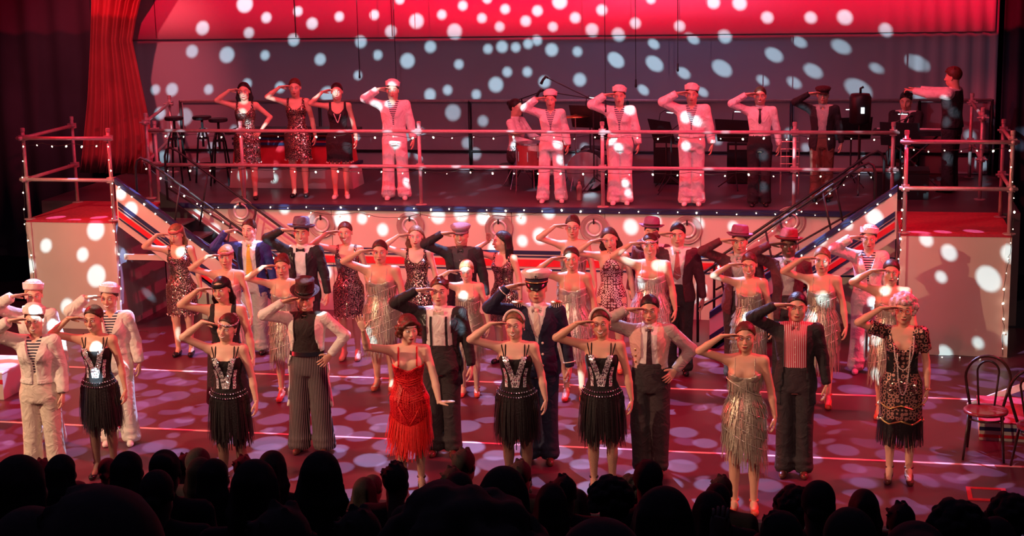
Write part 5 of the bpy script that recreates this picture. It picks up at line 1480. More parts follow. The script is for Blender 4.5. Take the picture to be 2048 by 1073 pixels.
# ---------------------------------------------------------------- outfits
def o_sailor(c, jacket='white_cotton', tr='white_cotton', jhem=.99):
    c.shirt('striped_jersey', .010, 1.0, collar=False, buttons=False, vneck=.05)
    c.trousers(tr, hem=.098, top=1.10, infl=.022, knee=.086)
    c.jacket(jacket, hem=jhem, opening=((jhem, .022), (1.08, .010), (1.20, .012), (1.385, .072)), infl=.034, flare=.0, lw=.058, sleeve=(.070, .064, .056), upto=.88)
    c.foot('sneaker', 'shoe_white')

def o_suit(c, jk='black_wool', sh='white_shirt', tr='dark_trousers', neck=None, hem=.078, jhem=.76, lapel=None, opening=None, braces=False, shoes='shoe_black', tails=None, infl=.026, belt=None, sl=True, ttop=1.05, vneck=0.0, buttons=True, flare=.02, jb=None):
    c.shirt(sh, .012, .97, vneck=vneck, buttons=buttons)
    c.trousers(tr, hem=hem, top=ttop, belt=belt)
    c.jacket(jk, hem=jhem, opening=opening or ((jhem, .085), (1.0, .060), (1.12, .055), (1.385, .090)), infl=infl, lapel=lapel, tails=tails, flare=flare, buttons=jb)
    if neck: neck(c)
    if braces:
        for q in (-1, 1):
            p = c.on_front(c.sh, [(q * .072, z) for z in np.linspace(1.05, 1.38, 9)], .006)
            V, Q = strip_on(c.sh, [(q * .062, z) for z in np.linspace(1.05, 1.37, 9)], [(q * .084, z) for z in np.linspace(1.05, 1.37, 9)], .007, 1)
            np_obj('brace', V, Q if q > 0 else Q[:, ::-1], M['black_wool'], c.root)
    c.foot('mens', shoes)

def o_showgirl(c):
    """black leotard top with silver sequin panels, bead belts and a black fringe skirt over fishnets"""
    c.dress('black_velvet', zn=1.285, curve=3.2, hem=.70, infl=.008, skirt=[(.70, .165, .122), (.86, .196, .132), (.95, .176, .118)], zmax=1.37, wide=.085, h=.0145)
    for q in (-1, 1):
        c.strap(q * .088, 1.30, .006, 'black_velvet'); c.strap(q * .098, 1.30, .005, 'black_velvet', xs=q * .125)
        zs = np.linspace(1.315, 1.02, 11)
        f = lambda z: np.interp(z, (1.02, 1.12, 1.22, 1.315), (.016, .036, .070, .098))
        V, Q = strip_on(c.dr, [(q * (f(z) - .036 if z > 1.10 else 0.0), z) for z in zs], [(q * (f(z) + .016), z) for z in zs], .006, 3)
        np_obj('sequin_panel', V, Q if q < 0 else Q[:, ::-1], M['sequin_silver'], c.root)
        zs = np.linspace(1.20, 1.02, 7)
        g = lambda z: np.interp(z, (1.02, 1.12, 1.22), (.082, .084, .108)) * c.wd
        V, Q = strip_on(c.dr, [(q * (g(z) - .016), z) for z in zs], [(q * (g(z) + .010), z) for z in zs], .006, 2)
        np_obj('sequin_panel', V, Q if q < 0 else Q[:, ::-1], M['sequin_silver'], c.root)
    for k, (za, dip) in enumerate(((.995, .025), (.965, .035))):
        pts = []
        for i in range(49):
            th = PI * (1.02 + .96 * i / 48); z = za - dip * abs(math.sin(th)) ** 2
            x, y = c.ring_pt(th, z, .012); pts.append((x, y, z))
        c.beads('bead_belt', pts, .0085, 'chrome', step=.024)
    c.fringe('fringe_skirt', .955, 0, .43, 'black_fringe', 190, flare=.040, wdt=.016, jag=.12)
    c.fringe('fringe_skirt', .90, 0, .42, 'black_fringe', 150, flare=.028, wdt=.018, jag=.18)
    c.foot('heel', 'shoe_black' if c.S.get('shoe', 0) == 0 else 'shoe_red')

def o_fringe(c, m='silver_fringe', zn=1.245, hem=.64, long=0.0, slope=.42):
    c.dress(m, zn=zn, curve=3.5, hem=hem, infl=.010, skirt=[(hem, .185, .140), (.80, .185, .130), (.92, .180, .122), (.98, .160, .112)], zmax=1.36, wide=.095)
    for q in (-1, 1): c.strap(q * .085, zn + .02, .0035, m)
    for k in range(7):
        z0 = 1.235 - .092 * k
        c.fringe('fringe_tier', z0, slope if k else .05, .118 + (.03 if k > 4 else 0), m, 120, flare=.020, wdt=.015, jag=.10)
        if k:
            pts = []
            for i in range(41):
                th = 2 * PI * i / 40; x, y = c.ring_pt(th, z0, .010); z = z0 + slope * x; x, y = c.ring_pt(th, z, .014); pts.append((x, y, z))
            mb = MB(); mb.tube(pts, .0052, 5); mb.build('tier_edge', M['silver_fringe_light'], c.root, True)
    c.fringe('hem_fringe', hem + .01, slope * .8, .22 + long, m, 110, flare=.018, wdt=.014, jag=.25)
    c.foot('heel', 'shoe_red')

def o_sequin(c, m='sequin_brown', beads=False, bright='sequin_brown_bright', hem=.59, shoe='shoe_black', neck=1.30):
    c.dress(m, tank=(.085, .130), zn=neck - .03, curve=9.0, hem=hem, infl=.011, skirt=[(hem, .190, .146), (.80, .196, .136), (.92, .192, .128)], zmax=1.42, wide=.115, over=lambda s: [s.cap((q * .080, .018, 1.380), (q * .125, .012, 1.380), .058, .056, .02) for q in (-1, 1)])
    if bright:
        zs = np.linspace(1.275, .93, 12)
        f = lambda z: np.interp(z, (.93, 1.02, 1.15, 1.275), (.012, .052, .035, .085))
        V, Q = strip_on(c.dr, [(-f(z), z) for z in zs], [(f(z), z) for z in zs], .004, 6); np_obj('beaded_front', V, Q[:, ::-1], M[bright], c.root)
        for q in (-1, 1):       # diamond outline
            pts = c.on_front(c.dr, [(0, 1.02), (q * .035, .975), (0, .93)], .008); 
            if len(pts) > 1: mb = MB(); mb.tube(pts, .004, 5); mb.build('bead_line', M['pearl'], c.root, True)
    # scalloped hem: a ring of rounded tabs, each ending in a bead
    V = []; Q = []; n = 18
    for i in range(n):
        th0 = 2 * PI * i / n; b = len(V); m_ = 6
        for j in range(m_ + 1):
            a = th0 + 2 * PI / n * j / m_; x, y = c.ring_pt(a, hem + .02, .002); x2, y2 = c.ring_pt(a, hem + .001, .006)
            V += [(x, y, hem + .02), (x2, y2, hem - .012 - .030 * math.sin(PI * j / m_))]
        for j in range(m_): Q.append((b + 2 * j, b + 2 * j + 2, b + 2 * j + 3, b + 2 * j + 1))
    np_obj('scalloped_hem', np.array(V), np.array(Q), M[m], c.root)
    pts = [(*c.ring_pt(2 * PI * (i + .5) / n, hem + .001, .008), hem - .046) for i in range(n)]
    vs = [sphere_np(p, .009, 4, 6) for p in pts]; off = 0; QQ = []
    for v, q in vs: QQ.append(q + off); off += len(v)
    np_obj('hem_beads', np.vstack([v for v, q in vs]), np.vstack(QQ), M['pearl'], c.root)['kind'] = 'stuff'
    if beads:
        pts = c.on_front(c.dr, [(.075 * math.cos(a), 1.14 + .20 * 0 + (.23 * (abs(math.cos(a)) ** 1.3))) for a in np.linspace(PI, 0, 23)], .014)
        c.beads('bead_necklace', pts, .009, 'pearl')
    c.foot('flat', shoe)

def o_black_dress(c):
    c.dress('black_dress_cloth', zn=1.190, curve=18.0, hem=.40, tank=(.078, .140), infl=.010, skirt=[(.40, .215, .165), (.80, .185, .130), (.92, .178, .122)], zmax=1.42, wide=.115, over=lambda s: [s.cap((q * .080, .018, 1.380), (q * .125, .012, 1.380), .058, .056, .02) for q in (-1, 1)])
    mb = MB(); y = trace_y(c.dr, [.115], [1.335])[0]; mb.lathe([(.004, 0), (.030, -.004), (.024, -.016), (.006, -.020)], 7, c=(.115, (y if not np.isnan(y) else -.07), 1.335), axis='y'); mb.build('silver_brooch', M['sequin_silver'], c.root)
    c.foot('flat', 'shoe_black')

def o_ring(c):
    c.dress('ring_cloth', zn=1.36, curve=-9.0, hem=.60, infl=.011, skirt=[(.60, .175, .135), (.80, .180, .128), (.92, .176, .120)], zmax=1.42, back=1.15)
    c.foot('heel', 'shoe_red')
    mb = MB(); mb.lathe([(.055, 1.405), (.062, 1.41), (.060, 1.43), (.054, 1.43)], 20, c=(0, .025, 0)); mb.build('halter_band', M['ring_cloth'], c.root, True)

def o_red(c):
    c.dress('red_dress_cloth', zn=1.205, curve=6.5, hem=.56, infl=.010, skirt=[(.56, .165, .135), (.80, .180, .130), (.92, .184, .126)], zmax=1.37, wide=.085, mats=M['red_lace'])
    for q in (-1, 1): c.strap(q * .085, 1.26, .009, 'red_dress_cloth')
    for k in range(7):
        z = 1.10 - .022 * k if k < 3 else .96 - .022 * (k - 3)
        pts = c.on_front(c.dr, [(x, z + (abs(x) * .25)) for x in np.linspace(-.14, .14, 15)], .006)
        mb = MB(); mb.tube(pts, .0035, 5); mb.build('trim_band', M['red_fringe'], c.root, True)
    for q in (-1, 1):
        pts = c.on_front(c.dr, [(q * .10, .86), (q * .05, .76), (0, .68)], .008)
        if len(pts) > 1: mb = MB(); mb.tube(pts, .005, 5); mb.build('trim_band', M['red_fringe'], c.root, True)
    c.fringe('hem_fringe', .74, 0, .27, 'red_fringe', 190, flare=.045, wdt=.013, jag=.22, wave=lambda th: -.10 * abs(math.sin(th)) ** 2 + .04, hang=-.015)
    c.fringe('hem_fringe', .66, 0, .24, 'red_fringe', 170, flare=.04, wdt=.013, jag=.2, wave=lambda th: -.06 * abs(math.sin(th)), hang=-.02)
    c.fringe('side_fringe', .98, -.9, .16, 'red_fringe', 60, flare=.02, wdt=.011)
    c.foot('heel', 'shoe_black')

def o_pearls(c):
    c.dress('scroll_lace', tank=(.085, .30), zn=1.235, curve=12.0, hem=.58, infl=.013, skirt=[(.58, .190, .150), (.80, .188, .134), (.92, .184, .126)], zmax=1.42, wide=.085)
    s = Sdf()
    for q in (-1, 1):
        a = c.arm[q]; s.cap((q * .10, .018, 1.388), a['S'], .048, .060, 0.02); s.cap(a['S'], a['S'] + (a['E'] - a['S']) * .62, .060, .066, .02)
        e = a['S'] + (a['E'] - a['S']) * .60; n = (a['E'] - a['S']); n = n / np.linalg.norm(n)
        s.sub(lambda P, n=n, e=e: np.maximum(-((P - e) @ n), np.sqrt(((P - e) ** 2).sum(-1)) - .12))
    c.solid('sheer_sleeve', s, M['scroll_lace'], .015)
    V, Q = strip_on(c.dr, [(-.075, z) for z in np.linspace(1.22, 1.02, 7)], [(-.135, z) for z in np.linspace(1.22, 1.02, 7)], .004, 2); np_obj('velvet_panel', V, Q, M['black_velvet'], c.root)
    V, Q = strip_on(c.dr, [(.075, z) for z in np.linspace(1.22, 1.02, 7)], [(.135, z) for z in np.linspace(1.22, 1.02, 7)], .004, 2); np_obj('velvet_panel', V, Q[:, ::-1], M['black_velvet'], c.root)
    for x, z in ((-.10, .90), (0, .93), (.10, .88)):
        zs = np.linspace(z - .06, z + .06, 7); f = [math.sqrt(max(.01, 1 - ((q - z) / .062) ** 2)) * .032 for q in zs]
        V, Q = strip_on(c.dr, [(x - a, q) for a, q in zip(f, zs)], [(x + a, q) for a, q in zip(f, zs)], .007, 3); np_obj('sequin_flower', V, Q[:, ::-1], M['sequin_brown_bright'], c.root)
    for z0, r in ((.74, .007), (.60, .009)):
        pts = []
        for i in range(97):
            th = 2 * PI * i / 96; z = z0 - .035 * abs(((i / 8) % 2) - 1); x, y = c.ring_pt(th, max(z, .585), .010); pts.append((x, y, z))
        mb = MB(); mb.tube(pts, r, 5); mb.build('zigzag_trim', M['gold'], c.root, True)
    c.fringe('hem_fringe', .60, 0, .24, 'black_fringe', 170, flare=.014, wdt=.016, jag=.12)
    for k, (xx, zz) in enumerate(((.055, .52), (.085, .30))):
        pts = c.on_front(c.dr, [(xx * math.cos(a) + .01, 1.36 - zz * (math.sin(a) if math.sin(a) > 0 else 0) ** .8) for a in np.linspace(0, PI, 33)], .016)
        c.beads('pearl_necklace', pts, .0075, 'pearl')
    c.glasses('shoe_red')
    a = c.arm[1]; mb = MB(); u = a['d']; ctr = a['W'] + u * 0.0
    mb.tube([tuple(ctr + .030 * (math.cos(t) * a['s'] + math.sin(t) * a['n'])) for t in np.linspace(0, 2 * PI, 14)], .005, 6); mb.build('bracelet', M['gold'], c.root, True)
    c.foot('strap', 'shoe_brown')

def o_tailcoat_white(c):
    c.shirt('black_shirt', .014, 1.0)
    c.trousers('pinstripe', hem=.112, top=1.06, knee=.100, infl=.018, belt='shoe_black')
    c.jacket('white_cotton', hem=.46, opening=((.46, .22), (.90, .20), (1.00, .15), (1.18, .105), (1.385, .105)), infl=.030, flare=.03, lw=.05)
    c.foot('mens', 'shoe_brown')
def o_captain(c):
    c.shirt('white_shirt', .010, 1.1, buttons=False); c.trousers('navy_wool', hem=.082, top=1.05)
    c.jacket('navy_wool', hem=.80, opening=((.80, .012), (1.10, .010), (1.17, .014), (1.385, .078)), infl=.028, lw=.05,
             buttons=([(q * .050, z) for q in (-1, 1) for z in (.92, 1.02, 1.12)], 'pearl'))
    c.tie('cream_bow', .22)
    for q in (-1, 1):
        S_ = c.arm[q]['S']; t = S_ + np.array([0, 0, .078]); mb = MB(); mb.lathe([(.050, 0), (.052, .012), (.03, .018)], 12, c=(t[0] * .92, t[1], t[2] - .004)); e = mb.build('epaulette', M['gold'], c.root)
        V = []; Q = []
        for i in range(16):
            a = 2 * PI * i / 16; b = len(V); p0 = (t[0] * .92 + .05 * math.cos(a), t[1] + .05 * math.sin(a))
            V += [(p0[0] - .004, p0[1], t[2]), (p0[0] + .004, p0[1], t[2]), (p0[0] + .004, p0[1], t[2] - .055), (p0[0] - .004, p0[1], t[2] - .055)]; Q.append((b, b + 1, b + 2, b + 3))
        np_obj('epaulette_fringe', np.array(V), np.array(Q), M['pearl'], e)
    for q in (-1, 1):
        a = c.arm[q]; ctr = a['E'] + (a['W'] - a['E']) * .80; u = (a['W'] - a['E']); u /= np.linalg.norm(u); s_ = np.cross(u, [0, 0, 1.0]); s_ /= np.linalg.norm(s_) + 1e-9; n_ = np.cross(u, s_)
        mb = MB(); mb.tube([tuple(ctr + .051 * (math.cos(t) * s_ + math.sin(t) * n_)) for t in np.linspace(0, 2 * PI, 16)], .005, 6); mb.build('cuff_braid', M['pearl'], c.root, True)
    c.foot('mens', 'shoe_brown')
def o_vest(c):
    c.shirt('white_shirt', .012, 1.0, sleeves=True, sl=(.060, .056, .046)); c.trousers('dark_trousers', hem=.075, top=1.09, knee=.098, infl=.024)
    c.jacket('pink_vest', hem=1.02, opening=((1.02, .10), (1.15, .075), (1.385, .070)), infl=.024, lw=.055, sides=(), name='waistcoat', flare=.02, buttons=([(-.125, z) for z in (1.10, 1.16, 1.22)], 'brass'))
    c.tie('dark_tie', .40, .034)
    s = Sdf(); c.sleeves(s, .064, .060, .048); c.solid('sleeves', s, M['grey_linen'], .0165)
    c.foot('mens', 'shoe_brown')
def o_shirt_tie(c):
    c.shirt('white_shirt', .016, 1.0, sleeves=True, sl=(.062, .056, .044)); c.trousers('black_wool', hem=.08); c.tie('black_satin', .20, .022); c.foot('mens', 'shoe_black')
def o_conductor(c):
    c.shirt('white_shirt', .016, 1.0, sleeves=True, sl=(.066, .060, .048)); c.trousers('black_wool', hem=.085)
    c.jacket('black_wool', hem=.90, opening=((.90, .03), (1.2, .03), (1.385, .07)), infl=.028, sides=(), name='waistcoat'); c.foot('mens', 'shoe_black')

def make(S, outfit, **kw):
    c = Person(S); c.build_body(); outfit(c, **kw); c.hair(); c.hat()
    if S.get('glasses'): c.glasses()
    if S.get('earring'):
        for q in (-1, 1):
            v, f = sphere_np((q * .082, .0, -.040), .007, 5, 8); o = np_obj('earring', v, f, M['chrome']); me = o.data; bpy.data.objects.remove(o); c.head_part('earring', me)
    return c
def P(x, y, h, label, **kw):
    S = dict(x=x, y=y, h=h, label=label, yaw=.16); S.update(kw); return S

bow = lambda c: c.bowtie('black_satin')
# ---- front row
make(P(-2.98, .46, 1.69, 'sailor in white suit at far left of the front row, cut by the edge', sex='f', hat='sailor', stance=.115, hair='under_hat', hairc='brown', mouth='smile', hy=.15, wd=1.05, armL='down_close', skin=1), o_sailor, tr='cream_cotton')
make(P(-3.56, 1.52, 1.67, 'sailor in white suit standing behind the leftmost front sailor', hat='sailor', stance=.115, hair='under_hat', hairc='blonde', hy=.25, skin=1, wd=1.02, yaw=.22), o_sailor)
make(P(-2.50, .70, 1.66, 'leftmost dancer in black fringe skirt and silver sequin bodice', hair='low_bun', hairc='brown', mouth='smile', hy=-.12, hp=.05, tights='sheer_tights', heel=.035, yaw=.12, wd=1.0), o_showgirl)
make(P(-2.81, 1.66, 1.63, 'sailor in white suit behind the leftmost sequin-bodice dancer, before the left block', hat='sailor', stance=.115, hair='under_hat', hairc='brown', hy=-.1, mouth='smile', yaw=.2, wd=1.03), o_sailor)
make(P(-1.13, .49, 1.67, 'dancer in black fringe skirt, smiling head tipped sideways, second sequin bodice from left', hair='low_bun', hairc='brown', mouth='smile', hr=.22, hy=-.18, skin=1, tights='sheer_tights', heel=.035, earring=1, hat='jewel_band', yaw=.12), o_showgirl)
make(P(-1.72, 1.91, 1.69, 'woman in long plain black dress with dark hair and silver brooch', hair='long', hairc='black', hat='dark_scarf', hr=-.08, hy=-.15, mouth='smile', wd=1.12, yaw=.15), o_black_dress)
make(P(-2.42, 3.73, 1.64, 'dancer in pale silver fringe with a red headband, in front of the blue suit', hair='updo', hairc='blonde', hat='red_band', heel=.035, yaw=.2), o_fringe, m='silver_fringe_light')
make(P(-3.58, 5.07, 1.64, 'long-haired dancer in burgundy sequins at far left by the stairs', hair='long', hairc='dark_blonde', hat='red_band', hp=.18, hy=-.2, yaw=.15), o_sequin)
make(P(-2.74, 5.28, 1.66, 'person in blue jacket with yellow tie and baggy pale grey trousers', sex='m', hair='slick', hairc='brown', hy=-.15, skin=1, armR='salute_low', dW=(-.05, 0, -.02), yaw=.12), o_suit, jk='blue_wool', tr='pale_grey_trousers', hem=.095, neck=lambda c: c.tie('check_tie', .40, .05), lapel='navy_wool', jhem=.74, opening=((.74, .11), (1.0, .085), (1.385, .085)))
make(P(-1.64, 3.40, 1.62, 'dancer in silver fringe between the grey-fedora man and the white tailcoat', hair='updo', hairc='auburn', hp=.08, heel=.035, yaw=.18), o_fringe)
make(P(-1.89, 4.74, 1.74, 'man in black suit, braces, bow tie and grey fedora', sex='m', hair='under_hat', hairc='brown', hat='fedora_grey', mouth='smile', hy=.1, armR='salute_high', yaw=.1), o_suit, jk='black_wool', sh='white_shirt', neck=bow, braces=True, lapel='black_satin')
make(P(-.79, 1.69, 1.68, 'person in white tailcoat, black shirt, dark red top hat and pinstripe trousers', sex='m', hair='under_hat', hairc='brown', hat='topper', stance=.125, mouth='smile', hy=.15, armL='hip', yaw=.10, armR='salute_low', hp=.10), o_tailcoat_white)
make(P(-1.48, 5.15, 1.67, 'dancer in burgundy sequins with bare legs, left of the broad silver-fringe dancer', hair='low_bun', hairc='auburn', mouth='smile', hr=-.06, heel=.03, yaw=.12, armR='salute'), o_sequin, shoe='shoe_tan')
make(P(-.71, 3.95, 1.69, 'broad-shouldered dancer in silver fringe with dark cropped hair, between two burgundy dancers', hair='slick', hairc='brown', wd=1.16, hy=.12, heel=.03, yaw=.05), o_fringe, m='silver_fringe')
make(P(.50, .72, 1.65, 'woman in bright red fringed dress with one arm flung up', hair='bob', hairc='auburn', mouth='calm', hy=.35, hp=.10, armR='raised_wave', armL='low_flick', tights='fishnet', heel=.04, yaw=.22, wd=1.04, hat='pearl_band', skin=1), o_red)
make(P(.52, 1.80, 1.75, 'man in black tailcoat with white shirt, cream bow tie and black braces', sex='m', hair='short', hairc='auburn', skin=1, wd=1.06, yaw=.10, hy=.05, hp=-.05), o_suit, jk='black_wool', neck=lambda c: c.bowtie('cream_bow'), tr='dark_trousers', hem=.085, braces=True, lapel='black_satin', opening=((.68, .20), (.95, .18), (1.08, .125), (1.22, .115), (1.385, .115)), jhem=.68, shoes='shoe_brown', ttop=1.10)
make(P(-.61, 5.09, 1.65, 'dancer in burgundy sequins with long loose wavy hair, left of the flat cap', hair='long_wavy', hairc='dark_blonde', hy=.05, yaw=.12, skin=1), o_sequin, m='sequin_brown_bright')
make(P(-.02, 4.90, 1.72, 'man in black suit with dark shirt and tweed flat cap', sex='m', hair='under_hat', hairc='black', hat='flat', mouth='smile', yaw=.08, skin=0), o_suit, jk='black_wool', sh='dark_grey_shirt', neck=None)
make(P(.30, 3.83, 1.52, 'smallest fair-haired dancer in silver fringe, in front of the flat cap', hair='slick', hairc='blonde', mouth='smile', hp=.15, skin=1, yaw=.12), o_fringe)
make(P(.40, 5.21, 1.58, 'dark-haired dancer in burgundy sequins seen in profile facing left', hair='half_up', hairc='black', hy=-.75, yaw=-.35, armR='salute_steep'), o_sequin)
make(P(1.45, .88, 1.67, 'dancer in black fringe skirt, sequin bodice and white headband, eyes shut, left of the pair', hair='low_bun', hairc='dark_blonde', mouth='smile', hat='white_band', hy=-.12, tights='sheer_tights', heel=.035, earring=1, skin=1, yaw=.10, wd=1.06), o_showgirl)
make(P(1.49, 1.70, 1.84, 'captain in white peaked cap and navy double-breasted uniform', sex='m', hair='under_hat', hairc='dark_blonde', hat='captain', mouth='calm', yaw=.12, armR='salute_low', dW=(-.04, 0, .02)), o_captain)
make(P(1.46, 3.83, 1.68, 'smiling slim dancer in silver fringe right behind the captain', hair='low_bun', hairc='brown', mouth='smile', hr=-.06, heel=.03, yaw=.1, bust=1.1), o_fringe, m='silver_fringe_light')
make(P(1.18, 5.5, 1.72, 'dancer in glasses half hidden behind the smiling silver-fringe dancer', hair='updo', hairc='brown', glasses=1, yaw=.1), o_fringe)
make(P(1.71, 4.99, 1.69, 'dancer in halter dress covered with large silver and red rings', hair='long_wavy', hairc='brown', hp=.12, hr=-.15, yaw=.08, heel=.03), o_ring)
make(P(2.22, 4.42, 1.72, 'tallest silver-fringe dancer, smiling, in the middle right with sequined neckline', hair='low_bun', hairc='brown', mouth='smile', hat='jewel_band', wd=1.12, hp=-.08, armR='salute', yaw=.05, bust=1.2, skin=0), o_fringe, m='silver_fringe_light')
make(P(2.46, 5.00, 1.74, 'person in maroon jacket with white collar and patterned neck scarf', sex='m', hair='slick', hairc='black', yaw=.05, mouth='calm'), o_suit, jk='maroon_wool', neck=lambda c: c.tie('patterned_scarf', .30, .05), tr='dark_trousers', jhem=.84)
make(P(2.10, 5.55, 1.66, 'person in dark bowler mostly hidden behind the tallest silver-fringe dancer', sex='m', hair='under_hat', hairc='black', hat='bowler', yaw=.05, armR='down', armL='down', wd=.92), o_suit, jk='maroon_wool')
make(P(2.57, 1.52, 1.70, 'person in pink waistcoat with pale sleeves and spotted tie, hand on hip', sex='m', hair='slick', hairc='black', wd=1.0, armL='hip', hp=.08, yaw=.06, mouth='calm'), o_vest)
make(P(2.21, .97, 1.69, 'dancer in black fringe skirt, sequin bodice and white headband, eyes open, right of the pair', hair='low_bun', hairc='auburn', mouth='smile', hat='white_band', tights='fishnet', heel=.035, earring=1, skin=0, yaw=.06, hr=-.05, wd=1.05), o_showgirl)
make(P(3.16, 4.85, 1.70, 'person in black suit and purple fedora, waist hidden by a silver-fringe dancer', sex='m', hair='under_hat', hairc='brown', hat='fedora_purple', yaw=0), o_suit, jk='maroon_wool', sh='grey_shirt')
make(P(3.32, 3.95, 1.63, 'dancer in silver fringe in front of the purple fedora, looking down', hair='low_bun', hairc='auburn', heel=.03, hp=.10, yaw=.0, mouth='smile'), o_fringe, m='silver_fringe')
make(P(3.70, 4.68, 1.70, 'man in red fedora, maroon jacket and open grey shirt', sex='m', hair='under_hat', hairc='black', hat='fedora_red', skin=3, yaw=.0, vneck=1), o_suit, jk='maroon_wool', sh='grey_shirt', vneck=.08)
make(P(4.07, 3.91, 1.70, 'dancer in silver fringe right of the red fedora, hem hanging low to one side', hair='slick', hairc='dark_blonde', heel=.03, yaw=-.05), o_fringe, m='silver_fringe', long=.08)
make(P(3.49, .65, 1.68, 'dancer in silver fringe standing alone in the front row', hair='slick', hairc='auburn', heel=.0, yaw=.02, wd=1.0, armR='salute', skin=0), o_fringe, long=.0, slope=-.55)
make(P(3.88, 1.66, 1.72, 'person in black jacket over a red and white striped shirt', sex='m', hair='slick', hairc='black', yaw=0.0, hr=.05, hy=.05, mouth='calm'), o_suit, jk='black_wool', sh='red_stripe_shirt', tr='dark_trousers', opening=((.70, .12), (1.0, .10), (1.385, .10)), jhem=.68, shoes='shoe_brown', hem=.082)
make(P(4.56, 5.31, 1.67, 'sailor in white suit at right in front of the striped stair panel', hat='sailor', hair='under_hat', hairc='brown', yaw=-.02, wd=1.0, stance=.11), o_sailor, jhem=1.0)
make(P(4.76, 3.60, 1.65, 'dancer in silver fringe behind the curly-haired woman, by the right block', hair='low_bun', hairc='brown', yaw=-.08, heel=.03, wd=1.08, hy=.05), o_fringe)
make(P(4.82, 1.63, 1.73, 'woman with curly pinkish hair, round glasses, pearls and scrolled black dress', hair='curly', hairc='pink_grey', yaw=-.02, heel=.03, armL='down_close', wd=1.0, skin=0, hy=.03), o_pearls)
# ---- on the platform
Z = DECK
make(P(-3.79, 8.02, 1.62, 'leftmost dancer on the platform, sequin dress and long dark hair', z0=Z, hair='long', hairc='black', yaw=.25, armL='hip', hp=.05), o_sequin, m='sequin_brown')
make(P(-3.15, 8.29, 1.65, 'dancer on the platform in sequin dress with hair tied up, second from left', z0=Z, hair='low_bun', hairc='auburn', yaw=.2, hp=.1), o_sequin, m='sequin_brown_bright')
make(P(-2.52, 8.20, 1.59, 'dancer on the platform in plain black dress with long bead necklace', z0=Z, hair='low_bun', hairc='black', yaw=.25, armR='salute_low'), o_sequin, m='black_dress_cloth', bright=None, beads=True, shoe='shoe_white')
make(P(-1.72, 8.17, 1.61, 'tall sailor on the platform standing alone left of the drums', z0=Z, sex='m', hat='sailor', stance=.115, hair='under_hat', yaw=.2, wd=.95), o_sailor)
make(P(.46, 8.08, 1.48, 'sailor on the platform in front of the drum kit, feet apart', z0=Z, hat='sailor', hair='under_hat', yaw=.12, stance=.14, wd=.98, hat_tip=0), o_sailor, jhem=.96)
make(P(1.39, 7.98, 1.54, 'sailor on the platform beside the centre pole, sleeve over the hand', z0=Z, hat='sailor', hair='under_hat', hairc='brown', yaw=.1, wd=1.08, stance=.09), o_sailor)
make(P(2.33, 7.98, 1.56, 'sailor on the platform at the right of the three middle sailors', z0=Z, hat='sailor', hair='under_hat', yaw=.05, wd=1.05, stance=.09, sex='m'), o_sailor)
make(P(3.20, 7.98, 1.54, 'bareheaded person on the platform in white shirt and thin black tie', z0=Z, hair='slick', hairc='brown', yaw=.05, mouth='smile', sex='m', wd=.95), o_shirt_tie)
make(P(3.98, 8.46, 1.50, 'person on the platform in dark cap, dark jacket and brown trousers', z0=Z, hair='under_hat', hairc='brown', hat='flat_black', yaw=.0, sex='m'), o_suit, jk='black_wool', sh='grey_shirt', tr='brown_trousers', hem=.085, vneck=.06)
make(P(5.65, 9.30, 1.66, 'conductor in dark waistcoat and white sleeves facing the players', z0=Z, sex='m', hair='short_volume', hairc='auburn', yaw=-1.95, armR='conduct', armL='conduct', wd=1.12), o_conductor)
make(P(-.30, 9.5, 1.66, 'drummer seated in profile behind the drum kit, hair in a bun', z0=Z - .42, pose='seated', hair='bun', hairc='black', yaw=1.25, armR='drum', armL='drum', glasses=1, wd=1.05), lambda c: (c.shirt('white_shirt', .016, .95, sleeves=True), c.trousers('black_wool', hem=.07)))
make(P(5.10, 10.45, 1.66, 'keyboard player seated at the right of the platform in black with a bow tie', z0=Z - .42, pose='seated', hair='spiky', hairc='black', yaw=-.2, armR='lap', armL='lap', sex='m', hp=.2), lambda c: (c.shirt('white_shirt', .012, .97), c.trousers('black_wool', hem=.07), c.jacket('black_wool', hem=.90, opening=((.90, .03), (1.2, .04), (1.385, .07))), c.bowtie('black_satin')))

# ================================================================ PROPS
def rod(mb, a, b, r=.010, n=6): mb.tube([a, b], r, n)
# bar counter on the platform
t = thing('bar_counter', 'red bar counter with navy trim behind three dancers on the platform', 'bar counter', (-3.53, 9.05, DECK))
mb = MB(); mb.prism([(-.90, .34), (.86, .34), (.80, .78), (-.84, .78)], 0, .45); mb.build('front_panel', M['red_paint'], t)
mb = MB(); mb.prism([(-.95, 0), (.93, 0), (.89, .30), (-.91, .30)], -.05, .48); mb.build('plinth', M['cream_panel'], t)
mb = MB(); mb.box((-.95, -.07, .30), (.92, .50, .345)); mb.build('plinth_board', M['navy_paint'], t)
mb = MB(); mb.box((-.88, -.03, .62), (.84, -.002, .66)); mb.build('trim_board', M['navy_paint'], t)
mb = MB(); mb.box((-.88, -.03, .70), (.84, -.002, .73)); mb.build('trim_board', M['navy_paint'], t)
mb = MB(); mb.box((-.96, -.10, .78), (.92, .52, .83)); mb.build('bar_top', M['dark_steel'], t)
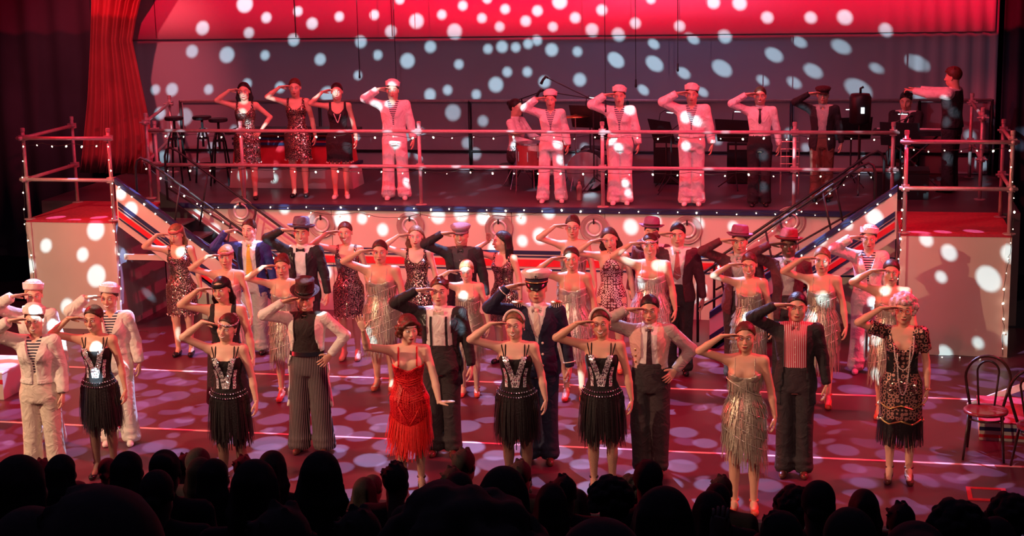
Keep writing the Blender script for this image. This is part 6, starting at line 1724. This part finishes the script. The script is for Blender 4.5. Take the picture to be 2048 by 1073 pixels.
# bar stools
def stool(x, y, label, rz=0):
    t = thing('bar_stool', label, 'stool', (x, y, DECK), rz); t.scale = (.85, .85, 1.16)
    mb = MB(); mb.lathe([(.15, .80), (.165, .81), (.165, .835), (.15, .845)], 20); mb.build('seat', M['dark_steel'], t)
    mb = MB(); rod(mb, (0, 0, .45), (0, 0, .80), .022, 10); mb.lathe([(.05, .66), (.06, .67), (.05, .69)], 12); mb.build('screw_post', M['dark_steel'], t)
    for k in range(4):
        a = PI / 4 + k * PI / 2; mb = MB(); mb.tube([(.055 * math.cos(a), .055 * math.sin(a), .68), (.12 * math.cos(a), .12 * math.sin(a), .55), (.23 * math.cos(a), .23 * math.sin(a), 0.0)], .016, 8); mb.build('leg', M['dark_steel'], t, True)
    mb = MB(); mb.tube([(.185 * math.cos(a), .185 * math.sin(a), .22) for a in np.linspace(0, 2 * PI, 25)], .009, 6); mb.build('foot_ring', M['dark_steel'], t, True)
    mb = MB(); mb.tube([(.10 * math.cos(a), .10 * math.sin(a), .56) for a in np.linspace(0, 2 * PI, 17)], .009, 6); mb.build('brace_ring', M['dark_steel'], t, True)
stool(-5.50, 9.5, 'black metal bar stool nearest the red curtain on the platform')
stool(-5.10, 9.6, 'black metal bar stool in the middle of the three by the red curtain', .4)
stool(-4.72, 9.3, 'black metal bar stool beside the bar counter', .2)

# bentwood cafe chairs
def cafe_chair(x, y, rz, label):
    t = thing('cafe_chair', label, 'chair', (x, y, 0), rz, 'bentwood cafe chairs at the sides')
    m_ = M['dark_wood']
    mb = MB(); mb.lathe([(.185, .425), (.203, .43), (.207, .447), (.198, .460), (.17, .456), (.02, .454)], 30); mb.build('seat', M['dark_wood_seat'], t, True)
    for sx in (-1, 1):
        mb = MB(); mb.tube([(sx * .150, -.120, .43), (sx * .165, -.150, .22), (sx * .185, -.185, 0)], [.015, .014, .011], 10); mb.build('leg', m_, t, True)
        mb = MB(); mb.tube([(sx * .135, .130, .43), (sx * .150, .175, .22), (sx * .165, .225, 0)], [.015, .014, .011], 10); mb.build('leg', m_, t, True)
    mb = MB(); mb.tube([(.165 * math.cos(a), .005 + .150 * math.sin(a), .375) for a in np.linspace(0, 2 * PI, 31)], .010, 8); mb.build('leg_ring', m_, t, True)
    def hoop(w0, w1, zt, r, name):
        pts = [(-w0, .150, .445)]
        for a in np.linspace(PI, 0, 17): pts.append((w1 * math.cos(a), .235 + .0 * a, zt - w1 * 1.05 + w1 * 1.05 * math.sin(a)))
        pts.insert(1, (-(w0 + w1) / 2 * 1.03, .19, (.445 + zt - w1) / 2)); pts.append(((w0 + w1) / 2 * 1.03, .19, (.445 + zt - w1) / 2)); pts.append((w0, .150, .445))
        mb = MB(); mb.tube(pts, r, 10); mb.build(name, m_, t, True)
    hoop(.150, .205, .915, .0145, 'outer_hoop'); hoop(.070, .098, .865, .0105, 'inner_hoop')
    return t
defmat('dark_wood', (0.030, 0.012, 0.010), 0.35, noise=0.3, nscale=20); defmat('dark_wood_seat', (0.16, 0.02, 0.025), 0.28, noise=0.2, nscale=12)
cafe_chair(5.63, 2.46, -.12, 'dark bentwood chair standing free at front right')
cafe_chair(6.07, 2.02, .3, 'dark bentwood chair cut off by the right edge of the picture')
cafe_chair(-4.74, 2.12, .9, 'dark chair almost wholly cut off by the left edge')

# drum kit
DX, DY = -.02, 8.95
t = thing('drum_kit', 'small drum kit with cymbal behind the sailor with feet apart', 'drum kit', (DX, DY, DECK))
def drum(c, r, h, name='drum', tilt=0, m='drum_red', axis='z'):
    mb = MB(); mb.lathe([(r, 0), (r, h)], 28, c=c, axis=axis); d = mb.build(name, M[m], t, False)
    for z in (0, h):
        mb = MB(); cc = list(c); k = {'z': 2, 'y': 1}[axis]; cc[k] += z - .012; mb.lathe([(r + .002, 0), (r + .009, 0), (r + .009, .024), (r + .002, .024)], 28, c=cc, axis=axis); mb.build('hoop', M['chrome'], d)
    mb = MB(); cc = list(c); cc[{'z': 2, 'y': 1}[axis]] += h + .004 if axis == 'z' else -.004; mb.lathe([(r - .004, 0), (r - .004, .002)], 28, c=cc, axis=axis); mb.build('drum_head', M['paper'], d)
    for k in range(8):
        a = 2 * PI * k / 8; mb = MB()
        if axis == 'z': mb.box((c[0] + (r + .004) * math.cos(a) - .006, c[1] + (r + .004) * math.sin(a) - .006, c[2] + h * .3), (c[0] + (r + .004) * math.cos(a) + .006, c[1] + (r + .004) * math.sin(a) + .006, c[2] + h * .7))
        else: mb.box((c[0] + (r + .004) * math.cos(a) - .006, c[1] + h * .3, c[2] + (r + .004) * math.sin(a) - .006), (c[0] + (r + .004) * math.cos(a) + .006, c[1] + h * .7, c[2] + (r + .004) * math.sin(a) + .006))
        mb.build('lug', M['chrome'], d)
    return d
drum((.02, 0, .34), .19, .34, 'floor_tom'); drum((.42, .05, .62), .16, .20, 'rack_tom'); drum((.30, -.08, .28), .16, .20, 'snare_drum'); drum((.78, .10, .28), .26, .36, 'bass_drum', m='black_plastic', axis='y')
for k, (x, y) in enumerate(((-.14, -.12), (.18, -.12), (.02, .19))):
    mb = MB(); rod(mb, (x, y, .62), (x * 1.15, y * 1.15, 0), .009); mb.build('leg', M['chrome'], t)
for (cx_, cy_, h_, r_, tl) in ((.62, .25, 1.02, .20, .1), (-.25, .35, .78, .17, 0)):
    mb = MB(); rod(mb, (cx_, cy_, .35), (cx_, cy_, h_), .010)
    for k in range(3):
        a = k * 2 * PI / 3 + .4; rod(mb, (cx_, cy_, .40), (cx_ + .28 * math.cos(a), cy_ + .28 * math.sin(a), .01), .008)
    s_ = mb.build('cymbal_stand', M['chrome'], t)
    mb = MB(); mb.lathe([(r_, h_), (r_ * .4, h_ + .012), (.035, h_ + .022), (.01, h_ + .035), (.01, h_ + .03), (.03, h_ + .016), (r_ * .4, h_ + .008)], 26, c=(cx_, cy_, 0)); mb.build('cymbal', M['brass'], s_, True)
mb = MB(); mb.lathe([(.12, .0), (.03, .02), (.03, .24), (.16, .25), (.165, .30), (.14, .315)], 18); o = mb.build('drum_stool', M['dark_steel'], None); o.location = (-.40, 9.47, DECK); tag(o, 'low round stool under the seated drummer', 'stool')
mb = MB(); mb.lathe([(.12, .0), (.03, .02), (.03, .24), (.18, .25), (.185, .30), (.14, .315)], 18); o = mb.build('piano_stool', M['dark_steel'], None); o.location = (5.10, 10.47, DECK); tag(o, 'low round stool under the keyboard player', 'stool')

# microphone boom stands
def mic_stand(x, y, h, boom, label):
    t = thing('microphone_stand', label, 'microphone stand', (x, y, DECK))
    mb = MB()
    for k in range(3): a = k * 2 * PI / 3; rod(mb, (0, 0, .22), (.30 * math.cos(a), .30 * math.sin(a), .01), .009)
    mb.build('tripod_base', M['black_plastic'], t)
    mb = MB(); rod(mb, (0, 0, .15), (0, 0, h), .011); mb.build('pole', M['black_plastic'], t)
    b = Vector(boom); mb = MB(); rod(mb, (-b.x * .3, -b.y * .3, h - b.z * .3), (b.x, b.y, h + b.z), .008); mb.build('boom', M['black_plastic'], t)
    mb = MB(); mb.tube([(b.x, b.y, h + b.z), (b.x - .03, b.y, h + b.z + .02), (b.x - .07, b.y, h + b.z - .02), (b.x - .10, b.y, h + b.z - .08)], [.016, .020, .018, .022], 8); mb.build('microphone', M['black_plastic'], t, True)
mic_stand(.90, 8.9, 1.28, (-.62, 0, .30), 'tall boom microphone stand right of the drum kit')
mic_stand(.95, 9.2, 1.25, (-.72, .1, .10), 'second boom microphone stand reaching over the drums from the right')
mic_stand(-.30, 9.9, 1.20, (.40, -.4, .15), 'boom microphone stand left of the drum kit behind the drummer')
mic_stand(1.95, 9.0, .85, (.25, 0, .20), 'low boom microphone stand between two platform sailors')
mic_stand(4.85, 9.4, .90, (.30, 0, .10), 'boom microphone stand by the lit camera lamp')

# music stands with paper and reading lamp
def music_stand(x, y, rz, label, h=.80, lit=True):
    t = thing('music_stand', label, 'music stand', (x, y, DECK), rz)
    mb = MB()
    for k in range(3): a = k * 2 * PI / 3; rod(mb, (0, 0, .20), (.26 * math.cos(a), .26 * math.sin(a), .01), .009)
    rod(mb, (0, 0, .12), (0, 0, h - .12), .012); mb.build('stand', M['black_plastic'], t)
    mb = MB(); mb.add([(-.26, .02, h - .14), (.26, .02, h - .14), (.26, .12, h + .17), (-.26, .12, h + .17), (-.26, .035, h - .14), (.26, .035, h - .14), (.26, .135, h + .17), (-.26, .135, h + .17)], [(0, 1, 2, 3), (7, 6, 5, 4), (0, 4, 5, 1), (1, 5, 6, 2), (2, 6, 7, 3), (3, 7, 4, 0)])
    mb.box((-.26, -.03, h - .15), (.26, .03, h - .138)); mb.build('desk', M['black_plastic'], t)
    for q in (-1, 1):
        mb = MB(); xa, xb = sorted((q * .005, q * .215)); mb.add([(xa, .010, h - .13), (xb, .010, h - .13), (xb, .105, h + .16), (xa, .105, h + .16), (xa, .016, h - .13), (xb, .016, h - .13), (xb, .111, h + .16), (xa, .111, h + .16)], [(0, 1, 2, 3), (7, 6, 5, 4), (0, 4, 5, 1), (1, 5, 6, 2), (2, 6, 7, 3), (3, 7, 4, 0)]); mb.build('sheet_music', M['paper'], t)
    mb = MB(); mb.tube([(0, .12, h + .16), (0, .10, h + .26), (0, .02, h + .30), (0, -.06, h + .27)], .006, 6); lp = mb.build('reading_lamp', M['black_plastic'], t, True)
    mb = MB(); mb.box((-.06, -.08, h + .255), (.06, -.05, h + .262)); mb.build('lamp_strip', M['desk_lamp_glow'], lp)
for a in ((.78, 9.35, PI * .9, 'music stand with white sheets right of the drum kit', 1.0), (1.85, 9.3, 2.3, 'black music stand with a lit lamp between the two right sailors'),
          (2.80, 9.4, 2.8, 'music stand behind the bareheaded person in white shirt'), (4.35, 9.7, 3.4, 'music stand with lit sheet beside the black lamp head'),
          (1.05, 9.6, 3.0, 'music stand with white sheets behind the centre pole sailor'), (5.0, 9.1, 2.9, 'music stand before the keyboard player with pinkish sheets')): music_stand(*a)

# upright grey and black instrument cases and amplifiers on the platform
def amp(x, y, w_, d_, h_, label, name='amplifier'):
    t = thing(name, label, 'amplifier', (x, y, DECK))
    mb = MB(); mb.box((-w_ / 2, 0, .02), (w_ / 2, d_, h_)); mb.build('cabinet', M['black_plastic'], t)
    mb = MB(); mb.box((-w_ / 2 + .03, -.008, .05), (w_ / 2 - .03, -.001, h_ - .12)); mb.build('grille', M['dark_steel'], t)
    mb = MB(); mb.box((-w_ / 2 + .03, -.010, h_ - .09), (w_ / 2 - .03, -.001, h_ - .03)); mb.build('control_strip', M['grey_panel'], t)
amp(1.90, 9.7, .55, .35, .62, 'black amplifier behind the music stand between two right sailors')
amp(2.95, 9.8, .60, .35, .58, 'black amplifier behind the bareheaded person')
amp(.80, 9.75, .45, .35, .50, 'small black amplifier right of the bass drum')
# black loudspeaker on a stand with a microphone clipped on top
t = thing('speaker_on_stand', 'tall black loudspeaker on a stand with a small lit panel, right of the dark cap', 'loudspeaker', (4.46, 9.2, DECK))
mb = MB(); mb.lathe([(.10, .92), (.14, .95), (.145, 1.28), (.12, 1.33), (.02, 1.335)], 18); mb.build('cabinet', M['black_plastic'], t, True)
mb = MB(); mb.box((.01, -.150, 1.08), (.055, -.138, 1.16)); mb.build('lit_panel', M['desk_lamp_glow'], t)
mb = MB(); mb.tube([(0, 0, 1.33), (0, 0, 1.40), (.04, 0, 1.42)], .016, 8); mb.build('microphone', M['black_plastic'], t, True)
mb = MB(); rod(mb, (0, 0, .15), (0, 0, .93), .02)
for k in range(3): a = k * 2 * PI / 3 + .5; rod(mb, (0, 0, .45), (.34 * math.cos(a), .34 * math.sin(a), .01), .014)
mb.build('tripod', M['black_plastic'], t)
# keyboard
t = thing('keyboard', 'electric keyboard with pale keys in front of the seated player at right', 'keyboard', (5.15, 9.85, DECK), -.1)
mb = MB(); mb.box((-.50, -.13, .70), (.50, .16, .77)); mb.build('case', M['black_plastic'], t)
for k in range(26): mb = MB(); mb.box((-.46 + k * .0355, .03, .770), (-.46 + k * .0355 + .033, .14, .778)); mb.build('key', M['paper'], t)
for q in (-1, 1): mb = MB(); rod(mb, (q * .38, -.1, .01), (-q * .38, .1, .70), .014); mb.build('stand_leg', M['dark_steel'], t)
# wire crate, bottle, yellow pouch
t = thing('wire_crate', 'green-lit wire rack standing on the platform right of the white-shirted person', 'rack', (3.55, 8.9, DECK))
mb = MB()
for x in np.linspace(-.12, .12, 4): rod(mb, (x, 0, .32), (x, 0, .82), .006)
for z in np.linspace(.32, .82, 6): rod(mb, (-.13, 0, z), (.13, 0, z), .006)
for x in (-.12, .12): rod(mb, (x, .0, 0), (x, 0, .34), .008); rod(mb, (x, .18, 0), (x, .18, .6), .008)
rod(mb, (-.12, 0, .5), (-.12, .18, .5), .006); rod(mb, (.12, 0, .5), (.12, .18, .5), .006)
mb.build('wire_frame', M['steel'], t)
t = thing('water_bottle', 'tall pink-lit plastic bottle on the platform left of the centre pole', 'bottle', (.80, 8.25, DECK))
mb = MB(); mb.lathe([(.034, 0), (.038, .01), (.038, .17), (.030, .20), (.017, .22)], 16); mb.build('bottle_body', M['bottle_plastic'], t, True)
mb = MB(); mb.lathe([(.019, .22), (.019, .25), (.006, .255)], 12); mb.tube([(.0, 0, .25), (.02, 0, .27), (.0, 0, .285), (-.02, 0, .27), (0, 0, .25)], .004, 6); mb.build('cap', M['bottle_plastic'], t, True)
t = thing('plinth_chest', 'low dark chest against the platform rail at far right behind the striped panel', 'chest', (5.0, 8.6, DECK))
mb = MB(); mb.box((-.35, 0, 0), (.35, .4, .34)); mb.build('box_body', M['dark_steel'], t); mb = MB(); mb.box((-.36, -.01, .345), (.36, .41, .385)); mb.build('lid', M['black_plastic'], t)

# ================================================================ AUDIENCE, seated in the dark on raked steps
ROWZ = [.96, 1.21, 1.57, 1.89, 2.25, 2.56, 2.88, 3.19, 3.49, 3.81, 4.20]     # tops of heads, row by row
for k in range(12):
    yr = -1.2 - .95 * k; z = (ROWZ + [4.55])[k] - 1.29
    mb = MB(); mb.box((-11.98, yr - .30, -1.9), (8.98, yr + .65 - .002, z)); struct(mb.build('trim_%d' % (k + 2), M['black_drape']))
    mb = MB(); mb.box((-11.5, yr - .16, z + .002), (8.5, yr + .34, z + .385)); mb.box((-11.5, yr - .24, z + .002), (8.5, yr - .17, z + .80)); struct(mb.build('trim_%d' % (k + 20), M['black_drape']))
slab('floor_1', (-11.98, -.545, -1.5), (8.98, .365, -1.32), M['black_drape'])
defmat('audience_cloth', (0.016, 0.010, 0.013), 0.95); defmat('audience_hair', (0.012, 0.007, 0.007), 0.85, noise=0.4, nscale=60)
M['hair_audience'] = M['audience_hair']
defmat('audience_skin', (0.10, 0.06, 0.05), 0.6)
AUD = {}
def aud_body(kind):
    if kind not in AUD:
        wd = 1.1 if kind == 'm' else .95; s = Sdf(); T = (MAL if kind == 'm' else FEM).copy(); T[:, 3] *= wd; T = T[T[:, 0] > .8]; s.loft(T, .03)
        for q in (-1, 1):
            s.cap((q * .07, .02, 1.39), (q * .19 * wd, .01, 1.365), .052, .062, .04)
            if kind == 'phone' and q == 1:
                s.cap((.20, .01, 1.36), (.28, -.24, 1.28), .055, .045, .02); s.cap((.28, -.24, 1.28), (.22, -.40, 1.46), .045, .030, .02)
            else: s.cap((q * .20 * wd, .01, 1.36), (q * .25 * wd, .02, 1.08), .056, .046, .02); s.cap((q * .25 * wd, .02, 1.08), (q * .12, -.20, 1.0), .044, .030, .02)
            s.cap((q * .09, 0, .885), (q * .13, -.42, .885), .088, .07, .02); s.cap((q * .13, -.42, .885), (q * .13, -.40, .48), .06, .045, .02); s.cap((q * .13, -.38, .452), (q * .13, -.54, .448), .038, .034, .02)
        s.cap((0, .03, 1.38), (0, .03, 1.50), .055, .05, .02)
        V, Q = s.mesh(.026); HV, HQ, HM = head_template(kind == 'm', 'calm'); Vs = [V, HV + np.array([0, 0, 1.582])]; Qs = [Q, HQ + len(V)]; ms = [np.zeros(len(Q), int), np.ones(len(HQ), int)]; off = len(V) + len(HV)
        hands = [(-1, (-.12 * 1.0, -.20, 1.0), (.5, -.8, -.1)), (1, (.12, -.20, 1.0), (-.5, -.8, -.1))]
        if kind == 'phone': hands[1] = (1, (.22, -.40, 1.46), (-.3, -.4, 1))
        for q, W, d in hands:
            hv, hq = hand_template('relaxed'); d = np.array(d, float); d /= np.linalg.norm(d); n = np.array([0, 0, -1.0]) if d[2] < .5 else np.array([0, -1.0, 0]); n = n - d * (n @ d); n /= np.linalg.norm(n); s_ = np.cross(d, n) if q < 0 else np.cross(n, d)
            Bm = np.stack([d, s_, n], 1); v2 = (hv * .92) @ Bm.T + np.array(W)
            if np.linalg.det(Bm) < 0: hq = hq[:, ::-1]
            Vs.append(v2); Qs.append(hq + off); ms.append(np.ones(len(hq), int)); off += len(v2)
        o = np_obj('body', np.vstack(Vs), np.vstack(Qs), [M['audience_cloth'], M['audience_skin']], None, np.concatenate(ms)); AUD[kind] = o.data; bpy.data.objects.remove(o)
    return AUD[kind]
def aud_hair(st):
    def mk():
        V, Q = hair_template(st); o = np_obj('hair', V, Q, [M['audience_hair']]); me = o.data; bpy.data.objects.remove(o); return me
    return cached(('hair', st, 'audience'), mk)
PHONE = 41
AUDIENCE = """1.59;7;3.23;long;large near dark audience head, long straight hair, below the leftmost front sailor, left one|2.71;9;3.80;long;large near dark audience head, long straight hair, below the leftmost front sailor, right one|-2.09;0;0.86;short;small distant dark audience head, short hair, below the leftmost front sailor|-0.95;2;1.44;slick;small distant dark audience head, smooth round head, below the leftmost front sailor|-0.34;3;1.89;long;mid-sized dark audience head, long straight hair, below the leftmost front sailor|-1.27;1;1.03;short_volume;small distant dark audience head, tousled short hair, below the leftmost sequin-bodice dancer|3.36;10;4.19;short_volume;huge blurred dark audience head, tousled short hair, below the leftmost sequin-bodice dancer|-1.50;0;0.90;slick;small distant dark audience head, smooth round head, below the leftmost sequin-bodice dancer|0.10;3;1.93;long;mid-sized dark audience head, long straight hair, below the leftmost sequin-bodice dancer|1.18;5;2.51;slick;mid-sized dark audience head, smooth round head, below the gap between two sequin dancers|0.78;4;2.28;updo;mid-sized dark audience head, hair pinned up, below the gap between two sequin dancers|-0.83;0;0.96;short;small distant dark audience head, short hair, below the gap between two sequin dancers|-0.29;1;1.35;slick;small distant dark audience head, smooth round head, below the leaning sequin dancer|0.14;2;1.58;long;small distant dark audience head, long straight hair, below the leaning sequin dancer|0.65;3;1.91;long;mid-sized dark audience head, long straight hair, below the leaning sequin dancer|-0.33;0;0.97;short;small distant dark audience head, short hair, below the leaning sequin dancer|2.05;6;2.92;long;large near dark audience head, long straight hair, below the leaning sequin dancer|0.65;2;1.65;long;mid-sized dark audience head, long straight hair, below the pinstripe trousers|2.88;8;3.46;short;large near dark audience head, short hair, below the pinstripe trousers|1.99;5;2.64;long_wavy;mid-sized dark audience head, long wavy hair, below the pinstripe trousers|2.78;7;3.10;short;large near dark audience head, short hair, below the gap left of the red dress|0.97;1;1.19;long;small distant dark audience head, long straight hair, below the gap left of the red dress|0.73;0;0.87;slick;small distant dark audience head, smooth round head, below the gap left of the red dress|1.49;2;1.59;spiky;mid-sized dark audience head, spiky hair, below the red dress|1.62;1;1.29;short;small distant dark audience head, short hair, below the black tailcoat, left one|3.84;10;4.22;curly;huge blurred dark audience head, curly hair, below the black tailcoat|2.15;3;1.90;bun;mid-sized dark audience head, hair in a bun, below the black tailcoat|1.47;0;1.11;short;small distant dark audience head, short hair, below the black tailcoat, right one|3.05;6;2.94;long;large near dark audience head, long straight hair, below the white-headband dancer with shut eyes|1.91;0;1.04;short;small distant dark audience head, short hair, below the white-headband dancer with shut eyes|2.69;3;1.86;long;mid-sized dark audience head, long straight hair, below the captain|2.59;2;1.57;short;mid-sized dark audience head, short hair, below the captain|2.51;1;1.18;long;small distant dark audience head, long straight hair, below the captain|3.87;9;3.84;long;huge blurred dark audience head, long straight hair, below the white-headband dancer with open eyes|3.18;4;2.24;curly;mid-sized dark audience head, curly hair, below the white-headband dancer with open eyes|2.76;0;0.96;curly;small distant dark audience head, curly hair, below the pink waistcoat|3.13;2;1.68;short_volume;mid-sized dark audience head, tousled short hair, below the pink waistcoat|3.77;7;3.23;long_wavy;large near dark audience head, long wavy hair, below the pink waistcoat|3.67;4;2.20;long;mid-sized dark audience head, long straight hair, below the gap left of the lone fringe dancer|3.56;2;1.57;slick;mid-sized dark audience head, smooth round head, below the gap left of the lone fringe dancer|3.44;0;0.99;short;small distant dark audience head, short hair, below the gap left of the lone fringe dancer|4.09;6;2.80;short_volume;large near dark audience head, tousled short hair, below the striped-shirt person|4.06;3;1.90;curly;mid-sized dark audience head, curly hair, below the striped-shirt person|4.20;4;2.28;slick;mid-sized dark audience head, smooth round head, below the striped-shirt person|4.33;7;3.19;slick;large near dark audience head, smooth round head, below the gap left of the pearls woman|4.44;2;1.58;long;mid-sized dark audience head, long straight hair, below the gap left of the pearls woman|4.63;3;1.84;short;mid-sized dark audience head, short hair, below the pearls woman|4.48;8;3.51;updo;large near dark audience head, hair pinned up, below the pearls woman|4.71;6;2.88;curly;large near dark audience head, curly hair, below the floor hatch|4.94;5;2.49;long;mid-sized dark audience head, long straight hair, below the right edge chair|5.09;4;2.25;curly;mid-sized dark audience head, curly hair, below the right edge chair"""
for i_, rec in enumerate(AUDIENCE.split('|')):
    x_, k_, z_, st_, lb_ = rec.split(';'); x_, k_, z_ = float(x_), int(k_), float(z_) - (.05 if int(k_) <= 1 else .015)
    sz = ROWZ[k_] - 1.29; sc = (z_ - sz) / 1.29
    t = thing('person', lb_, 'person', (x_, -1.2 - .95 * k_, sz - .41 * sc), PI + rg.uniform(-.25, .25), 'audience heads in the dark foreground')
    t.scale = (min(1.12, max(.92, sc)), min(1.12, max(.92, sc)), sc)
    kd = 'm' if st_ in ('short', 'short_volume', 'spiky', 'slick') else 'f'
    if i_ == PHONE: kd = 'phone'
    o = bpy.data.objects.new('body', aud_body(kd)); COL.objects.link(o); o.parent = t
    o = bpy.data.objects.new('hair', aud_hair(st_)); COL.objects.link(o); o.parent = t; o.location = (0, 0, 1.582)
